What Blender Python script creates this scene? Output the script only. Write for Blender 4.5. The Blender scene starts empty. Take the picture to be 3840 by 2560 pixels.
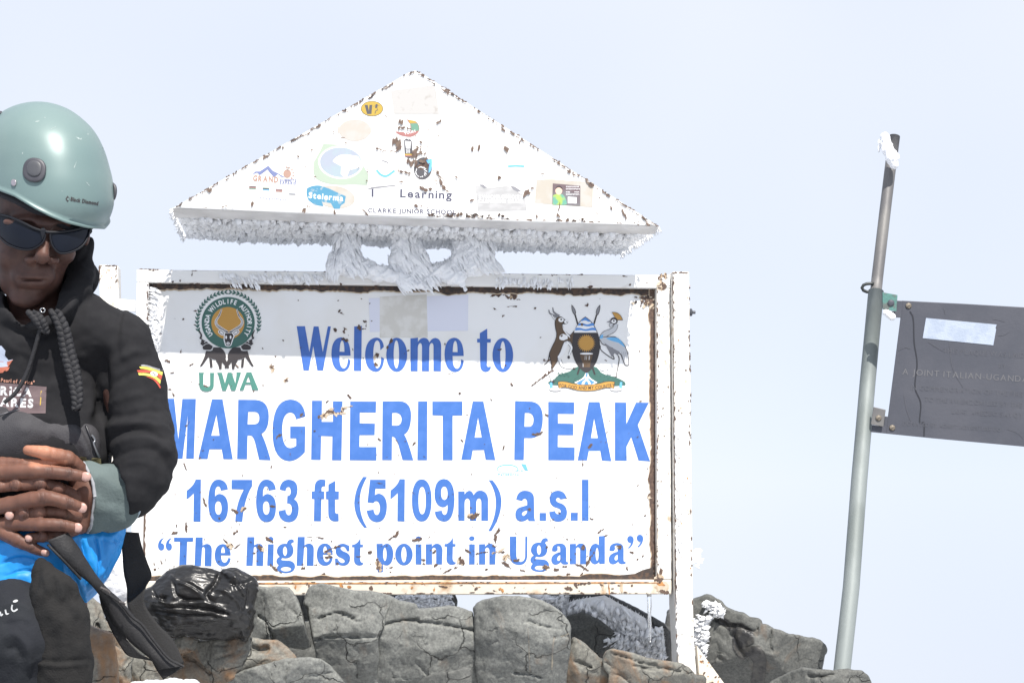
import bpy, math, random
import numpy as np
from mathutils import Vector, Matrix
from mathutils.geometry import tessellate_polygon
from mathutils.bvhtree import BVHTree

# ------------------------------------------------------------------ camera, world, sun, exposure
SC = bpy.context.scene
COL = SC.collection
F_PX = 6000.0                       # focal length in pixels of the 3840 px wide photograph
CAMZ = 1.6
PITCH = math.radians(5.01)
CAMP = np.array([0.0, 0.0, CAMZ])
FWD = np.array([0, math.cos(PITCH), math.sin(PITCH)])
UPV = np.array([0, -math.sin(PITCH), math.cos(PITCH)])
RGT = np.array([1.0, 0, 0])

cd = bpy.data.cameras.new('camera')
cam = bpy.data.objects.new('camera', cd)
COL.objects.link(cam)
cam.location = CAMP
cam.rotation_euler = (math.pi / 2 + PITCH, 0, 0)
cd.sensor_width = 36
cd.lens = 36 * F_PX / 3840
cd.clip_start = 0.05
cd.clip_end = 3000
SC.camera = cam

SUN_EL = math.radians(55)
SUN_AZ = math.radians(19)           # towards +x from the camera's back
SUNV = Vector((math.sin(SUN_AZ) * math.cos(SUN_EL), -math.cos(SUN_AZ) * math.cos(SUN_EL), math.sin(SUN_EL)))

wd = bpy.data.worlds.new("World")
SC.world = wd
wd.use_nodes = True
nt = wd.node_tree
nt.nodes.clear()
out = nt.nodes.new('ShaderNodeOutputWorld')
bg = nt.nodes.new('ShaderNodeBackground')
bg.inputs['Strength'].default_value = 0.10
sky = nt.nodes.new('ShaderNodeTexSky')
sky.sky_type = 'NISHITA'
sky.sun_disc = False
sky.sun_elevation = SUN_EL
sky.sun_rotation = math.atan2(SUNV.x, SUNV.y)
sky.altitude = 5000
sky.air_density = 1.0
sky.dust_density = 4.0
# thin bright cloud drifting over the summit: a pale mist over the whole dome, a little denser in places
tc = nt.nodes.new('ShaderNodeTexCoord')
nz = nt.nodes.new('ShaderNodeTexNoise')
nz.inputs['Scale'].default_value = 1.6
nz.inputs['Detail'].default_value = 3
nz.inputs['Roughness'].default_value = 0.45
nt.links.new(tc.outputs['Generated'], nz.inputs['Vector'])
mr = nt.nodes.new('ShaderNodeMapRange')
mr.inputs['From Min'].default_value = 0.35
mr.inputs['From Max'].default_value = 0.65
nt.links.new(nz.outputs['Fac'], mr.inputs['Value'])
mist = nt.nodes.new('ShaderNodeMix')
mist.data_type = 'RGBA'
mist.inputs[6].default_value = (3.62, 4.02, 4.85, 1)
mist.inputs[7].default_value = (4.28, 4.52, 4.98, 1)
nt.links.new(mr.outputs['Result'], mist.inputs[0])
mx = nt.nodes.new('ShaderNodeMix')
mx.data_type = 'RGBA'
mx.inputs[0].default_value = 0.95
nt.links.new(sky.outputs['Color'], mx.inputs[6])
nt.links.new(mist.outputs[2], mx.inputs[7])
nt.links.new(mx.outputs[2], bg.inputs['Color'])
nt.links.new(bg.outputs['Background'], out.inputs['Surface'])

sl = bpy.data.lights.new('sun', 'SUN')
sl.energy = 3.7
sl.angle = math.radians(0.6)
sl.color = (1.0, 0.95, 0.88)
so = bpy.data.objects.new('sun', sl)
COL.objects.link(so)
so.rotation_euler = (-SUNV).to_track_quat('-Z', 'Y').to_euler()

vs = SC.view_settings
vs.view_transform = 'Standard'
vs.look = 'None'
vs.exposure = 1.05
vs.gamma = 1.0
vs.use_curve_mapping = False
SC.cycles.max_bounces = 6
SC.cycles.diffuse_bounces = 3

# ------------------------------------------------------------------ photo pixel -> place
def rays(u, v):
    u = np.asarray(u, float)[..., None]; v = np.asarray(v, float)[..., None]
    return RGT * (u - 1920) / F_PX + UPV * (1280 - v) / F_PX + FWD

def at(u, v, d):
    return CAMP + rays(u, v) * np.asarray(d, float)[..., None]

YAW = math.radians(7.65)
SN = np.array([-math.sin(YAW), math.cos(YAW), 0.0])        # into the sign
SX = np.array([math.cos(YAW), math.sin(YAW), 0.0])
S0 = at(1550, 1500, 4.30)

def on_plane(u, v, off, P0=S0, N=SN):
    """points of the plane P0,N moved by off metres towards the viewer"""
    r = rays(u, v)
    off = np.asarray(off, float)
    t = (((P0 - CAMP) @ N) - off) / (r @ N)
    return CAMP + r * t[..., None]

class Space:
    """modelling space: u, v in photo pixels at depth d0, w pixels further away"""
    def __init__(s, d0): s.d0 = d0; s.s = d0 / F_PX
    def __call__(s, P):
        P = np.asarray(P, float)
        return at(P[:, 0], P[:, 1], s.d0 + P[:, 2] * s.s)

# ------------------------------------------------------------------ objects
def setp(o, label=None, cat=None, group=None, kind=None):
    if label: o['label'] = label
    if cat: o['category'] = cat
    if group: o['group'] = group
    if kind: o['kind'] = kind
    return o

def thing(name, loc, label, cat, group=None):
    o = bpy.data.objects.new(name, None)
    o.empty_display_size = 0.1
    COL.objects.link(o)
    o.location = Vector(tuple(loc))
    return setp(o, label, cat, group)

def world_loc(o):
    l = Vector(o.location)
    while o.parent: o = o.parent; l = l + Vector(o.location)
    return l

def mk(name, V, Fc, mats, parent=None, smooth=False, fmat=None, origin=None):
    V = np.asarray(V, float)
    me = bpy.data.meshes.new(name)
    o = bpy.data.objects.new(name, me)
    COL.objects.link(o)
    if origin is None: origin = V.mean(0)
    origin = np.asarray(origin, float)
    me.from_pydata((V - origin).tolist(), [], [list(map(int, f)) for f in Fc])
    if parent is not None:
        o.parent = parent
        o.location = Vector(origin.tolist()) - world_loc(parent)
    else:
        o.location = Vector(origin.tolist())
    if not isinstance(mats, (list, tuple)): mats = [mats]
    for m in mats: me.materials.append(m)
    if fmat is not None:
        me.polygons.foreach_set('material_index', np.asarray(fmat, np.int32))
    if smooth: me.polygons.foreach_set('use_smooth', [True] * len(me.polygons))
    me.update()
    return o

class MB:
    """mesh collector"""
    def __init__(s): s.V = []; s.F = []; s.M = []
    def add(s, V, Fc, m=0):
        b = len(s.V)
        s.V += [tuple(map(float, p)) for p in V]
        for f in Fc: s.F.append([i + b for i in f]); s.M.append(m)
    def build(s, name, mats, parent=None, smooth=False):
        return mk(name, s.V, s.F, mats, parent, smooth, s.M)

# ------------------------------------------------------------------ noise
_rs = np.random.RandomState(11)
_T = _rs.rand(48, 48, 48).astype(np.float32)
def vnoise(P, freq, seed=0):
    Q = np.asarray(P, float) * freq + seed * 7.31
    I = np.floor(Q).astype(int); fr = Q - I
    fr = fr * fr * (3 - 2 * fr)
    x, y, z = I[..., 0] % 48, I[..., 1] % 48, I[..., 2] % 48
    X, Y, Z = (x + 1) % 48, (y + 1) % 48, (z + 1) % 48
    a, b, c = fr[..., 0], fr[..., 1], fr[..., 2]
    r = ((_T[x, y, z] * (1 - a) + _T[X, y, z] * a) * (1 - b) + (_T[x, Y, z] * (1 - a) + _T[X, Y, z] * a) * b) * (1 - c) \
        + ((_T[x, y, Z] * (1 - a) + _T[X, y, Z] * a) * (1 - b) + (_T[x, Y, Z] * (1 - a) + _T[X, Y, Z] * a) * b) * c
    return r * 2 - 1
def fbm(P, freq, octv=4, seed=0, gain=0.5):
    r = 0; a = 1
    for k in range(octv):
        r = r + a * vnoise(P, freq * 2 ** k, seed + k); a *= gain
    return r
def ridged(P, freq, octv=3, seed=0):
    r = 0; a = 1
    for k in range(octv):
        r = r + a * (1 - np.abs(vnoise(P, freq * 2 ** k, seed + k)) * 2); a *= 0.5
    return r

# ------------------------------------------------------------------ signed distance grids and surface nets
def smin(a, b, k):
    if k <= 0: return np.minimum(a, b)
    h = np.clip(0.5 + 0.5 * (b - a) / k, 0, 1)
    return b * (1 - h) + a * h - k * h * (1 - h)

class Grid:
    def __init__(s, lo, hi, h):
        s.lo = np.array(lo, float); s.h = float(h)
        s.n = np.maximum(4, np.ceil((np.array(hi, float) - s.lo) / h).astype(int) + 1)
        s.D = np.full(s.n, 1e3, np.float32)
        s.ax = [s.lo[i] + np.arange(s.n[i]) * s.h for i in range(3)]
    def sub(s, lo, hi):
        sl = []
        for i in range(3):
            a = int(max(0, math.floor((lo[i] - s.lo[i]) / s.h))); b = int(min(s.n[i], math.ceil((hi[i] - s.lo[i]) / s.h) + 1))
            if b <= a: return None, None
            sl.append(slice(a, b))
        P = np.meshgrid(s.ax[0][sl[0]], s.ax[1][sl[1]], s.ax[2][sl[2]], indexing='ij')
        return tuple(sl), P
    def _put(s, sl, d, k, cut):
        if cut: s.D[sl] = -smin(-s.D[sl], d.astype(np.float32), k)      # max(D, -(-d))
        else: s.D[sl] = smin(s.D[sl], d.astype(np.float32), k)
    def cone(s, a, b, ra, rb, k=0, cut=False, sq=(1, 1, 1)):
        a = np.array(a, float); b = np.array(b, float); m = max(ra, rb) * max(1, 1 / min(sq)) + k + 3 * s.h + 8
        sl, P = s.sub(np.minimum(a, b) - m, np.maximum(a, b) + m)
        if sl is None: return
        ab = (b - a) / np.array(sq); L = max(1e-9, ab @ ab)
        q = [(P[i] - a[i]) / sq[i] for i in range(3)]
        t = np.clip((q[0] * ab[0] + q[1] * ab[1] + q[2] * ab[2]) / L, 0, 1)
        d = np.sqrt((q[0] - ab[0] * t) ** 2 + (q[1] - ab[1] * t) ** 2 + (q[2] - ab[2] * t) ** 2) - (ra + (rb - ra) * t)
        s._put(sl, d * min(sq) if min(sq) < 1 else d, k, cut)
    def chain(s, pts, rr, k=0, cut=False, sq=(1, 1, 1)):
        for i in range(len(pts) - 1): s.cone(pts[i], pts[i + 1], rr[i], rr[i + 1], k, cut, sq)
    def ell(s, c, r, k=0, cut=False, rot=None):
        c = np.array(c, float); r = np.array(r, float); m = r.max() + k + 3 * s.h + 8
        sl, P = s.sub(c - m, c + m)
        if sl is None: return
        q = [P[i] - c[i] for i in range(3)]
        if rot is not None:                                        # roll in the u-v plane
            ca, sa = math.cos(rot), math.sin(rot)
            q = [q[0] * ca + q[1] * sa, -q[0] * sa + q[1] * ca, q[2]]
        k0 = np.sqrt(sum((q[i] / r[i]) ** 2 for i in range(3)))
        k1 = np.sqrt(sum((q[i] / r[i] ** 2) ** 2 for i in range(3))) + 1e-9
        s._put(sl, np.where(k0 < 1e-3, -r.min(), k0 * (k0 - 1) / k1), k, cut)
    def func(s, fn, k=0, cut=False):
        P = np.meshgrid(*s.ax, indexing='ij')
        s._put((slice(None),) * 3, fn(*P), k, cut)
    def mesh(s):
        D = s.D.copy()
        for i in range(3):
            sl = [slice(None)] * 3
            sl[i] = 0; D[tuple(sl)] = 1e2
            sl[i] = -1; D[tuple(sl)] = 1e2
        ins = D < 0
        nx, ny, nz = D.shape
        cnt = np.zeros((nx - 1, ny - 1, nz - 1), np.float32)
        acc = np.zeros((nx - 1, ny - 1, nz - 1, 3), np.float32)
        any_ = ins[:-1, :-1, :-1].astype(np.int8)
        def V(dx, dy, dz): return D[dx:nx - 1 + dx, dy:ny - 1 + dy, dz:nz - 1 + dz]
        for axis in range(3):
            for p in range(2):
                for q in range(2):
                    c0 = [0, 0, 0]; oth = [i for i in range(3) if i != axis]
                    c0[oth[0]] = p; c0[oth[1]] = q
                    c1 = list(c0); c1[axis] = 1
                    a, b = V(*c0), V(*c1)
                    m = (a < 0) != (b < 0)
                    if not m.any(): continue
                    am, bm = a[m], b[m]
                    t = am / (am - bm)
                    pos = np.empty((len(t), 3), np.float32)
                    pos[:, axis] = t; pos[:, oth[0]] = p; pos[:, oth[1]] = q
                    acc[m] += pos; cnt[m] += 1
        act = cnt > 0
        idx = -np.ones(act.shape, np.int64)
        idx[act] = np.arange(act.sum())
        ijk = np.argwhere(act)
        verts = s.lo + (ijk + acc[act] / cnt[act][:, None]) * s.h
        faces = []
        for axis in range(3):
            sl0 = [slice(1, -1)] * 3; sl0[axis] = slice(0, -1)
            sl1 = [slice(1, -1)] * 3; sl1[axis] = slice(1, None)
            a, b = ins[tuple(sl0)], ins[tuple(sl1)]
            m = a != b
            e = np.argwhere(m)
            if not len(e): continue
            off = np.array([1, 1, 1]); off[axis] = 0
            e = e + off
            o1, o2 = [(1, 2), (2, 0), (0, 1)][axis]
            d1 = np.zeros(3, int); d1[o1] = 1
            d2 = np.zeros(3, int); d2[o2] = 1
            q = np.stack([idx[tuple((e - d1 - d2).T)], idx[tuple((e - d2).T)], idx[tuple(e.T)], idx[tuple((e - d1).T)]], 1)
            flip = ~a[m]
            q[flip] = q[flip][:, ::-1]
            faces.append(q)
        Fc = np.concatenate(faces)
        Fc = Fc[(Fc >= 0).all(1)]
        return verts, Fc

def vnormals(V, Fc):
    a, b, c, d = (V[Fc[:, i]] for i in range(4))
    n = np.cross(c - a, d - b)
    N = np.zeros_like(V)
    for i in range(4): np.add.at(N, Fc[:, i], n)
    return N / (np.linalg.norm(N, axis=1, keepdims=True) + 1e-9)

def relax(V, Fc, it=2, lam=0.5):
    for _ in range(it):
        S = np.zeros_like(V); C = np.zeros(len(V))
        for i in range(4):
            j = (i + 1) % 4
            np.add.at(S, Fc[:, i], V[Fc[:, j]]); np.add.at(S, Fc[:, j], V[Fc[:, i]])
            np.add.at(C, Fc[:, i], 1); np.add.at(C, Fc[:, j], 1)
        V = V + lam * (S / np.maximum(C, 1)[:, None] - V)
    return V

def pl_dist(P2, pts):
    """distance of 2D points to a polyline and the parameter 0..1 along it"""
    pts = np.array(pts, float)
    seg = np.linalg.norm(np.diff(pts, axis=0), axis=1); cum = np.concatenate([[0], np.cumsum(seg)])
    best = np.full(len(P2), 1e9); tt = np.zeros(len(P2))
    for i in range(len(pts) - 1):
        ab = pts[i + 1] - pts[i]
        t = np.clip(((P2 - pts[i]) @ ab) / (ab @ ab + 1e-9), 0, 1)
        d = np.linalg.norm(P2 - pts[i] - t[:, None] * ab, axis=1)
        m = d < best
        best[m] = d[m]; tt[m] = (cum[i] + t[m] * seg[i]) / cum[-1]
    return best, tt

def spline(pts, n=8):
    pts = [np.array(p, float) for p in pts]
    P = [2 * pts[0] - pts[1]] + pts + [2 * pts[-1] - pts[-2]]
    o = []
    for i in range(1, len(P) - 2):
        for k in range(n):
            t = k / n
            o.append(0.5 * ((2 * P[i]) + (-P[i - 1] + P[i + 1]) * t + (2 * P[i - 1] - 5 * P[i] + 4 * P[i + 1] - P[i + 2]) * t * t
                            + (-P[i - 1] + 3 * P[i] - 3 * P[i + 1] + P[i + 2]) * t ** 3))
    o.append(pts[-1])
    return np.array(o)

def folds(V, N, lst):
    """push cloth out (amp > 0) or in along drawn fold lines; only where the surface faces the viewer"""
    disp = np.zeros(len(V))
    front = np.clip(-N[:, 2] * 2 + 0.6, 0, 1)
    for pts, wid, amp in lst:
        d, t = pl_dist(V[:, :2], spline(pts, 6))
        disp += amp * np.exp(-(d / wid) ** 2) * np.clip(np.minimum(t, 1 - t) * 5 + 0.15, 0, 1) * front
    return V + N * disp[:, None]

def poly_sd(U, Vv, poly):
    poly = np.array(poly, float); n = len(poly)
    d = np.full(U.shape, 1e9); ins = np.zeros(U.shape, bool)
    for i in range(n):
        a = poly[i]; b = poly[(i + 1) % n]; e = b - a
        wx, wy = U - a[0], Vv - a[1]
        t = np.clip((wx * e[0] + wy * e[1]) / (e @ e + 1e-9), 0, 1)
        d = np.minimum(d, (wx - e[0] * t) ** 2 + (wy - e[1] * t) ** 2)
        c = ((a[1] > Vv) != (b[1] > Vv)) & (U < (b[0] - a[0]) * (Vv - a[1]) / (b[1] - a[1] + 1e-12) + a[0])
        ins ^= c
    d = np.sqrt(d)
    return np.where(ins, -d, d)

# ------------------------------------------------------------------ 2D outlines
def path(s, ox=0, oy=0, k=1.0, dx=0, dy=0, n=7):
    """svg-like outline: M L Q, coordinates in a zoomed view with origin ox, oy and scale k"""
    toks = s.replace(',', ' ').split()
    i = 0; cmd = 'L'; pts = []; loops = []
    def num():
        nonlocal i
        x = float(toks[i]); y = float(toks[i + 1]); i += 2
        return np.array([x, y])
    while i < len(toks):
        t = toks[i]
        if t in 'zZ': i += 1; continue
        if t[0] in 'MLQ':
            cmd = t[0]
            if len(t) > 1: toks[i] = t[1:]
            else: i += 1
            if cmd == 'M':
                if pts: loops.append(pts)
                pts = []
            continue
        if cmd == 'Q':
            c = num()
            while toks[i][0] in 'Q': i += 1
            e = num(); a = pts[-1]
            for j in range(1, n + 1):
                q = j / n
                pts.append((1 - q) ** 2 * a + 2 * q * (1 - q) * c + q * q * e)
        else: pts.append(num())
    loops.append(pts)
    return [[(ox + (p[0] + dx) * k, oy + (p[1] + dy) * k) for p in l] for l in loops]

def ell2(cx, cy, rx, ry, n=40, rot=0, p=2.0):
    o = []
    for i in range(n):
        a = 2 * math.pi * i / n
        c, s_ = math.cos(a), math.sin(a)
        x = rx * math.copysign(abs(c) ** (2 / p), c); y = ry * math.copysign(abs(s_) ** (2 / p), s_)
        o.append((cx + x * math.cos(rot) - y * math.sin(rot), cy + x * math.sin(rot) + y * math.cos(rot)))
    return o

def scar2(rnd, u, v, ln, wd_, ang=0, jag=0.3):
    """ragged chip or scratch: a wandering spine with uneven width"""
    n = max(5, int(ln / 2.6)); a = []; b = []; off = 0; w = wd_ / 2 * rnd.uniform(.5, 1)
    for i in range(n):
        t = i / (n - 1); off += rnd.gauss(0, wd_ * .13); w = max(.5, w + rnd.gauss(0, wd_ * .17)); w = min(w, wd_ * .62)
        e = min(1, (t + .03) * 6, (1.03 - t) * 6) if ln > 14 else math.sqrt(max(.05, 1 - (2 * t - 1) ** 2))
        x = (t - .5) * ln
        a.append((x + rnd.uniform(-1, 1), off - w * e * rnd.uniform(.6, 1.3))); b.append((x + rnd.uniform(-1, 1), off + w * e * rnd.uniform(.6, 1.3)))
    c, s_ = math.cos(ang), math.sin(ang)
    return [(u + x * c - y * s_, v + x * s_ + y * c) for x, y in a + b[::-1]]

def stroke2(pts, w, w2=None, n=5):
    P = spline(pts, n) if len(pts) > 2 else np.array(pts, float)
    T = np.gradient(P, axis=0); T /= np.linalg.norm(T, axis=1, keepdims=True) + 1e-9
    Nn = np.stack([-T[:, 1], T[:, 0]], 1)
    w2 = w if w2 is None else w2
    ww = np.linspace(w, w2, len(P))[:, None] / 2
    return [tuple(p) for p in np.concatenate([P + Nn * ww, (P - Nn * ww)[::-1]])]

def blob2(rnd, u, v, ln, wd_, ang=0, n=11, jag=0.3):
    o = []
    for i in range(n):
        a = 2 * math.pi * i / n
        r = 1 + rnd.uniform(-jag, jag)
        x = ln / 2 * math.cos(a) * r; y = wd_ / 2 * math.sin(a) * r
        o.append((u + x * math.cos(ang) - y * math.sin(ang), v + x * math.sin(ang) + y * math.cos(ang)))
    return o

_gc = {}
def glyph(ch, bold=0.0):
    """triangles of one built-in font character, em units, y up, and its advance"""
    key = (ch, bold)
    if key in _gc: return _gc[key]
    def get(s_):
        c = bpy.data.curves.new('t', 'FONT'); c.body = s_; c.size = 1; c.offset = bold; c.resolution_u = 3
        o = bpy.data.objects.new('t', c); COL.objects.link(o)
        bpy.context.view_layer.update()
        me = o.evaluated_get(bpy.context.evaluated_depsgraph_get()).to_mesh()
        me.calc_loop_triangles()
        tr = [[tuple(me.vertices[i].co[:2]) for i in t.vertices] for t in me.loop_triangles]
        xs = [p[0] for t in tr for p in t] or [0]
        r = tr, min(xs), max(xs)
        bpy.data.objects.remove(o); bpy.data.curves.remove(c)
        return r
    tr, x0, x1 = get(ch) if ch != ' ' else ([], 0, 0.3)
    _gc[key] = (tr, x0, x1)
    return _gc[key]

def text2(s_, x, y, h, width=None, bold=0.01, rot=0.0, gap=0.12, arc=None):
    """text as 2D triangles; x, y left end of baseline; h cap height (px); v grows down"""
    em = h / 0.72
    adv = 0; lay = []
    for ch in s_:
        tr, a, b = glyph(ch, bold)
        lay.append((tr, a, adv)); adv += (b - a) + (gap if ch != ' ' else 0)
    kx = (width / (adv * em)) if width else 1
    o = []
    for tr, a, ad in lay:
        for t in tr:
            q = []
            for p in t:
                X = (p[0] - a + ad) * em * kx; Y = -p[1] * em
                if arc: q.append(arc(X, Y))
                else: q.append((x + X * math.cos(rot) - Y * math.sin(rot), y + X * math.sin(rot) + Y * math.cos(rot)))
            o.append(q)
    return o

class Decal:
    """flat printed or painted shapes laid on a surface, each layer a hair above the one below"""
    def __init__(s, mapper, base=0.001, step=0.000008):
        s.m = mapper; s.b = base; s.st = step; s.V = []; s.F = []; s.I = []; s.mats = []
    def _mi(s, mat):
        if mat not in s.mats: s.mats.append(mat)
        return s.mats.index(mat)
    def tris(s, T, mat):
        if not T: return
        P = np.array([p for t in T for p in t], float)
        W = s.m(P[:, 0], P[:, 1], s.b); b = len(s.V)
        s.V += [tuple(p) for p in W]
        s.F += [(b + 3 * i, b + 3 * i + 1, b + 3 * i + 2) for i in range(len(T))]
        s.I += [s._mi(mat)] * len(T); s.b += s.st
    def poly(s, loops, mat, sub=0):
        if isinstance(loops[0][0], (float, int, np.floating)): loops = [loops]
        flat = [p for l in loops for p in l]
        T = tessellate_polygon([[Vector((p[0], p[1], 0)) for p in l] for l in loops])
        T = [[flat[i] for i in t] for t in T]
        for _ in range(sub):
            T2 = []
            for a, b, c in T:
                ab = ((a[0] + b[0]) / 2, (a[1] + b[1]) / 2); bc = ((b[0] + c[0]) / 2, (b[1] + c[1]) / 2); ca = ((a[0] + c[0]) / 2, (a[1] + c[1]) / 2)
                T2 += [[a, ab, ca], [ab, b, bc], [ca, bc, c], [ab, bc, ca]]
            T = T2
        s.tris(T, mat)
    def build(s, name, parent, label=None):
        if not s.V: return None
        o = mk(name, s.V, s.F, s.mats, parent, False, s.I)
        if label: o['label'] = label
        return o

def bvh_mapper(objs):
    Vs = []; Fs = []
    for o in objs:
        l = world_loc(o); b = len(Vs)
        Vs += [tuple(v.co + l) for v in o.data.vertices]
        Fs += [[i + b for i in p.vertices] for p in o.data.polygons]
    T = BVHTree.FromPolygons(Vs, Fs)
    def m(u, v, off):
        R = rays(u, v); o_ = []
        last = 3.0
        for r in R:
            d = Vector(r.tolist()).normalized()
            h = T.ray_cast(Vector(CAMP.tolist()), d)
            if h[0] is not None: last = h[3]
            o_.append(tuple(Vector(CAMP.tolist()) + d * (last - off)))
        return np.array(o_)
    return m

# ------------------------------------------------------------------ materials
def srgb(r, g, b):
    f = lambda c: (c / 255 / 12.92) if c / 255 <= 0.04045 else ((c / 255 + 0.055) / 1.055) ** 2.4
    return (f(r), f(g), f(b))

def M(name, col, rough=0.6, metal=0.0, var=0.0, vscale=20, col2=None, bump=0.0, bscale=60, coat=0.0, sss=0.0, spec=0.5, detail=4,
      weave=None, col2_lo=0.45, col2_hi=0.6, stretch=None, sheen=0.0):
    m = bpy.data.materials.new(name); m.use_nodes = True
    n = m.node_tree; b = n.nodes['Principled BSDF']
    b.inputs['Base Color'].default_value = (*col, 1)
    b.inputs['Roughness'].default_value = rough
    b.inputs['Metallic'].default_value = metal
    b.inputs['Specular IOR Level'].default_value = spec
    b.inputs['Coat Weight'].default_value = coat
    b.inputs['Coat Roughness'].default_value = 0.1
    b.inputs['Sheen Weight'].default_value = sheen
    if sss:
        b.inputs['Subsurface Weight'].default_value = sss
        b.inputs['Subsurface Radius'].default_value = (0.012, 0.005, 0.003)
        b.inputs['Subsurface Scale'].default_value = 0.5
    tc = n.nodes.new('ShaderNodeTexCoord'); vec = tc.outputs['Object']
    if stretch:
        mp = n.nodes.new('ShaderNodeMapping'); mp.inputs['Scale'].default_value = stretch
        n.links.new(vec, mp.inputs['Vector']); vec = mp.outputs['Vector']
    cur = None
    if col2 is not None or var:
        t = n.nodes.new('ShaderNodeTexNoise'); t.inputs['Scale'].default_value = vscale; t.inputs['Detail'].default_value = detail
        n.links.new(vec, t.inputs['Vector'])
        r = n.nodes.new('ShaderNodeValToRGB')
        c2 = col2 if col2 is not None else tuple(c * (1 - var) for c in col)
        r.color_ramp.elements[0].position = col2_lo; r.color_ramp.elements[0].color = (*col, 1)
        r.color_ramp.elements[1].position = col2_hi; r.color_ramp.elements[1].color = (*c2, 1)
        n.links.new(t.outputs['Fac'], r.inputs['Fac']); cur = r.outputs['Color']
        n.links.new(cur, b.inputs['Base Color'])
    if bump:
        t = n.nodes.new('ShaderNodeTexNoise'); t.inputs['Scale'].default_value = bscale; t.inputs['Detail'].default_value = 5
        n.links.new(vec, t.inputs['Vector'])
        bp = n.nodes.new('ShaderNodeBump'); bp.inputs['Strength'].default_value = bump; bp.inputs['Distance'].default_value = 0.004
        n.links.new(t.outputs['Fac'], bp.inputs['Height'])
        last = bp
        if weave:
            wv = n.nodes.new('ShaderNodeTexWave'); wv.inputs['Scale'].default_value = weave; wv.bands_direction = 'DIAGONAL'
            n.links.new(tc.outputs['Object'], wv.inputs['Vector'])
            b2 = n.nodes.new('ShaderNodeBump'); b2.inputs['Strength'].default_value = 0.25; b2.inputs['Distance'].default_value = 0.001
            n.links.new(wv.outputs['Fac'], b2.inputs['Height']); n.links.new(bp.outputs['Normal'], b2.inputs['Normal']); last = b2
        n.links.new(last.outputs['Normal'], b.inputs['Normal'])
    return m

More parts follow.
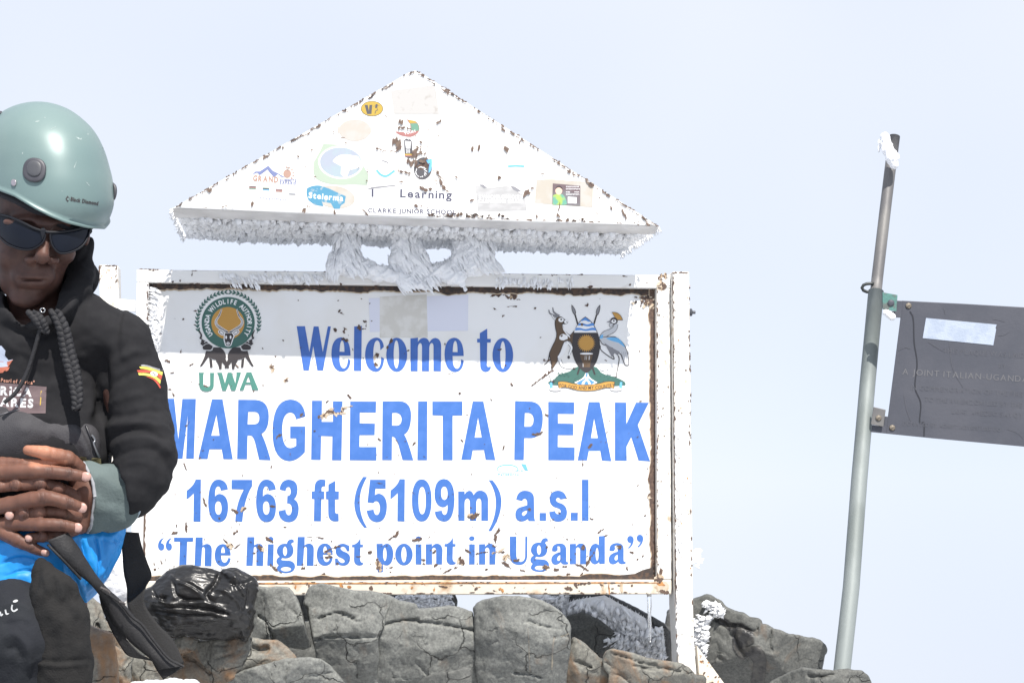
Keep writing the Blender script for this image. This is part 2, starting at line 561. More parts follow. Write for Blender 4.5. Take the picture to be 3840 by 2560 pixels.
def rock_mat(name, base, warm, dark, warm_lo=0.55, warm_hi=0.72, wet=False):
    m = bpy.data.materials.new(name); m.use_nodes = True
    n = m.node_tree; b = n.nodes['Principled BSDF']; L = n.links
    tc = n.nodes.new('ShaderNodeTexCoord')
    def noise(sc, det=6, ro=0.6, dist=0.0):
        t = n.nodes.new('ShaderNodeTexNoise'); t.inputs['Scale'].default_value = sc; t.inputs['Detail'].default_value = det
        t.inputs['Roughness'].default_value = ro; t.inputs['Distortion'].default_value = dist
        L.new(tc.outputs['Object'], t.inputs['Vector']); return t.outputs['Fac']
    def ramp(f, a, b_, ca, cb):
        r = n.nodes.new('ShaderNodeValToRGB'); e = r.color_ramp.elements
        e[0].position = a; e[0].color = (*ca, 1); e[1].position = b_; e[1].color = (*cb, 1)
        L.new(f, r.inputs['Fac']); return r.outputs['Color']
    def mix(f, a, b_, mode='MIX'):
        x = n.nodes.new('ShaderNodeMix'); x.data_type = 'RGBA'; x.blend_type = mode
        if isinstance(f, float): x.inputs[0].default_value = f
        else: L.new(f, x.inputs[0])
        L.new(a, x.inputs[6]); L.new(b_, x.inputs[7]); return x.outputs[2]
    lo = tuple(c * 0.80 for c in base); hi = tuple(min(1, c * 1.30) for c in base)
    c = ramp(noise(9, 8, 0.65, 0.6), 0.3, 0.72, lo, hi)
    sp = ramp(noise(150, 3, 0.7), 0.35, 0.68, (0.72,) * 3, (1.38, 1.38, 1.34))
    c = mix(1.0, c, sp, 'MULTIPLY')
    wf = ramp(noise(6.5, 5, 0.6, 1.2), warm_lo, warm_hi, (0,) * 3, (1,) * 3)
    wc = ramp(noise(60, 4), 0.3, 0.7, tuple(x * 0.7 for x in warm), warm)
    c = mix(wf, c, wc)
    df = ramp(noise(14, 6, 0.7, 0.8), 0.64, 0.74, (0,) * 3, (1,) * 3)
    dc = n.nodes.new('ShaderNodeRGB'); dc.outputs[0].default_value = (*dark, 1)
    c = mix(df, c, dc.outputs[0])
    # hairline fractures, broken up by a mask
    nv = n.nodes.new('ShaderNodeTexNoise'); nv.inputs['Scale'].default_value = 7; nv.inputs['Detail'].default_value = 4; L.new(tc.outputs['Object'], nv.inputs['Vector'])
    ad = n.nodes.new('ShaderNodeMix'); ad.data_type = 'RGBA'; ad.blend_type = 'LINEAR_LIGHT'; ad.inputs[0].default_value = .16; L.new(tc.outputs['Object'], ad.inputs[6]); L.new(nv.outputs['Color'], ad.inputs[7])
    vo = n.nodes.new('ShaderNodeTexVoronoi'); vo.feature = 'DISTANCE_TO_EDGE'; vo.inputs['Scale'].default_value = 4.2; L.new(ad.outputs[2], vo.inputs['Vector'])
    cr = ramp(vo.outputs['Distance'], 0.0, 0.014, (0,) * 3, (1,) * 3)
    mk_ = ramp(noise(6, 3), .50, .60, (1,) * 3, (0,) * 3)
    crk = n.nodes.new('ShaderNodeMix'); crk.data_type = 'RGBA'; crk.blend_type = 'LIGHTEN'; crk.inputs[0].default_value = 1; L.new(cr, crk.inputs[6]); L.new(mk_, crk.inputs[7])
    cc = ramp(crk.outputs[2], 0, 1, (.58,) * 3, (1,) * 3)
    c = mix(1.0, c, cc, 'MULTIPLY')
    L.new(c, b.inputs['Base Color'])
    b.inputs['Roughness'].default_value = 0.35 if wet else 0.72
    b.inputs['Specular IOR Level'].default_value = 0.5
    b1 = n.nodes.new('ShaderNodeBump'); b1.inputs['Strength'].default_value = 0.55; b1.inputs['Distance'].default_value = 0.007
    L.new(noise(22, 8, 0.7), b1.inputs['Height'])
    b2 = n.nodes.new('ShaderNodeBump'); b2.inputs['Strength'].default_value = 0.5; b2.inputs['Distance'].default_value = 0.002
    L.new(noise(130, 4, 0.7), b2.inputs['Height']); L.new(b1.outputs['Normal'], b2.inputs['Normal'])
    b3 = n.nodes.new('ShaderNodeBump'); b3.inputs['Strength'].default_value = 1; b3.inputs['Distance'].default_value = .005
    L.new(crk.outputs[2], b3.inputs['Height']); L.new(b2.outputs['Normal'], b3.inputs['Normal'])
    L.new(b3.outputs['Normal'], b.inputs['Normal'])
    return m

WHITE = M('white_paint', (0.80, 0.795, 0.78), 0.5, col2=(0.44, 0.39, 0.33), vscale=14, col2_lo=0.60, col2_hi=0.85, bump=0.08, bscale=25)
WHITE_POST = M('weathered_white_paint', (0.74, 0.71, 0.66), 0.6, col2=(0.36, 0.27, 0.17), vscale=26, col2_lo=0.60, col2_hi=0.74, bump=0.25, bscale=50)
WHITE_STAIN = M('rust_stained_white_paint', (0.62, 0.57, 0.49), 0.6, col2=(0.36, 0.21, 0.09), vscale=16, col2_lo=0.58, col2_hi=0.76, bump=0.2, bscale=50)
RUST = M('rust', (0.085, 0.057, 0.047), 0.9, col2=(0.125, 0.082, 0.062), vscale=120, bump=0.4, bscale=200)
RUSTD = M('dark_rust', (0.045, 0.036, 0.034), 0.9, col2=(0.09, 0.058, 0.042), vscale=90, bump=0.4, bscale=200)
RUSTO = M('orange_rust', (0.45, 0.22, 0.08), 0.9, col2=(0.24, 0.11, 0.05), vscale=90)
HALO = M('rust_stain', (0.42, 0.32, 0.22), 0.8, col2=(0.50, 0.43, 0.34), vscale=40)
BLUE = M('blue_letter_vinyl', (0.043, 0.137, 0.43), 0.45, col2=(0.055, 0.155, 0.46), vscale=30)
BLUE_SHADE = M('shaded_blue_letter_vinyl', (0.040, 0.125, 0.43), 0.45, col2=(0.05, 0.14, 0.46), vscale=30)  # the letter blue again, with the panel's shade put into the colour
GREEN = M('green_print', (0.045, 0.125, 0.105), 0.5)
GREENL = M('green_letter_print', (0.06, 0.20, 0.165), 0.5)
GOLD = M('ochre_print', (0.48, 0.26, 0.055), 0.5)
BLACKP = M('black_print', (0.035, 0.03, 0.032), 0.5)
BROWNP = M('brown_print', (0.10, 0.062, 0.035), 0.5)
GREYP = M('grey_print', (0.22, 0.22, 0.24), 0.5)
LGREYP = M('pale_grey_print', (0.50, 0.52, 0.55), 0.5)
SKYP = M('light_blue_print', (0.13, 0.40, 0.70), 0.5)
BLUEP = M('blue_print', (0.08, 0.25, 0.62), 0.5)
WHITEP = M('white_print', (0.78, 0.79, 0.80), 0.5)
RIME = M('rime_ice', (0.87, 0.88, 0.90), 0.5, bump=0.5, bscale=90, sss=0.0)
SNOW = M('snow', (0.86, 0.87, 0.90), 0.5, bump=0.5, bscale=120)
# ================================================================== ground
def make_ground():
    ys = np.concatenate([np.linspace(-8, 0, 9), np.linspace(0.3, 7, 40), np.linspace(7.5, 40, 30), np.geomspace(44, 900, 24)])
    xs = np.concatenate([-np.geomspace(900, 6, 22), np.linspace(-5.5, 5.5, 56), np.geomspace(6, 900, 22)])
    X, Y = np.meshgrid(xs, ys, indexing='ij')
    P = np.stack([X, Y, X * 0], -1)
    hgt = 0.82 * np.clip((Y - 0.3) / 3.2, 0, 1) ** 1.2
    beyond = np.clip(Y - 4.6, 0, None)
    side = np.clip(np.abs(X) - 2.2, 0, None)
    hgt = hgt - 0.55 * beyond - 0.45 * side - 0.3 * np.clip(-Y - 3, 0, None)
    rough = fbm(P, 0.9, 4, 3) * 0.05 * np.clip(1 + beyond * 0.4 + side * 0.4, 1, 60)
    Z = hgt + rough * 1.5
    V = np.stack([X, Y, Z], -1).reshape(-1, 3)
    nx, ny = X.shape
    I = np.arange(nx * ny).reshape(nx, ny)
    Fc = np.stack([I[:-1, :-1], I[1:, :-1], I[1:, 1:], I[:-1, 1:]], -1).reshape(-1, 4)
    GM = M('bounce_snow_and_scree', (0.60, 0.61, 0.63), 0.7, col2=(0.15, 0.15, 0.145), vscale=0.9, col2_lo=0.47, col2_hi=0.53, bump=0.6, bscale=6)  # snow added on the unseen ground to bounce light into the shade
    o = mk('ground', V, Fc, GM, None, True, origin=(0, 0, 0))
    setp(o, kind='structure')
make_ground()

# ================================================================== the summit sign
SIGN = thing('summit_sign', on_plane(np.array(2560), np.array(2520), 0.0), 'big white painted metal sign with blue lettering and a triangular top standing among the rocks', 'sign')

def prism(poly, off, depth, name, mat, parent, bevel=0.0, back_scale=None):
    """photo outline on the sign plane (off metres proud), extruded depth metres straight back"""
    u = np.array([p[0] for p in poly]); v = np.array([p[1] for p in poly])
    A = on_plane(u, v, off); B = A + SN * depth
    n = len(poly)
    Fc = [list(range(n)), list(range(2 * n - 1, n - 1, -1))] + [[i, i + n, (i + 1) % n + n, (i + 1) % n] for i in range(n)]
    o = mk(name, np.concatenate([A, B]), Fc, mat, parent)
    if bevel:
        b = o.modifiers.new('bevel', 'BEVEL'); b.width = bevel; b.segments = 2; b.limit_method = 'ANGLE'
    return o
SP = lambda u, v, off: on_plane(u, v, off)

# panel and frame rails
prism([(522, 1022), (2500, 1040), (2506, 2212), (520, 2214)], 0.0, 0.004, 'panel', M('panel_enamel', (0.80, 0.805, 0.81), 0.35, col2=(0.77, 0.765, 0.75), vscale=5), SIGN)
prism([(512, 1010), (2515, 1032), (2515, 1081), (512, 1058)], 0.024, 0.055, 'frame_rail', WHITE, SIGN, 0.003)
prism([(530, 2179), (2519, 2173), (2520, 2227), (529, 2232)], 0.024, 0.055, 'frame_rail', WHITE_STAIN, SIGN, 0.003)
prism([(512, 1059), (557, 1059), (531, 2178), (489, 2178)], 0.024, 0.055, 'frame_stile', WHITE, SIGN, 0.003)
prism([(2462, 1081), (2515, 1082), (2519, 2172), (2465, 2172)], 0.024, 0.055, 'frame_stile', WHITE_POST, SIGN, 0.003)

# posts
def post(corn, off, dep, mat):
    return prism(corn, off, dep, 'post', mat, SIGN, 0.004)
post([(370, 992), (442, 994), (478, 2470), (402, 2470)], -0.03, 0.07, WHITE_POST)
post([(2522, 1018), (2585, 1018), (2600, 2270), (2604, 2420), (2626, 2680), (2552, 2680), (2540, 2420), (2532, 2270)], 0.045, 0.075, WHITE_POST)
# cap a little crooked, connecting tab at left, bolt at right
prism([(440, 1120), (514, 1126), (514, 1168), (442, 1160)], 0.0, 0.02, 'joining_tab', WHITE, SIGN)
def tube(name, pts, r, mat, parent, n=14, caps=True, r2=None):
    pts = np.array(pts, float); T = np.gradient(pts, axis=0); T /= np.linalg.norm(T, axis=1, keepdims=True)
    ref = np.array([0.3, 1, 0.1]); ref = ref / np.linalg.norm(ref)
    V = []; rr = np.broadcast_to(np.asarray(r, float), (len(pts),))
    for p, t, q in zip(pts, T, rr):
        a = np.cross(t, ref); a /= np.linalg.norm(a); b = np.cross(t, a)
        for k in range(n):
            an = 2 * math.pi * k / n
            V.append(p + q * (a * math.cos(an) + b * math.sin(an)))
    Fc = [[i * n + k, i * n + (k + 1) % n, (i + 1) * n + (k + 1) % n, (i + 1) * n + k] for i in range(len(pts) - 1) for k in range(n)]
    if caps: Fc += [list(range(n)), list(range((len(pts) - 1) * n, len(pts) * n))[::-1]]
    return mk(name, V, Fc, mat, parent, True)
STEEL = M('dull_steel', (0.12, 0.125, 0.14), 0.5, 0.6)
P_ = lambda u, v, off: on_plane(np.array(float(u)), np.array(float(v)), off)
tube('bolt', [P_(2584, 1171, 0.01), P_(2594, 1171, 0.01), P_(2594.5, 1171, 0.01), P_(2607, 1171, 0.01)], [0.0105, 0.0105, 0.0045, 0.0045], STEEL, SIGN, 8)
# foot brace plate
prism([(2612, 2418), (2650, 2470), (2745, 2600), (2760, 2640), (2632, 2640), (2620, 2520)], 0.03, 0.02, 'foot_brace', WHITE_STAIN, SIGN, 0.002)

# ---- pediment: hollow triangular box
PEDF = [(648, 780), (1540, 268), (1556, 264), (1574, 270), (2472, 848), (1560, 818)]
PED_OFF, PED_DEP = 0.24, 0.50
u = np.array([p[0] for p in PEDF], float); v = np.array([p[1] for p in PEDF], float)
A = on_plane(u, v, PED_OFF); B = A + SN * PED_DEP
n = len(PEDF)
lip = [(u_, v_) for u_, v_ in PEDF]
ped = mk('pediment', np.concatenate([A, B]), [list(range(n)), list(range(2 * n - 1, n - 1, -1))] + [[i, i + n, (i + 1) % n + n, (i + 1) % n] for i in range(n)], WHITE, SIGN)
bz = ped.modifiers.new('bevel', 'BEVEL'); bz.width = 0.005; bz.segments = 2; bz.limit_method = 'ANGLE'
PA, PB = A, B

# supports between pediment and frame
for pu in (1302, 1518, 1775):
    prism([(pu - 40, 842), (pu + 40, 843), (pu + 40, 1022), (pu - 40, 1022)], 0.02, 0.06, 'support', WHITE, SIGN, 0.003)

# ================================================================== lettering
def loops_of(s, ox, oy, dx=0, dy=0, k=0.5102): return path(s, ox, oy, k, dx, dy)
def el(cx, cy, rx, ry, ox, oy, k=0.5102, n=36, p=2.0):
    return [(ox + k * x, oy + k * y) for x, y in ell2(cx, cy, rx, ry, n, 0, p)]
C4 = (500, 1450); C5 = (1500, 1450); CW = (1000, 1000)

def lettering(name, items, mat, label=None, base=0.0008):
    for it in items:                                   # every vinyl letter is a piece of its own
        d = Decal(SP, base, 0); d.poly(it, mat); d.build('letter', SIGN)

S6 = "M695,752 L643,761 Q640,729 622,729 Q598,735 601,805 Q612,785 638,785 Q697,795 697,885 Q695,992 627,993 Q553,990 550,845 Q553,680 625,679 Q688,683 695,752 M624,838 Q601,842 601,888 Q603,937 626,938 Q649,935 649,890 Q648,840 624,838"
title = [
 loops_of("M215,86 L300,86 L331,385 L360,88 L460,88 L445,527 L388,527 L400,210 L362,527 L308,527 L268,205 L262,527 L205,527", *C4),
 loops_of("M578,90 L656,91 L731,531 L662,530 L650,458 L560,458 L546,529 L477,528 M611,205 L573,358 L634,358", *C4),
 loops_of("M771,94 L900,95 Q995,100 996,215 Q996,320 940,345 Q965,375 1010,538 L925,535 L900,430 Q885,360 862,357 L840,357 L836,531 L763,530 M845,183 L890,183 Q926,185 926,228 Q926,272 890,274 L840,275", *C4),
 loops_of("M1265,217 L1196,238 Q1188,188 1152,188 Q1096,192 1094,318 Q1096,448 1154,449 Q1175,447 1197,432 L1197,378 L1153,377 L1153,290 L1265,290 L1261,478 Q1205,545 1143,545 Q1020,535 1023,318 Q1028,95 1155,92 Q1255,97 1265,217", *C4),
 loops_of("M1313,101 L1387,101 L1385,256 L1467,256 L1467,104 L1538,105 L1530,539 L1460,538 L1463,363 L1381,360 L1377,536 L1307,535", *C4),
 loops_of("M1594,106 L1785,107 L1783,189 L1665,188 L1665,267 L1776,269 L1774,354 L1663,354 L1662,441 L1787,441 L1787,540 L1590,538", *C4),
 loops_of("M1832,106 L1955,104 Q2045,108 2042,215 Q2040,325 1990,350 Q2015,380 2058,539 L1979,537 L1950,430 Q1930,362 1902,365 L1900,538 L1829,537 M1903,191 L1930,190 Q1972,195 1972,238 Q1970,283 1935,284 L1902,283", *C4),
 loops_of("M133,106 L201,105 L199,538 L128,538", *C5),
 loops_of("M238,107 L459,107 L459,210 L387,211 L387,538 L315,538 L314,211 L238,208", *C5),
 loops_of("M535,106 L613,107 L701,537 L630,535 L617,463 L535,465 L523,535 L450,535 M574,225 L549,372 L601,371", *C5),
 loops_of("M846,103 L970,108 Q1052,120 1050,235 Q1048,372 965,376 L914,375 L910,537 L840,536 M918,191 L945,191 Q982,198 982,240 Q980,290 950,292 L915,292", *C5),
 loops_of("M1090,109 L1281,113 L1280,199 L1161,198 L1162,268 L1274,270 L1273,355 L1161,354 L1160,441 L1284,445 L1283,539 L1090,538", *C5),
 loops_of("M1388,111 L1467,111 L1554,545 L1484,541 L1472,469 L1388,470 L1375,539 L1306,539 M1427,232 L1404,375 L1455,376", *C5),
 loops_of("M1580,114 L1663,115 L1664,273 L1735,115 L1829,116 L1748,280 L1838,546 L1753,541 L1700,368 L1665,438 L1667,543 L1580,541", *C5)]
lettering('title_lettering', title, BLUE, 'large blue letters MARGHERITA PEAK')
ONE = "M458,679 L497,679 L494,990 L442,988 L444,780 Q420,808 391,826 L392,762 Q445,725 458,679"
nine = [[(1500 + (951 - (p[0] - 500) / .5102) * .5102, 1450 + (1668 - (p[1] - 1450) / .5102) * .5102) for p in l] for l in loops_of(S6, *C4)]
height = [
 loops_of(ONE, *C4), loops_of(S6, *C4),
 loops_of("M722,682 L874,682 L873,728 Q815,820 801,990 L749,988 Q755,850 812,753 L722,750", *C4),
 loops_of(S6, *C4, dx=352),
 loops_of("M1075,753 Q1082,682 1142,680 Q1207,683 1207,752 Q1206,805 1180,824 Q1214,838 1216,895 Q1214,990 1143,993 Q1074,990 1067,912 L1119,900 Q1122,940 1143,942 Q1164,938 1165,893 Q1164,852 1130,855 L1132,800 Q1158,800 1157,765 Q1155,735 1141,734 Q1122,735 1120,765", *C4),
 loops_of("M1311,766 L1332,766 L1332,745 Q1332,680 1385,678 L1413,683 L1410,730 Q1385,726 1384,745 L1384,766 L1403,766 L1403,824 L1383,824 L1379,986 L1327,985 L1330,823 L1311,822", *C4),
 loops_of("M1434,716 L1485,688 L1484,766 L1511,767 L1510,825 L1483,826 L1484,915 Q1485,935 1508,930 L1510,985 Q1435,1000 1433,930 L1432,826 L1416,824 L1416,766 L1434,765", *C4),
 loops_of("M1690,660 L1718,661 Q1660,760 1665,850 Q1665,950 1718,1033 L1697,1033 Q1625,950 1624,850 Q1630,740 1690,660", *C4),
 loops_of("M1740,681 L1855,681 L1855,747 L1780,746 L1776,795 Q1790,783 1808,783 Q1864,795 1864,882 Q1860,992 1790,993 Q1728,990 1715,908 L1766,900 Q1770,938 1790,940 Q1812,938 1813,885 Q1810,840 1786,838 Q1770,840 1766,852 L1721,848", *C4),
 loops_of(ONE, *C4, dx=1499, dy=-2),
 [el(160, 833, 72, 155, *C5, p=2.3), el(163, 834, 27, 101, *C5, p=2.3)],
 nine,
 loops_of("M428,767 L475,767 L475,790 Q490,762 512,762 Q532,765 541,795 Q560,760 590,760 Q645,765 648,830 L648,983 L598,982 L598,850 Q598,818 580,818 Q562,820 561,855 L561,983 L514,983 L514,850 Q513,820 495,818 Q475,822 475,860 L475,983 L429,982", *C5),
 loops_of("M652,684 L680,685 Q745,760 746,840 Q745,950 672,1057 L648,1058 Q705,960 705,850 Q705,760 652,684", *C5),
 loops_of("M854,827 Q862,765 915,761 Q982,762 985,815 L987,940 Q987,965 994,985 L945,984 L940,968 Q920,988 890,988 Q848,985 848,935 Q848,890 895,880 L935,868 Q938,822 918,820 Q902,822 899,837 M935,905 Q893,915 897,935 Q905,955 918,940 Q935,930 935,905", *C5),
 loops_of("M1026,925 L1074,925 L1074,983 L1026,983", *C5),
 loops_of("M1225,818 Q1212,762 1160,761 Q1100,765 1100,825 Q1103,878 1155,888 Q1184,897 1182,915 Q1175,938 1160,934 Q1142,930 1140,910 L1097,918 Q1103,988 1163,990 Q1228,985 1228,922 Q1225,865 1175,852 Q1147,843 1147,828 Q1152,812 1163,813 Q1175,815 1180,826", *C5),
 loops_of("M1255,923 L1307,923 L1307,981 L1255,981", *C5),
 loops_of("M1337,681 L1386,681 L1386,983 L1337,983", *C5)]
lettering('height_lettering', height, BLUE, 'blue line 16763 ft (5109m) a.s.l')
H_ = "M458,1104 L510,1104 L509,1165 Q525,1152 545,1152 Q578,1158 577,1200 L574,1316 L524,1315 L526,1195 Q525,1172 512,1174 Q506,1178 505,1195 L497,1315 L450,1315"
E_ = "M716,1236 Q712,1153 655,1153 Q600,1158 598,1238 Q602,1316 660,1318 Q708,1315 716,1258 L697,1255 Q690,1290 668,1290 Q645,1285 645,1236 M646,1219 L674,1219 Q672,1175 660,1173 Q646,1178 646,1219"
N_ = "M190,1155 L235,1153 L236,1172 Q250,1150 275,1150 Q310,1155 313,1200 L309,1303 L266,1303 L266,1200 Q264,1178 248,1178 Q236,1182 236,1200 L236,1303 L190,1303"
A_ = "M1118,1205 Q1112,1150 1175,1148 Q1222,1150 1222,1195 L1222,1275 Q1224,1290 1237,1285 L1237,1300 Q1190,1312 1182,1285 Q1165,1305 1142,1305 Q1112,1302 1112,1265 Q1115,1225 1178,1212 L1178,1190 Q1178,1168 1164,1168 Q1152,1170 1160,1185 Q1158,1208 1138,1208 M1178,1232 Q1154,1245 1155,1268 Q1165,1285 1178,1268"
G_ = "M1128,1151 Q1135,1118 1165,1118 Q1182,1120 1180,1140 Q1165,1140 1160,1155 Q1178,1175 1177,1205 Q1172,1255 1118,1258 L1095,1255 Q1085,1262 1090,1272 L1150,1276 Q1190,1285 1189,1322 Q1182,1366 1118,1367 Q1058,1362 1055,1335 Q1055,1318 1070,1308 Q1050,1295 1052,1275 Q1055,1255 1078,1245 Q1055,1230 1055,1203 Q1060,1155 1110,1150"
T_ = "M1669,1106 L1670,1157 L1689,1158 L1688,1176 L1669,1177 L1667,1262 Q1668,1293 1692,1292 Q1690,1310 1660,1311 Q1622,1308 1622,1265 L1624,1177 L1607,1176 L1608,1158 L1622,1157 Q1655,1145 1669,1106"
Q_ = "M224,1108 Q184,1120 181,1165 Q183,1198 205,1200 Q228,1198 227,1172 Q225,1148 205,1148 Q207,1125 224,1112"
QC = "M1692,1093 Q1718,1095 1718,1125 Q1715,1165 1680,1188 L1677,1178 Q1695,1165 1697,1145 Q1672,1145 1670,1118 Q1672,1095 1692,1093"
I_ = "M990,1155 L1032,1155 L1028,1312 L984,1311"
motto = [
 loops_of(Q_, *C4), loops_of(Q_, *C4, dx=57),
 loops_of("M299,1106 L441,1106 L439,1135 L396,1136 L390,1312 L337,1312 L343,1136 L299,1135", *C4),
 loops_of(H_, *C4), loops_of(E_, *C4),
 loops_of(H_, *C4, dx=380, dy=-2), loops_of(I_, *C4), [el(1010, 1119, 20, 19, *C4)],
 loops_of(G_, *C4) + [el(1115, 1205, 15, 35, *C4, n=20), el(1122, 1337, 38, 17, *C4, n=20)],
 loops_of(H_, *C4, dx=750, dy=-3), loops_of(E_, *C4, dx=750, dy=-5),
 loops_of("M1587,1165 L1588,1205 L1570,1205 Q1560,1172 1540,1172 Q1522,1174 1524,1188 Q1530,1203 1558,1212 Q1597,1228 1594,1262 Q1588,1312 1540,1312 Q1518,1310 1505,1300 L1485,1312 L1482,1260 L1500,1258 Q1515,1293 1540,1292 Q1556,1289 1553,1275 Q1548,1262 1520,1252 Q1486,1238 1487,1200 Q1492,1152 1540,1150 Q1560,1152 1572,1160", *C4),
 loops_of(T_, *C4),
 loops_of("M1787,1152 L1832,1150 L1834,1165 Q1848,1150 1868,1150 Q1908,1158 1911,1225 Q1908,1300 1868,1310 Q1848,1312 1836,1300 L1835,1359 L1796,1360", *C4) + [el(1849, 1228, 13, 50, *C4, n=20)],
 [el(1989, 1230, 64, 80, *C4), el(1989, 1230, 19, 58, *C4)],
 loops_of("M115,1155 L158,1155 L158,1303 L115,1303", *C5), [el(136, 1113, 20, 17, *C5)],
 loops_of(N_, *C5), loops_of(T_, *C5, dx=-1280, dy=-5),
 loops_of("M509,1155 L550,1155 L549,1303 L507,1303", *C5), [el(528, 1112, 20, 17, *C5)],
 loops_of(N_, *C5, dx=391),
 loops_of("M806,1098 L856,1098 L856,1240 Q860,1283 888,1284 Q918,1280 920,1240 L921,1099 L937,1099 L935,1245 Q930,1306 875,1307 Q810,1303 808,1240", *C5),
 loops_of(G_, *C5, dx=-93, dy=-9) + [el(1022, 1196, 15, 35, *C5, n=20), el(1029, 1328, 38, 17, *C5, n=20)],
 loops_of(A_, *C5), loops_of(N_, *C5, dx=1058, dy=-2),
 loops_of("M1461,1096 L1506,1093 L1506,1298 L1466,1300 L1463,1285 Q1450,1302 1430,1302 Q1392,1295 1391,1228 Q1394,1155 1435,1150 Q1452,1150 1461,1162", *C5) + [el(1449, 1228, 11, 48, *C5, n=20)],
 loops_of(A_, *C5, dx=422, dy=-3), loops_of(QC, *C5), loops_of(QC, *C5, dx=70, dy=-9)]
lettering('motto_lettering', motto, BLUE, 'blue line with quotation marks: The highest point in Uganda')
EW = "M740,783 Q738,625 655,622 Q572,630 571,770 Q575,920 665,925 Q735,918 740,825 L717,812 Q712,893 680,896 Q640,890 642,783 M643,748 L686,750 Q686,655 665,650 Q645,655 643,748"
k = 0.4252
welcome = [
 loops_of("M265,524 L338,524 L377,752 L415,526 L458,527 L495,752 L540,526 L566,526 L498,915 L447,914 L411,700 L372,914 L325,914", *CW, k=k),
 loops_of(EW, *CW, k=k), loops_of("M772,527 L839,521 L834,918 L768,917", *CW, k=k),
 loops_of("M1003,735 L1034,705 Q1022,625 965,624 Q870,635 868,785 Q873,920 965,926 Q1030,918 1036,808 L1010,795 Q1008,890 975,895 Q940,885 940,770 Q942,655 975,648 Q1003,655 1003,735", *CW, k=k),
 [el(1147, 776, 92, 150, *CW, k=k), el(1144, 772, 24, 124, *CW, k=k)],
 loops_of("M1268,632 L1335,625 L1334,665 Q1350,628 1388,627 Q1425,628 1435,668 Q1455,628 1490,628 Q1538,635 1539,700 L1537,921 L1471,920 L1472,710 Q1472,672 1455,672 Q1435,678 1434,720 L1432,921 L1369,920 L1370,710 Q1370,672 1352,673 Q1334,680 1333,720 L1332,921 L1269,920", *CW, k=k),
 loops_of(EW, *CW, k=k, dx=998, dy=3),
 loops_of("M1880,585 L1945,545 L1946,635 L1977,636 L1976,667 L1945,668 L1942,870 Q1950,890 1965,880 L1980,882 Q1970,925 1930,927 Q1885,922 1884,870 L1881,668 L1856,667 L1856,635 L1880,634", *CW, k=k),
 [el(2083, 778, 91, 150, *CW, k=k), el(2083, 778, 24, 122, *CW, k=k)]]
lettering('welcome_lettering', welcome, BLUE_SHADE, 'blue words Welcome to, coloured for the shaded part of the panel')

# ---- wildlife authority emblem
kb = 0.2552
def Bm(s): return path(s, 700, 1080, kb)
def Bp(pts): return [(700 + kb * x, 1080 + kb * y) for x, y in pts]
def mirB(loops, s=1180): return [[(700 + kb * (s - (p[0] - 700) / kb), p[1]) for p in l] for l in loops]
d = Decal(SP, 0.0008)
for sd in (-1, 1):
    d.poly(Bp(stroke2([(610 + sd * 455 * math.sin(a), 500 - 440 * math.cos(a)) for a in np.linspace(0.12, 1.95, 14)], 9)), GREEN)
    for a in np.linspace(0.12, 1.88, 15):
        cx, cy = 610 + sd * 455 * math.sin(a), 500 - 440 * math.cos(a)
        tx, ty = sd * math.cos(a), math.sin(a)
        for q in (-1, 1):
            ang = math.atan2(-ty, -tx) + q * 0.55
            d.poly(Bp(ell2(cx + 30 * math.cos(ang), cy + 30 * math.sin(ang), 29, 11, 10, ang)), GREEN)
d.poly(Bp(ell2(610, 508, 390, 377, 64)), GREEN)
d.poly(Bp(ell2(605, 515, 243, 237, 48)), GOLD)
def ringtxt(d, txt, cx, cy, r, a0, a1, h, mat, ry=None):
    for i, ch in enumerate(txt):
        if ch == ' ': continue
        a = a0 + (a1 - a0) * i / (len(txt) - 1)
        tr, x0, x1 = glyph(ch, 0.03); em = h / 0.72; w = x1 - x0
        T = []
        for t in tr:
            q = []
            for p in t:
                X = (p[0] - x0 - w / 2) * em * 0.8; Y = p[1] * em
                R_ = r + Y - h / 2
                q.append((cx + R_ * math.sin(a) + X * math.cos(a), cy - R_ * math.cos(a) + X * math.sin(a)))
            T.append(q)
        d.tris([Bp(t) for t in T], mat)
ringtxt(d, 'UGANDA WILDLIFE AUTHORITY', 610, 510, 316, -2.14, 2.12, 68, WHITEP)
for pts in ([(600, 660), (520, 605), (445, 545), (432, 480), (480, 400), (515, 308)], [(640, 660), (725, 605), (800, 545), (815, 480), (765, 400), (735, 308)]):
    d.poly(Bp(stroke2(pts, 58, 18)), WHITEP)
    d.poly(Bp(stroke2(pts, 44, 7)), BLACKP)
    S_ = spline(pts, 6)
    for i in range(2, len(S_) - 8):
        t = S_[i + 1] - S_[i - 1]; t = t / np.linalg.norm(t); nn = np.array([-t[1], t[0]]); w = 17 - i * 0.4
        d.poly(Bp([tuple(S_[i] + nn * w + t * 3), tuple(S_[i] - nn * w + t * 3), tuple(S_[i] - nn * w - t * 3), tuple(S_[i] + nn * w - t * 3)]), WHITEP)
for cx, rt in ((515, 0.5), (722, -0.5)):
    d.poly(Bp(ell2(cx, 655, 58, 34, 20, rt)), WHITEP); d.poly(Bp(ell2(cx, 655, 47, 23, 20, rt)), BLACKP); d.poly(Bp(ell2(cx, 655, 34, 13, 16, rt)), WHITEP)
d.poly(Bm("M550,655 L680,655 L705,700 L682,760 L655,840 Q610,880 565,840 L543,760 Z"), WHITEP)
d.poly(Bm("M562,662 L668,662 L690,702 L668,760 L642,836 Q610,862 578,836 L556,760 Z"), BLACKP)
d.poly(Bp(ell2(580, 722, 13, 26, 12)), WHITEP); d.poly(Bp(ell2(645, 722, 13, 26, 12)), WHITEP); d.poly(Bp(ell2(608, 812, 24, 22, 12)), WHITEP); d.poly(Bp(ell2(608, 812, 10, 12, 8)), BLACKP)
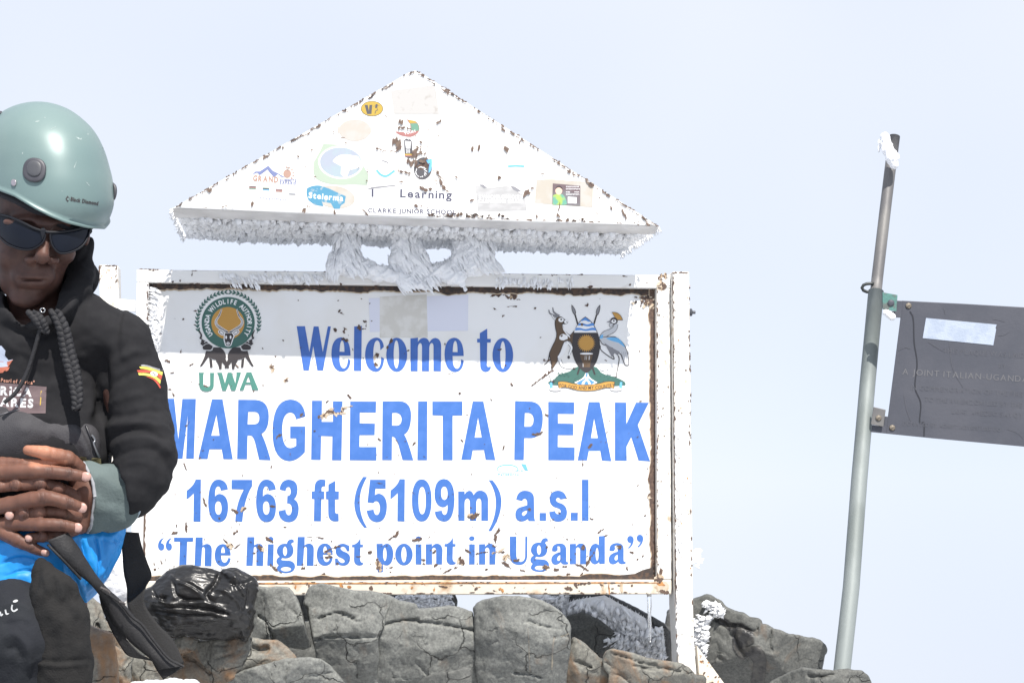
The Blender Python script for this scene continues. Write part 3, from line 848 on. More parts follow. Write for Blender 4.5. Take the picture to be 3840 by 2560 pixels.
eleph = ["M385,870 L495,870 Q570,920 580,1010 L560,1080 L520,1085 L440,1060 L420,1050 Q360,1040 320,1010 L225,1145 L190,1148 Q260,1040 285,920 L380,915",
         "M330,1018 L375,1055 L383,1165 L345,1165", "M430,1058 L520,1088 L515,1190 L475,1190 Q480,1130 430,1070", "M523,1092 L568,1030 L628,1170 L600,1180"]
head = "M235,770 L300,790 L320,812 L378,850 Q390,870 350,905 L250,910 L235,880 L240,850 L200,815"
for mir in (False, True):
    f = (lambda L: mirB(L)) if mir else (lambda L: L)
    for e in eleph: d.poly(f(Bm(e)), BLACKP)
    d.poly(f(Bm(head)), BLACKP)
    d.poly(f([Bp(stroke2([(262, 795), (205, 748), (215, 690), (180, 615)], 44, 12))]), BLACKP)
    d.poly(f([Bp(stroke2([(215, 770), (165, 735), (170, 690)], 22, 6))]), WHITEP)
    d.poly(f([Bp(stroke2([(238, 905), (300, 915), (360, 915), (385, 880), (388, 850)], 8))]), WHITEP)
    d.poly(f([Bp(stroke2([(235, 852), (280, 822), (325, 812)], 6))]), WHITEP)
    d.poly(f([Bp(ell2(268, 792, 8, 8, 8))]), WHITEP)
for s in ("M170,1240 L262,1240 L245,1258 L245,1420 Q248,1455 290,1458 Q335,1455 345,1420 L345,1258 L330,1243 L412,1243 L403,1260 L398,1440 Q380,1512 290,1517 Q200,1512 188,1440 L182,1258",
          "M443,1240 L520,1240 L520,1250 L563,1400 L602,1240 L660,1238 L716,1400 L735,1250 L725,1235 L800,1236 L715,1506 L655,1503 L620,1390 L575,1508 L525,1506 L465,1270",
          "M880,1235 L950,1233 L1058,1497 L965,1495 L945,1412 L865,1412 L835,1500 L775,1500 M908,1290 L873,1382 L940,1382"):
    d.poly(Bm(s), GREENL)
d.build('emblem', SIGN, 'round green and ochre antelope emblem held up by two elephants over the letters UWA')

# ---- coat of arms
ka = 0.24229
def Am(s): return path(s, 1980, 1110, ka)
def Ap(pts): return [(1980 + ka * x, 1110 + ka * y) for x, y in pts]
d = Decal(SP, 0.0008)
def outl(d, pts, w_out, w_in, mo, mi, w2o=None, w2i=None):
    d.poly(Ap(stroke2(pts, w_out, w2o)), mo); d.poly(Ap(stroke2(pts, w_in, w2i)), mi)
d.poly(Am("M310,1335 Q340,1300 400,1290 L470,1220 L560,1190 L640,1165 L720,1110 Q760,1090 800,1090 L900,1180 L1010,1090 Q1060,1090 1090,1130 L1130,1180 L1200,1215 L1330,1245 Q1420,1275 1490,1320 Q1530,1360 1500,1380 L1340,1390 L460,1380 L370,1375 Q310,1365 310,1335"), GREEN)
rnd = random.Random(5)
for _ in range(34):
    x = rnd.uniform(420, 1420); y = rnd.uniform(1230, 1330)
    d.poly(Ap([(x - 9, y - 9), (x, y + 3), (x + 9, y - 9), (x, y + 10)]), BLACKP)
d.poly(Am("M890,1190 L930,1190 Q935,1250 1000,1290 Q1050,1320 1075,1335 L1000,1375 L800,1375 L715,1335 Q830,1290 870,1240"), WHITEP)
for s in ("M898,1192 L925,1192 Q925,1240 905,1260 Q890,1240 898,1192", "M745,1340 Q850,1290 880,1270 L890,1290 Q830,1320 830,1372 L800,1370", "M940,1270 Q990,1310 1045,1335 L975,1365 Q960,1310 925,1290", "M905,1310 Q935,1330 940,1375 L870,1375 Q870,1330 905,1310"):
    d.poly(Am(s), BLUEP)
d.poly(Ap(stroke2([(800, 1100), (765, 1215)], 26)), BLACKP); d.poly(Ap(stroke2([(1000, 1110), (1035, 1215)], 26)), BLACKP)
d.poly(Ap(stroke2([(728, 285), (775, 450)], 24)), BLACKP); d.poly(Ap(stroke2([(1062, 290), (1015, 450)], 24)), BLACKP)
for s in ("M674,130 Q748,205 742,268 L724,298 Q664,240 674,130", "M1118,130 Q1124,232 1082,294 L1058,290 Q1028,215 1118,130"): d.poly(Am(s), BLACKP)
for s in ("M682,155 Q736,210 731,262 L722,280 Q678,235 682,155", "M1108,155 Q1112,228 1078,280 L1064,278 Q1042,218 1108,155"): d.poly(Am(s), GREYP)
d.poly(Am("M888,318 Q1005,390 1050,500 Q1125,650 1115,800 Q1080,1100 905,1190 Q730,1110 680,850 Q670,650 745,470 Q800,370 888,318"), BLACKP)
d.poly(Am("M888,330 Q1000,400 1068,565 L708,565 Q760,420 888,330"), WHITEP)
for s in ("M888,330 Q940,365 975,395 Q940,400 920,390 Q880,365 845,385 Q825,390 815,385 Q850,350 888,330", "M785,425 Q830,410 870,425 Q920,450 960,425 Q1000,410 1012,420 L1030,460 Q990,455 950,468 Q900,470 860,455 Q820,445 768,462",
          "M745,490 Q800,485 850,505 Q900,520 960,495 Q1010,480 1045,495 L1058,535 Q1000,520 940,535 Q880,545 840,530 Q790,520 725,535"): d.poly(Am(s), BLUEP)
d.poly(Ap([(903 + (142 if i % 2 == 0 else 104) * math.sin(i * math.pi / 26), 727 - (142 if i % 2 == 0 else 104) * math.cos(i * math.pi / 26)) for i in range(52)]), GOLD)
d.poly(Am("M805,890 L1005,895 Q985,990 965,1030 L960,1100 L850,1098 L845,1020 Q810,970 805,890"), BROWNP)
d.poly(Ap(ell2(905, 890, 102, 15, 20)), WHITEP)
for x in (945, 955, 910, 885): d.poly(Ap(stroke2([(x, 925), (x - 4, 985)], 5)), WHITEP)
d.poly(Ap(stroke2([(852, 1040), (853, 1095)], 6)), WHITEP)
# antelope
for p in ([(345, 1060), (330, 1150), (372, 1310)], [(490, 985), (545, 1085), (700, 1115)]): outl(d, p, 50, 38, BLACKP, WHITEP, 34, 24)
outl(d, [(600, 700), (672, 790), (640, 900)], 48, 36, BLACKP, WHITEP, 36, 26)
d.poly(Ap(ell2(630, 945, 20, 26, 12)), BLACKP); d.poly(Ap(ell2(385, 1325, 32, 16, 12)), BLACKP); d.poly(Ap(ell2(712, 1122, 24, 16, 12)), BLACKP)
d.poly(Ap(stroke2([(335, 880), (305, 1010), (250, 1060)], 14)), BLACKP)
for p in ([(322, 212), (345, 272), (455, 322)], [(382, 176), (402, 250), (485, 310)]): outl(d, p, 12, 6, BLACKP, GREYP, 34, 26)
outl(d, [(368, 288), (400, 340), (436, 368)], 26, 16, BLACKP, WHITEP)
d.poly(Am("M440,335 Q470,306 522,321 L572,362 Q620,368 620,410 Q602,438 542,434 L533,448 L562,520 Q632,600 656,598 L718,528 L704,642 L693,764 L648,702 L600,694 Q572,704 562,712 Q523,792 503,862 Q458,932 463,1002 L402,1094 L365,1152 L356,1052 Q326,930 326,880 Q366,780 411,700 Q446,620 436,560 Q406,450 416,380"), BLACKP)
d.poly(Am("M444,345 Q470,314 518,328 L560,362 L540,424 L520,432 L552,522 Q620,608 652,608 L702,560 L692,640 L684,740 L652,694 L600,682 Q566,696 552,708 Q513,786 493,856 Q448,930 450,1000 L398,1082 L370,1130 L366,1050 Q338,930 338,880 Q376,780 421,700 Q456,620 446,560 Q420,450 426,386"), BROWNP)
d.poly(Am("M560,715 Q604,720 625,738 L562,882 L482,972 Q452,960 462,930 Q520,860 560,715"), WHITEP)
d.poly(Am("M530,455 Q580,560 640,605 L655,650 Q600,610 545,520 Z"), WHITEP)
d.poly(Ap(ell2(512, 368, 42, 34, 20)), WHITEP); d.poly(Ap(ell2(514, 362, 15, 14, 12)), BLACKP); d.poly(Ap(ell2(587, 396, 28, 30, 16)), WHITEP); d.poly(Ap(ell2(598, 402, 8, 6, 8)), BLACKP)
d.poly(Ap(blob2(rnd, 550, 635, 136, 96, 0, 12, 0.12)), WHITEP); d.poly(Ap(blob2(rnd, 520, 615, 44, 26, -0.5, 9, 0.2)), BROWNP)
# crane
for p in ([(1310, 900), (1324, 975), (1140, 845), (1118, 765)], [(1395, 920), (1410, 990), (1364, 1245)]): d.poly(Ap(stroke2(p, 15, 12)), BLACKP)
d.poly(Ap(stroke2([(1335, 1250), (1380, 1250)], 10)), BLACKP)
outl(d, [(1368, 430), (1325, 520), (1190, 590), (1150, 665)], 62, 50, BLACKP, LGREYP, 110, 96)
d.poly(Am("M1094,650 Q1180,612 1342,624 Q1486,684 1538,850 Q1572,960 1566,1064 Q1542,1094 1496,1066 L1432,905 Q1376,866 1296,806 L1146,746"), BLACKP)
d.poly(Am("M1104,654 Q1184,624 1338,636 Q1476,692 1526,850 Q1558,960 1554,1058 Q1540,1078 1506,1056 L1444,896 Q1384,856 1304,796 L1154,736"), LGREYP)
d.poly(Am("M1205,655 Q1300,618 1400,652 Q1480,722 1502,792 L1400,722 L1290,690"), SKYP)
d.poly(Am("M1120,610 L1165,590 L1160,650 L1110,660"), SKYP)
d.poly(Am("M1180,720 L1300,800 L1420,860 L1390,920 L1340,880 L1300,945 L1250,850"), GREYP)
for x in (1470, 1498, 1525): d.poly(Ap(stroke2([(x - 20, 860), (x + 10, 1040)], 5)), GREYP)
d.poly(Am("M1296,246 Q1432,236 1471,373 L1368,372"), BLACKP); d.poly(Am("M1303,253 Q1426,246 1461,366 L1372,364"), GOLD)
d.poly(Ap(ell2(1330, 384, 58, 54, 22)), BLACKP); d.poly(Ap(ell2(1328, 390, 38, 31, 18)), WHITEP); d.poly(Ap(ell2(1328, 382, 14, 14, 12)), BLACKP)
d.poly(Am("M1280,372 L1212,404 L1284,412"), GREYP); d.poly(Ap(ell2(1286, 446, 36, 31, 16, -0.5)), BLACKP); d.poly(Ap(ell2(1286, 446, 30, 25, 16, -0.5)), LGREYP)
for c in ((1155, 1120), (1258, 1115), (1262, 1185)):
    d.poly(Ap(ell2(c[0], c[1], 42, 34, 18)), GREYP); d.poly(Ap(ell2(c[0], c[1], 38, 30, 18)), WHITEP)
for i in range(9): d.poly(Ap(ell2(470 + i * 20, 1190 + (i % 3) * 18, 22, 7, 8, -0.8 + (i % 4) * 0.5)), GREEN)
# scroll
for cx in (425, 1366): d.poly(Ap(ell2(cx, 1440, 98, 34, 24)), GREYP); d.poly(Ap(ell2(cx, 1436, 92, 28, 24)), WHITEP)
d.poly(Am("M335,1342 L372,1330 L385,1420 L340,1424"), SKYP); d.poly(Am("M1424,1330 L1458,1330 L1455,1428 L1412,1420"), SKYP)
d.poly(Am("M460,1324 Q520,1304 620,1329 Q760,1369 900,1369 Q1080,1364 1180,1324 Q1280,1304 1345,1325 L1335,1432 Q1260,1411 1180,1426 Q1050,1471 900,1471 Q740,1466 640,1426 Q540,1401 474,1431"), BLACKP)
d.poly(Am("M467,1332 Q520,1312 620,1337 Q760,1377 900,1377 Q1080,1372 1180,1332 Q1280,1312 1338,1332 L1329,1423 Q1260,1403 1180,1418 Q1050,1463 900,1463 Q740,1458 640,1418 Q540,1393 480,1423"), GOLD)
def arc_s(X, Y):
    x = 488 + X; cv = 1403 + 42 * math.cos((x - 900) / 420 * 1.55) if abs(x - 900) < 430 else 1403
    return (x, cv + Y)
T = text2('FOR GOD AND MY COUNTRY', 0, 0, 56, 860, 0.012, arc=arc_s)
d.tris([Ap(t) for t in T], BLACKP)
d.build('coat_of_arms', SIGN, 'printed coat of arms with antelope, shield and crested crane over an ochre motto scroll')

# ---- old papers glued on the panel
d = Decal(SP, 0.0006)
d.poly([(1383, 1118), (1756, 1105), (1755, 1240), (1387, 1245)], M('pale_blue_paper', (0.68, 0.70, 0.80), 0.7))
d.poly([(1424, 1112), (1600, 1104), (1604, 1266), (1424, 1266)], M('old_beige_paper', (0.60, 0.585, 0.545), 0.8, col2=(0.68, 0.67, 0.64), vscale=30))
d.build('glued_paper', SIGN, 'faded beige and pale blue papers glued above the word Welcome')
d = Decal(SP, 0.0009)
d.poly(ell2(1903, 1757, 40, 17, 24), SKYP); d.poly(ell2(1903, 1759, 37, 14, 24), WHITEP); d.poly([(1954, 1738), (1972, 1740), (1981, 1765), (1968, 1762)], SKYP)
d.tris(text2('Chamonix', 1888, 1766, 8, 76, 0.02), SKYP); d.tris(text2('Parapente', 1868, 1781, 8, 80, 0.02), SKYP)
d.build('sticker', SIGN, 'tiny pale blue sticker with the words Chamonix Parapente')
# ---- stickers on the pediment (flat prints, each its own piece)
PF = lambda u, v, off: on_plane(u, v, PED_OFF + off)
CE = (600, 250); ke = 1100 / 2352
def Es(s): return path(s, 600, 250, ke)
def Ep(pts): return [(600 + ke * x, 250 + ke * y) for x, y in pts]
def sticker(label, base=0.0006): return Decal(PF, base), label
def fin(d, label): 
    o = d.build('sticker', ped, label); return o
PEACH = M('faded_peach_paper', (0.44, 0.40, 0.36), 0.7, col2=(0.45, 0.425, 0.40), vscale=30)
YEL = M('yellow_print', (0.42, 0.29, 0.045), 0.5)
PGREEN = M('washed_green_print', (0.35, 0.42, 0.34), 0.6); PBLUE = M('washed_blue_print', (0.32, 0.35, 0.42), 0.6, col2=(0.31, 0.38, 0.42), vscale=25)
PRED = M('faded_red_print', (0.33, 0.14, 0.13), 0.6); PORG = M('faded_orange_print', (0.37, 0.235, 0.19), 0.6); PVIO = M('faded_violet_print', (0.15, 0.18, 0.34), 0.6)
CYAN = M('cyan_print', (0.07, 0.24, 0.37), 0.5, col2=(0.25, 0.34, 0.40), vscale=60, col2_lo=0.58, col2_hi=0.62)
DGREY = M('dark_grey_print', (0.075, 0.072, 0.08), 0.5); GREENB = M('bright_green_print', (0.12, 0.26, 0.19), 0.5); BEIGE = M('aged_beige_tape', (0.42, 0.385, 0.335), 0.7, col2=(0.44, 0.42, 0.39), vscale=30)
d = Decal(PF, 0.0006)
d.poly(ell2(1395, 408, 42, 29, 36), DGREY); d.poly(ell2(1395, 408, 40, 27, 36), YEL)
ks = 500 / 2240
d.poly(path("M525,198 L578,198 L597,300 L608,198 L654,198 L640,350 L568,352", 1250, 350, ks), DGREY)
d.poly(path("M710,185 L745,185 L742,208 L790,210 L742,216 L738,250 L700,250 L706,222 L665,222 L706,212", 1250, 350, ks), DGREY)
d.poly([(1250 + ks * x, 350 + ks * y) for x, y in stroke2([(700, 345), (712, 300), (740, 285), (735, 258)], 12)], DGREY)
fin(d, 'small yellow oval sticker with a dark V')
d = Decal(PF, 0.0006); d.poly(ell2(1331, 489, 60, 41, 36), PEACH); d.poly([(1265, 478), (1278, 474), (1278, 500), (1265, 498)], PEACH); d.poly([(1384, 474), (1392, 478), (1392, 498), (1384, 500)], PEACH)
fin(d, 'blank faded peach oval sticker')
d = Decal(PF, 0.0006); d.poly([(1465, 340), (1632, 318), (1648, 428), (1478, 428)], M('faint_cream_paper', (0.43, 0.42, 0.41), 0.7, col2=(0.36, 0.34, 0.32), vscale=60, col2_lo=0.6, col2_hi=0.72)); fin(d, 'faint cream paper square near the peak')
d = Decal(PF, 0.0006)
d.poly(path("M1230,440 Q1310,450 1380,470 Q1450,520 1450,600 Q1430,700 1290,735 Q1110,730 1035,640 Q1130,650 1230,660 L1300,640 L1290,520 Z", 1250, 350, ks), PRED)
d.poly(path("M1290,510 L1410,505 Q1450,560 1435,630 L1330,635 Q1290,610 1310,570 Z", 1250, 350, ks), GREENB)
d.poly(path("M1260,455 Q1350,450 1410,495 L1290,505 Z", 1250, 350, ks), YEL)
d.tris(text2('TOURS', 1518, 506, 9, 44, 0.02, rot=-0.25), WHITEP)
fin(d, 'torn round sticker in red, green and yellow')
d = Decal(PF, 0.0006)
d.poly(path("M1180,780 L1232,750 L1262,772 L1290,762 L1325,800 L1345,1085 L1268,1112 L1190,1072", 1250, 350, ks), WHITEP)
d.poly(path("M1186,790 L1232,758 L1262,780 L1290,770 L1318,806 L1336,1078 L1268,1100 L1198,1066", 1250, 350, ks), DGREY)
d.poly(path("M1202,800 L1300,810 L1292,930 L1222,930", 1250, 350, ks), WHITEP)
for i, t in enumerate(('MAR', 'GHE', 'RITA')): d.tris(text2(t, 1250 + ks * 1222, 350 + ks * (963 + i * 22), 4, 16, 0.03), WHITEP)
d.poly(path("M1196,1018 L1330,1018 L1331,1040 L1197,1040", 1250, 350, ks), YEL); d.poly(path("M1197,1040 L1331,1040 L1332,1060 L1198,1060", 1250, 350, ks), PRED)
fin(d, 'small dark pentagon sticker with a yellow and red stripe')
d = Decal(PF, 0.0006)
d.poly(Es("M1310,618 L1420,625 Q1640,740 1675,890 L1660,950 L1540,945 Q1330,960 1255,900 Q1215,850 1235,760 Q1280,690 1310,618"), PGREEN)
d.poly(Ep(ell2(1450, 768, 180, 132, 48, 0.05)), WHITEP); d.poly(Ep(ell2(1450, 768, 168, 120, 48, 0.05)), PBLUE)
d.poly(Es("M1385,760 Q1420,700 1500,705 L1590,720 L1630,800 L1520,830 L1490,900 L1450,860 L1455,800 Z"), WHITEP)
d.poly(Es("M1530,930 Q1560,870 1620,840 L1660,890 L1640,940"), PGREEN)
fin(d, 'big washed out round sticker with a blue globe on green')
d = Decal(PF, 0.0006)
sh = [(1400, 582), (1471, 582), (1472, 610), (1462, 632), (1438, 647), (1414, 632), (1402, 610)]
d.poly([sh, [(1402 + (x - 1402) * 0.97 + 1, 583.2 + (y - 582) * 0.965) for x, y in sh]], LGREYP)
d.poly(stroke2([(1412, 638), (1428, 655), (1450, 660), (1480, 640)], 8), SKYP); d.poly(stroke2([(1432, 602), (1446, 606), (1456, 611)], 4), GREYP)
fin(d, 'faint outlined school crest with a blue ribbon')
d = Decal(PF, 0.0006)
d.poly(ell2(1586, 632, 34, 42, 30, 0.15), DGREY)
d.poly(path("M1545,1130 L1650,1095 Q1672,1180 1640,1300 L1600,1340 L1610,1200 Z", 1250, 350, ks), SKYP)
d.poly(path("M1380,1240 L1560,1130 L1600,1200 L1590,1260 L1480,1290 Z", 1250, 350, ks), RUST)
for i in range(12):
    a = i * 2.4; d.poly(stroke2([(1576 + 16 * math.cos(a), 645 + 18 * math.sin(a)), (1580 + 22 * math.cos(a + .5), 645 + 20 * math.sin(a + .5))], 2.5), WHITEP)
fin(d, 'scratched dark oval sticker with a light blue edge')
d = Decal(PF, 0.0006)
d.poly(Es("M735,870 L765,840 L800,840 L868,795 L905,835 L940,852 L1005,890 L975,885 L945,862 L915,888 L880,850 L862,825 L830,850 L800,870 L778,850 Z"), PVIO)
d.poly(Ep(ell2(1020, 858, 32, 34, 20)), PORG)
for i in range(6):
    a = -1.7 + i * 0.5; d.poly(Ep(stroke2([(1020 + 42 * math.cos(a), 858 + 42 * math.sin(a)), (1020 + 60 * math.cos(a), 858 + 60 * math.sin(a))], 9)), PORG)
d.tris(text2('GRAND', 600 + ke * 744, 250 + ke * 915, 21, 98, 0.05, rot=0.07), PORG)
d.tris(text2('SUMMITS', 600 + ke * 962, 250 + ke * 918, 10, 64, 0.03, rot=0.05), PVIO)
d.tris(text2('SAFARIS', 600 + ke * 960, 250 + ke * 940, 10, 62, 0.03, rot=0.06), PVIO)
for x, y, cs in ((742, 970, (DGREY, PRED, GREENB)), (850, 980, (PGREEN, DGREY, SKYP)), (955, 992, (GREYP, PRED, PORG)), (1060, 1015, (WHITEP, LGREYP, GREYP))):
    for j, c in enumerate(cs): d.poly(Ep([(x - 28, y - 14 + j * 9), (x + 28, y - 11 + j * 9), (x + 28, y - 4 + j * 9), (x - 28, y - 7 + j * 9)]), c)
d.tris(text2('www.granding.co', 600 + ke * 796, 250 + ke * 1058, 8, 102, 0.015, rot=0.06), PVIO)
fin(d, 'faded orange and violet sticker reading GRAND SUMMITS SAFARIS')
d = Decal(PF, 0.0006)
d.poly(Ep(ell2(1400, 1045, 165, 90, 36, 0.15)), BEIGE)
d.poly(Es("M1180,975 Q1230,945 1290,955 L1360,980 Q1400,1000 1490,1040 L1480,1095 Q1440,1110 1445,1140 L1395,1140 L1370,1095 L1300,1085 L1310,1120 L1240,1110 L1190,1070 Q1165,1010 1180,975"), CYAN)
d.tris(text2('Steierma', 600 + ke * 1190, 250 + ke * 1052, 22, 134, 0.03, rot=0.09), WHITEP)
fin(d, 'bright blue sticker with the word Steierma')
d = Decal(PF, 0.0006)
d.poly(Es("M1625,990 L1830,958 L2330,1015 L2350,1205 L1660,1190 L1630,1150"), WHITEP)
NAVP = M('grey_violet_ink', (0.06, 0.06, 0.10), 0.6)
d.tris(text2('I', 1393, 738, 29, 14, 0.03), NAVP); d.tris(text2('Learning', 1500, 740, 31, 200, 0.03, rot=0.03), NAVP)
d.tris(text2('CLARKE JUNIOR SCHOOL', 1380, 797, 17, 332, 0.035, rot=0.022), NAVP)
d.poly(Es("M1640,990 L1700,965 L1870,950 L1900,955 L1760,975"), GREYP); d.poly(Es("M1630,1152 L1640,1150 L1672,1192 L1655,1190"), GREYP)
fin(d, 'white label with the words I Learning, CLARKE JUNIOR SCHOOL')
d = Decal(PF, 0.0006)
GP = M('washed_grey_paper', (0.36, 0.36, 0.365), 0.7, col2=(0.42, 0.42, 0.425), vscale=30, stretch=(1, 1, 3))
d.poly([(1782, 695), (1840, 705), (1900, 697), (1970, 735), (1976, 790), (1792, 792)], GP)
d.tris(text2('SYNCHRONICITY', 1796, 744, 12, 170, 0.03, rot=0.0), WHITEP); d.tris(text2('CLIMBING CLUB', 1792, 760, 12, 172, 0.03), WHITEP)
d.poly([(1795, 692), (1812, 692), (1826, 704), (1816, 708)], GREYP); d.poly([(1914, 697), (1930, 700), (1955, 716), (1940, 720), (1925, 712)], GREYP)
fin(d, 'torn greyish paper with faint white words')
d = Decal(PF, 0.0006)
d.poly([(2012, 674), (2070, 672), (2225, 684), (2222, 778), (2005, 762)], BEIGE)
fin(d, 'aged beige tape behind the dark poster')
d = Decal(PF, 0.0012)
d.poly([(2073, 688), (2176, 697), (2176, 772), (2071, 766)], M('maroon_print', (0.13, 0.09, 0.10), 0.5, col2=(0.16, 0.16, 0.17), vscale=12))
d.poly(path("M1518,1165 L1525,1000 Q1600,960 1690,985 Q1750,1030 1770,1150 L1740,1170", 1750, 520, 500 / 2352), M('lime_print', (0.32, 0.46, 0.10), 0.5, col2=(0.12, 0.33, 0.25), vscale=50))
d.poly([(1750 + p[0] * .2126, 520 + p[1] * .2126) for p in ell2(1625, 915, 62, 75, 20)], M('skin_print', (0.68, 0.45, 0.36), 0.5))
d.poly(path("M1560,910 Q1570,835 1630,832 Q1690,840 1692,910 Q1660,860 1620,862 Q1580,868 1560,910", 1750, 520, 500 / 2352), BLACKP)
for i, (w_, y) in enumerate(((230, 850), (230, 890), (60, 945), (80, 945), (230, 985))):
    rr = random.Random(i); x = 1750 if i != 3 else 1900
    while x < (1750 if i != 3 else 1900) + w_:
        ww = rr.uniform(16, 30); d.poly(path(f"M{x},{y-11} L{x+ww-6},{y-11} L{x+ww-6},{y+12} L{x+ww-13},{y+12} L{x+ww-13},{y-3} L{x},{y-3}", 1750, 520, 500 / 2352), WHITEP); x += ww
d.poly(path("M1785,1025 L1940,1035 L1938,1145 L1785,1140", 1750, 520, 500 / 2352), WHITEP)
fin(d, 'small dark maroon poster with a figure in green and white lettering')
d = Decal(PF, 0.0006); d.poly(stroke2([(1905, 624), (1935, 622), (1966, 624)], 7), SKYP); d.poly([(1786, 565), (1888, 562), (1905, 640), (1806, 650)], WHITEP); fin(d, 'plain white sticker with a light blue strip beside it')

# ---- chipped paint showing rust
rnd = random.Random(21)
def chips(mapper, items, name, parent, base=0.0015):
    d = Decal(mapper, base, 0.000002)
    for (u_, v_, ln, wd_, ang, mt) in items:
        if mt is RUST and ln > 16 and wd_ > 9: d.poly(scar2(rnd, u_, v_, ln * 1.15 + 2, wd_ * 1.2 + 2, ang), HALO)
        d.poly(scar2(rnd, u_, v_, ln * 1.08, wd_ * 1.15, ang), mt)
    return d
def cw(x, y): return (1000 + x * .4252, 1000 + y * .4252)
def c4(x, y): return (500 + x * .5102, 1450 + y * .5102)
def c5(x, y): return (1500 + x * .5102, 1450 + y * .5102)
L_ = []
def put(f, x, y, ln, wd_, a=0, mt=RUST): L_.append((*f(x, y), ln, wd_, a, mt))
for x, y, l, w, a in ((638, 388, 14, 5, -1), (664, 412, 16, 12, .6), (870, 470, 16, 10, 0), (880, 515, 16, 6, 1.4), (605, 550, 12, 11, 0), (697, 570, 18, 10, -.9), (722, 605, 9, 4, 1.5), (686, 635, 24, 10, -.15),
                      (815, 565, 16, 16, 0), (858, 556, 16, 7, 0), (1097, 670, 14, 13, 0), (1065, 712, 13, 6, 1.5), (973, 783, 20, 14, 1.2), (968, 857, 15, 9, 0.3), (1247, 742, 9, 5, 0), (1574, 678, 12, 5, 1.5),
                      (2052, 722, 16, 7, -.3), (2106, 866, 7, 6, 0), (2015, 368, 14, 12, 0), (2165, 358, 36, 8, 0.05), (2088, 435, 10, 7, 0), (48, 888, 20, 13, .5), (171, 1000, 17, 14, 0), (727, 1145, 20, 6, .9),
                      (2160, 1040, 14, 5, .8), (1618, 942, 26, 3, -.3), (1703, 1106, 8, 6, 0), (145, 648, 6, 5, 0), (76, 790, 6, 6, 0), (2080, 272, 86, 9, .12), (2180, 250, 24, 16, .3), (2222, 292, 16, 6, 0), (300, 718, 8, 5, 0),
                      (278, 299, 4, 5, 0), (836, 286, 6, 4, 0), (908, 326, 6, 6, 0), (1100, 942, 5, 4, 0), (853, 805, 5, 4, 0), (630, 300, 7, 4, 0), (1690, 878, 5, 4, 0)): put(cw, x, y, l, w, a)
for x, y, l, w, a in ((1375, 222, 18, 11, -.3), (1430, 205, 50, 11, -.28), (1500, 182, 56, 11, -.28), (1572, 160, 40, 10, -.3), (1075, 362, 30, 8, -.5), (1240, 208, 16, 8, -.6), (1585, 72, 20, 5, .8), (1425, 106, 14, 5, -.7),
                      (472, 348, 22, 7, 1), (400, 272, 24, 6, -1), (378, 585, 28, 5, 1.3), (283, 655, 14, 6, 1.4), (1014, 587, 12, 4, 1.5), (2060, 418, 18, 5, -.8), (1938, 402, 20, 5, .9), (1808, 385, 16, 6, .7),
                      (740, 915, 28, 9, .9), (810, 900, 22, 10, -.8), (498, 767, 10, 10, 0), (525, 845, 34, 6, 1.05), (1022, 877, 20, 5, 0), (1812, 705, 24, 6, .1), (1115, 1022, 12, 6, 0), (755, 1072, 22, 8, -.6),
                      (302, 1070, 24, 8, -.5), (392, 1030, 38, 6, 1.5), (322, 1022, 14, 7, 1.3), (675, 1130, 26, 4, .8), (708, 1160, 22, 14, -.3), (765, 1168, 32, 6, -.65), (930, 1185, 26, 12, 1.3), (900, 1215, 26, 9, -.5),
                      (1335, 1100, 68, 4, 0), (1000, 1122, 34, 8, .6), (1480, 1185, 44, 9, -.2), (1425, 1212, 22, 11, -.2), (1420, 1250, 46, 7, 0), (1660, 1245, 22, 5, 0), (1740, 1210, 16, 8, .1), (1915, 1092, 50, 8, -.75),
                      (1085, 1125, 0, 0, 0), (2088, 1118, 38, 9, -.3), (1797, 1310, 46, 12, 1.45), (1850, 1325, 56, 7, .05), (1500, 1300, 10, 7, 0), (1350, 1304, 22, 8, -.2), (1035, 1325, 38, 7, .65), (1070, 1355, 26, 7, .4),
                      (1248, 1330, 16, 7, -.3), (1400, 1368, 12, 7, 0), (1385, 1388, 18, 9, 0), (1450, 1390, 14, 5, 0), (768, 1278, 12, 7, -.6), (835, 1245, 8, 5, 0), (1895, 1362, 12, 6, .5), (205, 1285, 16, 5, 1.4), (152, 1300, 12, 6, 1.4),
                      (228, 1300, 14, 5, 1.4), (185, 1332, 10, 6, 1.3), (158, 1345, 9, 8, 0), (1100, 350, 0, 0, 0), (1098, 826, 10, 5, 1.3), (1154, 495, 10, 6, 1.5), (512, 465, 9, 7, 0), (490, 520, 7, 5, 0)): 
    if l: put(c4, x, y, l, w, a)
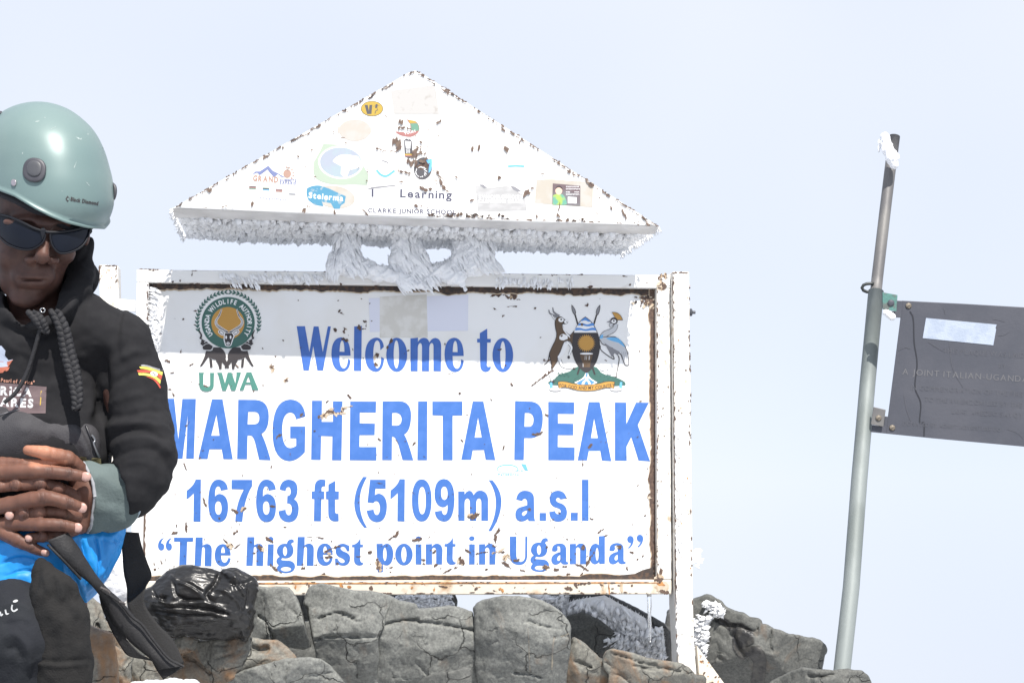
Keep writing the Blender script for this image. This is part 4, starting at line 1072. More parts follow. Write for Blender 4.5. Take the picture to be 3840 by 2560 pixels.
for x, y, l, w, a in ((502, 210, 16, 8, .6), (1078, 207, 16, 8, .8), (1010, 342, 40, 7, -.1), (765, 450, 18, 5, -1.1), (455, 392, 16, 4, .9), (1400, 435, 22, 7, -.9), (1350, 555, 26, 6, 1.4), (540, 950, 40, 16, -.1), (572, 935, 14, 12, 0),
                      (520, 885, 8, 7, 0), (950, 902, 12, 7, .8), (900, 925, 0, 0, 0), (1170, 925, 10, 4, .9), (1410, 968, 18, 4, .4), (720, 1090, 58, 9, -1.2), (700, 1165, 22, 7, 0), (600, 1228, 46, 8, .1), (725, 1215, 44, 10, -.1),
                      (500, 1215, 30, 9, .9), (455, 1275, 30, 16, .6), (780, 1250, 24, 14, -.6), (775, 1300, 38, 9, .5), (800, 1325, 22, 6, .6), (855, 1275, 24, 6, -.1), (1220, 1112, 26, 7, .4), (1475, 1055, 30, 7, -.65),
                      (1515, 1090, 14, 8, -.5), (1410, 1268, 64, 9, -.85), (1340, 1318, 56, 6, .35), (1345, 1180, 14, 13, 0), (1610, 1175, 18, 14, .8), (1710, 1215, 26, 6, .2), (1770, 1245, 38, 9, -.75), (1075, 1325, 26, 11, .1),
                      (1150, 1345, 20, 8, 0), (905, 1348, 22, 5, .2), (360, 1352, 70, 5, -.25), (635, 1343, 11, 7, 0), (1240, 1380, 18, 8, 0), (1340, 1360, 28, 8, -1.1), (1325, 1380, 14, 9, 0), (1210, 1318, 18, 6, .1),
                      (265, 1312, 16, 8, -.3), (170, 1270, 16, 6, .2), (250, 1208, 16, 7, -.9), (175, 1300, 12, 7, 0), (125, 1112, 38, 7, -.2), (1745, 370, 8, 6, 0), (1768, 105, 10, 8, 0), (1750, 725, 7, 5, 0), (1800, 943, 9, 5, -.5),
                      (1715, 1005, 8, 5, .4), (1840, 800, 18, 14, .4), (1035, 575, 0, 0, 0), (98, 778, 16, 6, .6), (105, 415, 15, 5, -.9), (1290, 1225, 7, 7, 0), (1080, 1180, 9, 8, 0), (440, 42, 9, 7, 0), (232, 48, 4, 3, 0), (1670, 1330, 12, 5, 1.3)):
    if l: put(c5, x, y, l, w, a)
# long scratch by the antelope, elephant area, left side
for i in range(7): L_.append((2066 - i * 12.5, 1393 + i * 9.2, 22, 8 - i * .6, -.62, RUST))
for x, y, l, w, a in ((2200, 1147, 14, 12, 0), (2184, 1217, 12, 11, 0), (2041, 1351, 9, 20, 0), (2053, 1354, 22, 6, -.3), (2271, 1350, 9, 9, 0), (1918, 1438, 14, 6, .9), (604, 1188, 6, 4, 0), (655, 1196, 5, 8, 0), (687, 1198, 7, 6, 0), (603, 1250, 10, 4, 0), (677, 1322, 5, 20, 0.15),
                      (714, 1365, 24, 6, -.55), (626, 1357, 22, 7, .6), (731, 1167, 12, 5, 0), (732, 1216, 10, 12, 0), (645, 1398, 16, 5, -.2), (650, 1460, 40, 5, .12), (651, 1478, 18, 4, 1.2), (773, 1452, 26, 7, .5), (755, 1446, 26, 7, .45), (890, 1368, 22, 5, .7), (1022, 1378, 20, 15, .5), (1075, 1425, 15, 13, 0),
                      (1032, 1337, 6, 6, 0), (986, 1305, 6, 5, 0), (2250, 1120, 5, 4, 0), (2370, 1138, 6, 6, 0), (2007, 1155, 8, 6, .6)): L_.append((x, y, l, w, a, RUST))
for _ in range(330):                                                                # fine peppering, denser low down
    uu = rnd.uniform(560, 2435); vv = 2150 - abs(rnd.gauss(0, 330))
    if vv > 1120 and uu > 600: L_.append((uu, vv, rnd.choice((3, 4, 5, 6, 9)), rnd.choice((2.5, 3, 4)), rnd.uniform(-1.5, 1.5), RUST))
d = chips(SP, L_, '', SIGN)
setp(d.build('paint_chips', SIGN, 'brown rusty chips and scratches in the white enamel'), kind='stuff')

def ragged(p0, p1, t0, t1, amp, seed, n=90, both=False):
    """ragged edged strip from p0 to p1; t0,t1 thickness to the side (px)"""
    p0 = np.array(p0, float); p1 = np.array(p1, float); T = (p1 - p0) / np.linalg.norm(p1 - p0); Nn = np.array([-T[1], T[0]])
    s_ = np.linspace(0, 1, n); L = np.linalg.norm(p1 - p0)
    X = np.stack([s_ * L, s_ * 0, s_ * 0], 1)
    a = fbm(X, 0.02, 3, seed) * amp + vnoise(X, 0.13, seed + 5) * amp * .4
    th = t0 + (t1 - t0) * s_ + a
    A = p0 + s_[:, None] * (p1 - p0); B = A + Nn * np.maximum(th, 1)[:, None]
    if both: A = A + Nn * (vnoise(X, .08, seed + 9) * amp * .5)[:, None]
    return [tuple(p) for p in A] + [tuple(p) for p in B[::-1]]
d = Decal(SP, 0.0017, 0.00002)  # rust strips, widened and darkened to take in the frame's shadow lines
d.poly(ragged((548, 1050), (2466, 1074), 36, 36, 7, 1, 220), HALO)
d.poly(ragged((548, 1050), (2466, 1074), 30, 33, 8, 1, 220), RUSTD)
d.poly(ragged((2466, 1070), (2466, 2182), 32, 29, 5, 2, 150), HALO)
d.poly(ragged((2466, 1070), (2466, 2182), 29, 27, 6, 2, 150), RUST)
d.poly(ragged((2466, 2184), (526, 2188), 32, 28, 5, 3, 220), HALO)
d.poly(ragged((2466, 2184), (526, 2188), 29, 25, 5, 3, 220), RUSTD)
d.poly(ragged((528, 2186), (556, 1060), 16, 8, 6, 4, 120), RUST)
for _ in range(60):
    a = rnd.random(); d.poly(blob2(rnd, 2455 - abs(rnd.gauss(0, 34)), 1112 + abs(rnd.gauss(0, 22)), rnd.uniform(5, 20), rnd.uniform(5, 14), rnd.uniform(-1, 1)), rnd.choice((RUST, RUSTD, HALO)))
d.poly([(2466, 2184), (2466, 2105), (2455, 2112), (2440, 2128), (2410, 2136), (2380, 2150), (2300, 2158), (2200, 2166), (2200, 2184)], RUSTD)
d.build('rust_and_shadow_band', SIGN, 'ragged band of rust and painted frame shadow along the inside of the frame')

# rust on rails and posts
def rail_map(off): return lambda u, v, o: on_plane(u, v, off + o)
L_ = []
for u_, v_, l, w, a in ((638, 1028, 8, 6, 0), (720, 1033, 4, 14, 0), (676, 1053, 6, 10, 0), (648, 1057, 8, 7, 0), (838, 1060, 10, 7, 0), (998, 1062, 16, 7, 0), (1105, 1064, 10, 7, 0), (1140, 1064, 8, 7, 0), (1278, 1063, 8, 8, 0), (2012, 1073, 12, 8, 0), (2055, 1074, 10, 7, 0), (2213, 1076, 20, 8, 0), (2362, 1072, 9, 8, 0),
                        (2426, 1061, 8, 6, 0), (1960, 1026, 9, 4, 0), (2130, 1028, 20, 4, 0), (2180, 1029, 12, 4, 0), (560, 1008, 80, 3, 0.02)):
    L_.append((u_, v_, l, w, a, RUST))
for _ in range(46): L_.append((rnd.uniform(560, 2440), rnd.choice((1012, 1061)) + rnd.uniform(-1, 1) + 0, rnd.uniform(4, 22), rnd.uniform(2, 4), 0, RUST))
L2 = []
for i in range(len(L_)):
    u_, v_, *r = L_[i]
    if i >= 18: v_ = v_ + (u_ - 512) / 2003 * 22.5
    L2.append((u_, v_, *r))
for x, y in ((2478, 1040), (2486, 1052), (2476, 1066), (2490, 1036), (2484, 1074), (2474, 1078), (2470, 1062), (2498, 1034)): L2.append((x, y, rnd.uniform(14, 26), rnd.uniform(8, 15), rnd.uniform(-1.4, 1.4), RUST))
def lowrail(u_, v_, l, w, a, m_=RUST): L2.append((u_, v_, l, w, a, m_))
for x, y, l, w, a in ((600, 220, 16, 14, .8), (490, 245, 8, 14, 0), (895, 218, 16, 10, .3), (965, 228, 16, 8, .1), (1155, 240, 14, 12, 0), (1383, 205, 6, 6, 0), (1520, 205, 10, 5, 0), (1518, 247, 8, 8, 0), (1615, 212, 18, 7, .5), (1710, 255, 8, 16, .2), (1790, 222, 34, 5, 0),
                      (1855, 228, 6, 5, 0), (1950, 222, 12, 4, 0), (2040, 210, 28, 8, .6), (2080, 255, 10, 22, .5), (2110, 235, 14, 8, 0), (2245, 255, 20, 9, .2), (2305, 255, 20, 10, .2), (2190, 195, 20, 6, 0)): lowrail(900 + x * .4252, 2100 + y * .4252, l, w, a, RUSTO if rnd.random() < .45 else RUST)
for x, y, l, w, a in ((870, 272, 28, 10, .1), (940, 252, 24, 8, 1), (1020, 230, 52, 8, -.15), (970, 290, 8, 8, 0), (1190, 240, 14, 16, 0), (1300, 272, 11, 8, 0), (1360, 243, 11, 9, 0), (1490, 240, 8, 7, 0), (645, 282, 7, 6, 0), (432, 265, 5, 7, 0), (340, 268, 6, 6, 0), (1265, 250, 5, 48, 0), (1775, 120, 12, 20, 0), (1750, 190, 30, 14, .2), (1800, 300, 40, 10, .2)): lowrail(1800 + x * .3827, 2100 + y * .3827, l, w, a, RUSTO if rnd.random() < .3 else RUST)
for _ in range(90): lowrail(rnd.uniform(640, 2500), 2224 - abs(rnd.gauss(0, 1.6)), rnd.uniform(4, 26), rnd.uniform(2, 5), 0)
for _ in range(60): lowrail(rnd.uniform(640, 2500), 2181 + abs(rnd.gauss(0, 2)), rnd.uniform(4, 20), rnd.uniform(2, 4), 0)
for _ in range(70): lowrail(2464 + abs(rnd.gauss(0, 2.5)), rnd.uniform(1090, 2180), rnd.uniform(3, 6), rnd.uniform(4, 14), 0)
for _ in range(30): lowrail(rnd.uniform(2470, 2510), rnd.uniform(1090, 2190), rnd.uniform(3, 6), rnd.uniform(3, 6), 0)
for _ in range(20): lowrail(555 - (0.022 * 0) - abs(rnd.gauss(0, 2)), rnd.uniform(1066, 1200), rnd.uniform(3, 6), rnd.uniform(4, 12), 0)
d = Decal(rail_map(0.024), .0008, .00002)
d.poly(blob2(rnd, 2484, 2200, 56, 40, 0, 16, .2), HALO); d.poly(blob2(rnd, 2478, 2188, 30, 16, .3, 14, .3), RUSTO); d.poly(blob2(rnd, 2330, 2200, 12, 44, 0, 12, .3), HALO); d.poly(blob2(rnd, 2260, 2196, 10, 30, 0, 12, .3), HALO)
d.poly(ragged((2462, 2186), (640, 2190), 5, 5, 2, 12, 200), RUSTO)
d.build('rust_stain', SIGN, 'orange rust stains at the lower corner of the frame')
d = Decal(rail_map(0.046), .0006, .00002); d.poly(ragged((2535, 2270), (2524, 1040), -6, -9, 4, 14, 160), RUSTD) if False else d.poly(ragged((2524, 1040), (2536, 2270), 3, 3, 3, 14, 160), RUSTD); d.build('seam_strip', SIGN)  # ragged dark strip along the seam between stile and post
d = chips(rail_map(0.024), L2, '', SIGN, 0.001); d.build('rail_rust', SIGN, 'orange and brown rust spots on the frame rails')
L3 = []
for _ in range(80):
    s_ = rnd.random(); vv = 1030 + s_ * 1390; e = 2524 + (vv - 1020) / 1250 * 11
    L3.append(((e + abs(rnd.gauss(0, 2)) if rnd.random() < .6 else e + 62 - abs(rnd.gauss(0, 3))), vv, rnd.uniform(3, 7), rnd.uniform(4, 22), 0, RUST))
for _ in range(26): L3.append((rnd.uniform(2530, 2590), rnd.uniform(1030, 2540), rnd.uniform(3, 9), rnd.uniform(3, 9), rnd.uniform(-1, 1), RUST if rnd.random() < .6 else RUSTO))
for _ in range(14): L3.append((rnd.uniform(2526, 2584), 1021 + rnd.random() * 2, rnd.uniform(5, 14), 3, 0, RUST))
d = chips(rail_map(0.045), L3, '', SIGN, 0.001); d.build('post_rust', SIGN, 'rust specks down the right post')
L3 = [(372 + abs(rnd.gauss(0, 2)), rnd.uniform(1000, 1080), 6, rnd.uniform(6, 16), 0, RUST) for _ in range(10)] + [(436 + rnd.gauss(0, 1.5), rnd.uniform(1000, 1080), 5, rnd.uniform(6, 16), 0, RUST) for _ in range(10)] + [(rnd.uniform(374, 438), 996, rnd.uniform(5, 16), 3, 0, RUST) for _ in range(12)] + [(rnd.uniform(378, 436), rnd.uniform(1005, 1090), 4, 4, 0, RUSTO) for _ in range(10)]
d = chips(rail_map(-0.03), L3, '', SIGN, 0.001); d.build('post_rust', SIGN, 'rust specks on the top of the left post')
L3 = [(rnd.uniform(2625, 2720), rnd.uniform(2450, 2580), rnd.uniform(4, 14), rnd.uniform(4, 10), rnd.uniform(-1, 1), RUSTO if rnd.random() < .5 else RUST) for _ in range(40)]
L3 = [x for x in L3 if (x[0] - 2612) < (x[1] - 2418) * 0.72 and x[0] > 2622]
d = chips(rail_map(0.03), L3, '', SIGN, 0.001); d.build('brace_rust', SIGN, 'rust spots on the foot brace')

# pediment chips: edges, clusters
L_ = []
def edge(p0, p1, n, inset, ln=(5, 22)):
    p0 = np.array(p0, float); p1 = np.array(p1, float); T = (p1 - p0) / np.linalg.norm(p1 - p0); Nn = np.array([-T[1], T[0]]); a = math.atan2(T[1], T[0])
    for _ in range(n):
        q = p0 + (p1 - p0) * rnd.random() + Nn * abs(rnd.gauss(0, inset)); L_.append((q[0], q[1], rnd.uniform(*ln), rnd.uniform(2.5, 7), a + rnd.uniform(-.2, .2), RUST if rnd.random() < .8 else RUSTD))
edge((652, 779), (1542, 270), 110, 3, (4, 26)); edge((1574, 272), (2465, 846), 130, 3.5, (4, 26)); edge((2465, 846), (1560, 816), 130, 4); edge((1560, 816), (655, 779), 80, 2.5)
for i in range(45): L_.append((rnd.gauss(1750, 60), 808 + rnd.gauss(0, 5), rnd.uniform(5, 16), rnd.uniform(4, 9), rnd.uniform(-.5, .5), RUSTD))
for i in range(26): L_.append((rnd.gauss(2150, 26), 828 + rnd.gauss(0, 5), rnd.uniform(5, 14), rnd.uniform(4, 8), rnd.uniform(-.5, .5), RUSTD))
for i in range(18): L_.append((rnd.uniform(1540, 1578), 270 + rnd.random() * 3, rnd.uniform(4, 12), 4, 0, RUSTD))
for x, y, l, w, a in ((1930, 445, 18, 12, .3), (1935, 490, 26, 9, 0), (1960, 490, 26, 8, -.3), (1905, 570, 34, 24, .2), (1920, 610, 40, 28, .9), (2000, 500, 18, 8, .2), (2120, 620, 22, 20, .3), (2060, 640, 10, 7, 0), (2092, 602, 12, 8, 0), (2045, 720, 42, 40, .8), (2020, 770, 40, 30, .3), (2060, 690, 34, 30, 0),
                      (2110, 740, 34, 14, -.3), (1875, 678, 36, 6, .05), (1775, 665, 42, 5, .15), (1740, 650, 12, 4, .5), (1945, 845, 36, 8, .05), (1985, 850, 24, 6, .2), (1950, 900, 20, 6, .1), (1930, 925, 16, 5, 0), (2240, 880, 46, 8, 1.1), (2215, 915, 15, 12, 0), (2255, 925, 22, 9, .9), (2235, 445, 22, 8, -.5), (2110, 985, 34, 9, .4),
                      (2165, 985, 14, 8, .4), (2280, 975, 26, 9, .9), (2310, 1000, 16, 6, .4), (1810, 398, 10, 4, .5), (1490, 408, 10, 3, .2), (1165, 795, 4, 6, 0), (1110, 722, 12, 6, .8), (1215, 665, 10, 5, -.5), (1390, 525, 9, 7, .5), (1398, 540, 9, 6, .5), (1465, 570, 14, 12, 0), (1490, 620, 8, 6, 0), (1025, 812, 7, 5, 0),
                      (1243, 882, 9, 4, 0), (398, 990, 18, 9, 0), (395, 1040, 24, 7, .5), (548, 1028, 9, 10, 0), (515, 1128, 18, 11, 0), (578, 1124, 11, 12, 0), (740, 1100, 10, 16, .2), (690, 1102, 7, 6, 0), (1160, 1140, 12, 26, .35), (1190, 1120, 14, 12, 0), (1145, 800, 0, 0, 0), (2070, 1120, 30, 8, 0), (1400, 1160, 8, 12, 0), (1645, 1168, 30, 7, .8), (2170, 1210, 14, 14, 0)):
    if l: L_.append((600 + x * ke, 250 + y * ke, l, w, a, RUST))
def c6(x, y): return (1500 + x * 1100 / 2029, 250 + y * 1100 / 2029)
for x, y, l, w, a in ((500, 570, 10, 17, .2), (545, 565, 9, 18, .1), (545, 493, 15, 5, .7), (735, 563, 19, 16, 0), (826, 522, 14, 5, -.9), (688, 770, 12, 14, 0), (985, 740, 13, 7, 0), (390, 762, 9, 6, 0), (440, 847, 8, 5, .4), (502, 925, 22, 7, -.5), (915, 840, 14, 7, -.2), (880, 875, 22, 20, .4), (950, 1025, 8, 14, .3), (1100, 985, 7, 36, .1),
                      (1095, 1025, 13, 11, 0), (1362, 1018, 7, 9, 0), (1460, 972, 7, 14, -.3), (1552, 1030, 7, 34, -.35), (1570, 1065, 6, 18, -.3), (1095, 665, 10, 7, .3), (270, 383, 20, 8, -.4), (300, 835, 14, 7, .9), (1185, 735, 36, 8, .5), (1220, 748, 26, 9, .2), (300, 160, 14, 4, .6), (1350, 918, 7, 4, .4), (1380, 910, 7, 4, -.8)): L_.append((*c6(x, y), l, w, a, RUST))
for _ in range(60): L_.append((rnd.gauss(1555, 130), rnd.gauss(640, 90), rnd.choice((3, 5, 7)), 4, rnd.uniform(-1, 1), RUST))
def inside_ped(u_, v_): return v_ > (780 - (u_ - 648) * 0.5725 if u_ < 1557 else 272 + (u_ - 1574) * 0.6415) and v_ < 775 + (u_ - 648) * 0.0375
RUSTP = M('veil_lightened_rust', (0.115, 0.080, 0.066), 0.9, col2=(0.16, 0.115, 0.09), vscale=90)  # rust lightened in its colour for the pale veil of glare
d = chips(PF, [(*x[:5], RUSTP) if x[5] is RUST else x for x in L_ if inside_ped(x[0], x[1])], '', SIGN, 0.0026)
o = d.build('paint_chips', ped, 'rusty chips along the edges and middle of the triangular top')

# ================================================================== rime ice on the sign
def flakes(mb, pos, dirs, ln, wd_, rnd_, flat=0.5, mi=0):
    """one feather of ice: stretched octahedron"""
    for p, dr, l, w in zip(pos, dirs, ln, wd_):
        dr = dr / (np.linalg.norm(dr) + 1e-9)
        ref = np.array([rnd_.gauss(0, 1), rnd_.gauss(0, 1), rnd_.gauss(0, 1)])
        a = np.cross(dr, ref); a /= np.linalg.norm(a) + 1e-9; b = np.cross(dr, a)
        m = p + dr * l * 0.62
        V = [p - dr * l * 0.1, m + a * w / 2, m + b * w / 2 * flat, m - a * w / 2, m - b * w / 2 * flat, p + dr * l]
        mb.add(V, [(0, 2, 1), (0, 3, 2), (0, 4, 3), (0, 1, 4), (5, 1, 2), (5, 2, 3), (5, 3, 4), (5, 4, 1)], mi)
mb = MB()
rr = random.Random(3)
# underside of the pediment: rows of drooping feathers behind a smooth lip
Wd = PA[4] - PA[0]
zb = None
N_F = 3800
pos = []; dirs = []; ln = []; wd_ = []
down = np.array([0, 0, -1.0])
for i in range(N_F):
    s_ = rr.random(); t = 0.15 + 0.85 * rr.random() ** 0.9
    base = PA[0] * (1 - s_) + PA[4] * s_
    p = base + SN * (PED_DEP * t) + down * 0.0
    fan = (s_ - 0.5) * 2
    ends = max(0, abs(fan) - 0.8) * 5
    dv = down * (1.0 - 0.4 * ends) - SN * (0.6 + 0.3 * rr.random()) + SX * (rr.uniform(-.35, .1) - 1.2 * ends * np.sign(fan))
    pos.append(p + np.array([0, 0, 0.004])); dirs.append(dv); ln.append(rr.uniform(0.022, 0.045) * (1 - 0.65 * (t > .82))); wd_.append(rr.uniform(0.016, 0.032))
flakes(mb, pos, dirs, ln, wd_, rr, 0.6)
# fringe at the end edges
pos = []; dirs = []; ln = []; wd_ = []
for i in range(260):
    t = rr.random(); e = 0 if rr.random() < .6 else 4
    p = (PA[e] if e == 0 else PA[4]) + SN * PED_DEP * t
    pos.append(p); dirs.append(down * rr.uniform(.3, 1) - SX * (0.5 if e == 0 else -.2) + SX * rr.uniform(-.3, .3)); ln.append(rr.uniform(.008, .022)); wd_.append(.006)
flakes(mb, pos, dirs, ln, wd_, rr)
o = mb.build('rime_ice', [RIME], SIGN, True); setp(o, 'white feathery rime ice hanging under the triangular top', kind='stuff')
# smooth underside flange of the pediment, right behind the front edge
Pn = 120; V = []; Fc = []
for i in range(Pn + 1):
    s_ = i / Pn; b0 = PA[0] * (1 - s_) + PA[4] * s_ + np.array([0, 0, -0.0006])
    wob = 0.022 * vnoise(np.array([[s_ * 60, 0, 0]]), 1, 2)[0]
    V += [b0 + SN * 0.003, b0 + SN * 0.02 + down * 0.004, b0 + SN * (PED_DEP * 0.12 + wob) + down * 0.013, b0 + SN * (PED_DEP * 0.17 + wob) + down * 0.004]
for i in range(Pn):
    for j in range(3): Fc.append([4 * i + j, 4 * i + j + 1, 4 * i + 4 + j + 1, 4 * i + 4 + j])
o = mk('flange_lip', V, Fc, M('grey_flange', (.70, .69, .68), .6, col2=(.58, .57, .56), vscale=8, bump=.5, bscale=30), SIGN, True); o['kind'] = 'stuff'

# rime masses round the supports
class PSpace:
    """photo u, v on the sign plane, w px behind it"""
    def __init__(s, off): s.off = off; s.s = 4.3 / F_PX
    def __call__(s, P): P = np.asarray(P, float); return on_plane(P[:, 0], P[:, 1], s.off - P[:, 2] * s.s)
PS = PSpace(0.03)
g = Grid((1200, 836, -110), (1900, 1110, 90), 4.0)
for a, b, r1, r2 in (((1304, 850, 0), (1304, 960, 0), 36, 40), ((1296, 975, -10), (1304, 1000, -10), 42, 40), ((1340, 990, 0), (1420, 1030, -10), 36, 28), ((1510, 850, 0), (1512, 960, 0), 40, 44), ((1490, 975, 0), (1600, 1055, -20), 32, 26),
                     ((1400, 1012, -20), (1500, 1044, -36), 24, 20), ((1500, 1040, -36), (1600, 1082, -48), 22, 7), ((1548, 905, 0), (1580, 1000, -10), 24, 28), ((1575, 1002, 0), (1690, 1035, -15), 28, 26), ((1668, 1005, 0), (1690, 1000, 0), 28, 30),
                     ((1782, 850, 0), (1782, 985, 0), 52, 56), ((1728, 905, 0), (1730, 970, 0), 26, 38), ((1825, 985, 0), (1862, 1010, -5), 34, 16), ((1700, 1010, -20), (1746, 1086, -44), 24, 5), ((1640, 1020, -20), (1720, 1040, -20), 26, 26), ((1250, 960, 0), (1248, 1010, -10), 18, 24), ((1400, 1020, 0), (1720, 1026, -10), 22, 24)):
    g.cone(a, b, r1, r2, 14)
V, Fc = g.mesh()
Nn = vnormals(V, Fc)
Q = np.stack([V[:, 0] * 0.55 + V[:, 1] * 0.8, (V[:, 0] * -0.8 + V[:, 1] * 0.55) * 0.28, V[:, 2] * 0.6], 1)
dsp = ridged(Q, 0.045, 3, 4) * 7 + vnoise(Q, 0.11, 9) * 4 - 5
V = V + Nn * dsp[:, None]
o = mk('rime_mass', PS(V), Fc, RIME, SIGN, True); setp(o, 'thick windblown rime ice wrapped round the three supports', kind='stuff')
mb = MB(); pos = []; dirs = []; ln = []; wd_ = []
W = PS(V); sel = [i for i in range(len(V)) if Nn[i, 2] < 0.2 and (V[i, 1] < 1000 or (V[i, 0] > 1480 and V[i, 0] < 1620 and V[i, 1] < 1060))]
for i in rr.sample(sel, min(620, len(sel))):
    low = (V[i, 1] - 850) / 250
    dv = SX * (0.75 + rr.uniform(-.15, .15)) * (0.35 + low) + down * (0.9 + .3 * rr.random()) - SN * 0.12
    if V[i, 0] < 1280: dv = dv - SX * 0.7
    pos.append(W[i] - dv * 0.003); dirs.append(dv); ln.append(rr.uniform(.03, .055)); wd_.append(rr.uniform(.008, .019))
flakes(mb, pos, dirs, ln, wd_, rr, 0.5)
# feathers on the top rail, and inside the left of the frame
for (u0, v0, u1, v1, nn, l) in ((820, 1020, 1240, 1044, 120, .022), (860, 1050, 960, 1066, 14, .024), (1860, 1036, 2150, 1066, 100, .017)):
    pos = []; dirs = []; ln = []; wd_ = []
    for _ in range(nn):
        s_ = rr.random(); uu = u0 + (u1 - u0) * s_; vv = v0 + (v1 - v0) * rr.random()
        pos.append(P_(uu, vv, 0.026)); dirs.append(SX * .45 * (1 if u0 < 1500 else -.1) + down * .8 - SN * .08); ln.append(rr.uniform(.5, 1.1) * l); wd_.append(rr.uniform(.006, .012))
    flakes(mb, pos, dirs, ln, wd_, rr, 0.35)
pos = []; dirs = []; ln = []; wd_ = []
for _ in range(420):
    vv = rr.uniform(1075, 1330); uu = 556 - (vv - 1060) * .02 + abs(rr.gauss(0, 9)) 
    pos.append(P_(uu, vv, 0.004 + rr.random() * .01)); dirs.append(SX * .8 + down * .25 - SN * .3); ln.append(rr.uniform(.01, .024)); wd_.append(rr.uniform(.003, .007))
for _ in range(320):                                               # hoar on the right post
    vv = rr.uniform(1600, 2430); uu = 2528 + (vv - 1020) * .009 + abs(rr.gauss(0, 12)) 
    pos.append(P_(uu, vv, 0.045)); dirs.append(down - SX * .35 * rr.random() - SN * .2); ln.append(rr.uniform(.008, .022)); wd_.append(rr.uniform(.003, .007))
for _ in range(90):
    pos.append(P_(2604 + rr.gauss(0, 6), 2085 + rr.gauss(0, 14), 0.02)); dirs.append(SX + down * rr.uniform(-.5, .7)); ln.append(rr.uniform(.008, .02)); wd_.append(.006)
flakes(mb, pos, dirs, ln, wd_, rr, 0.4)
o = mb.build('rime_feathers', [RIME], SIGN, False); setp(o, 'small ice feathers on the frame and posts', kind='stuff')

# icicle
ICE = bpy.data.materials.new('clear_ice'); ICE.use_nodes = True
b_ = ICE.node_tree.nodes['Principled BSDF']; b_.inputs['Transmission Weight'].default_value = 0.85; b_.inputs['Roughness'].default_value = 0.08; b_.inputs['IOR'].default_value = 1.31; b_.inputs['Base Color'].default_value = (.95, .97, 1, 1)
pts = [P_(2434, 2222, .02), P_(2434, 2240, .02), P_(2436, 2270, .02), P_(2435, 2300, .02), P_(2437, 2340, .02), P_(2438, 2380, .02), P_(2439, 2408, .02)]
ic = tube('icicle', pts, [.0075, .0058, .0062, .0048, .0050, .003, .0012], ICE, None, 10)
setp(ic, 'long clear icicle hanging from the lower frame beside the right post', 'icicle')
# ================================================================== seated person
D0 = 2.9
BS = Space(D0)
PERSON = thing('person', at(np.array(60.), np.array(2500.), 3.05), 'person in a pale green helmet and black hoodie sitting with clasped hands at the left', 'person')

FABRIC = M('black_fleece', (0.0125, 0.0125, 0.0145), 0.92, col2=(0.015, 0.015, 0.017), vscale=40, bump=0.2, bscale=700, spec=0.25)
SKIN = bpy.data.materials.new('skin'); SKIN.use_nodes = True
def skin_nodes():
    n = SKIN.node_tree; b = n.nodes['Principled BSDF']; L = n.links
    at_ = n.nodes.new('ShaderNodeAttribute'); at_.attribute_name = 'tone'
    tc = n.nodes.new('ShaderNodeTexCoord')
    t = n.nodes.new('ShaderNodeTexNoise'); t.inputs['Scale'].default_value = 45; t.inputs['Detail'].default_value = 5; L.new(tc.outputs['Object'], t.inputs['Vector'])
    r = n.nodes.new('ShaderNodeValToRGB'); r.color_ramp.elements[0].position = .35; r.color_ramp.elements[0].color = (.056, .029, .024, 1); r.color_ramp.elements[1].position = .7; r.color_ramp.elements[1].color = (.092, .047, .037, 1)
    L.new(t.outputs['Fac'], r.inputs['Fac'])
    m1 = n.nodes.new('ShaderNodeMix'); m1.data_type = 'RGBA'
    L.new(at_.outputs['Fac'], m1.inputs[0]); L.new(r.outputs['Color'], m1.inputs[6]); m1.inputs[7].default_value = (.42, .19, .12, 1)
    L.new(m1.outputs[2], b.inputs['Base Color'])
    b.inputs['Roughness'].default_value = 0.55; b.inputs['Specular IOR Level'].default_value = 0.32; b.inputs['Subsurface Weight'].default_value = 0.12
    b.inputs['Subsurface Radius'].default_value = (.01, .004, .002); b.inputs['Subsurface Scale'].default_value = .6
    b.inputs['Coat Weight'].default_value = 0.0; b.inputs['Coat Roughness'].default_value = 0.35
    t2 = n.nodes.new('ShaderNodeTexNoise'); t2.inputs['Scale'].default_value = 420; t2.inputs['Detail'].default_value = 3; L.new(tc.outputs['Object'], t2.inputs['Vector'])
    bp = n.nodes.new('ShaderNodeBump'); bp.inputs['Strength'].default_value = .22; bp.inputs['Distance'].default_value = .001
    L.new(t2.outputs['Fac'], bp.inputs['Height']); L.new(bp.outputs['Normal'], b.inputs['Normal'])
skin_nodes()

# ---- head (u, v in photo pixels, w towards the back)
g = Grid((-150, 560, -260), (400, 1330, 330), 5.0)
g.ell((140, 740, 80), (175, 210, 215))
g.ell((128, 900, 22), (160, 150, 150), 30)
g.ell((112, 1022, 12), (124, 120, 125), 40)
g.ell((98, 1116, -58), (60, 40, 50), 34)                            # chin
g.ell((140, 838, -118), (130, 30, 40), 30, rot=0.05)                  # brow
g.ell((235, 950, -62), (48, 42, 55), 35); g.ell((45, 965, -70), (56, 44, 55), 35)      # cheeks
g.chain([(172, 865, -132), (167, 915, -156), (158, 960, -182)], [15, 19, 27], 14)   # nose
g.ell((116, 974, -152), (25, 17, 26), 17); g.ell((199, 977, -150), (24, 16, 26), 17)   # nostril wings
g.ell((158, 974, -176), (27, 16, 22), 8)
g.ell((130, 1036, -108), (78, 46, 36), 40)                            # muzzle
g.ell((124, 1038, -133), (60, 10, 17), 10, rot=0.04); g.ell((120, 1062, -126), (48, 13, 19), 12, rot=0.04)    # lips
g.ell((122, 1050, -148), (62, 3.6, 20), 3, cut=True, rot=.03)
g.chain([(152, 996, -166), (140, 1022, -162)], [5, 6], 8, cut=True)
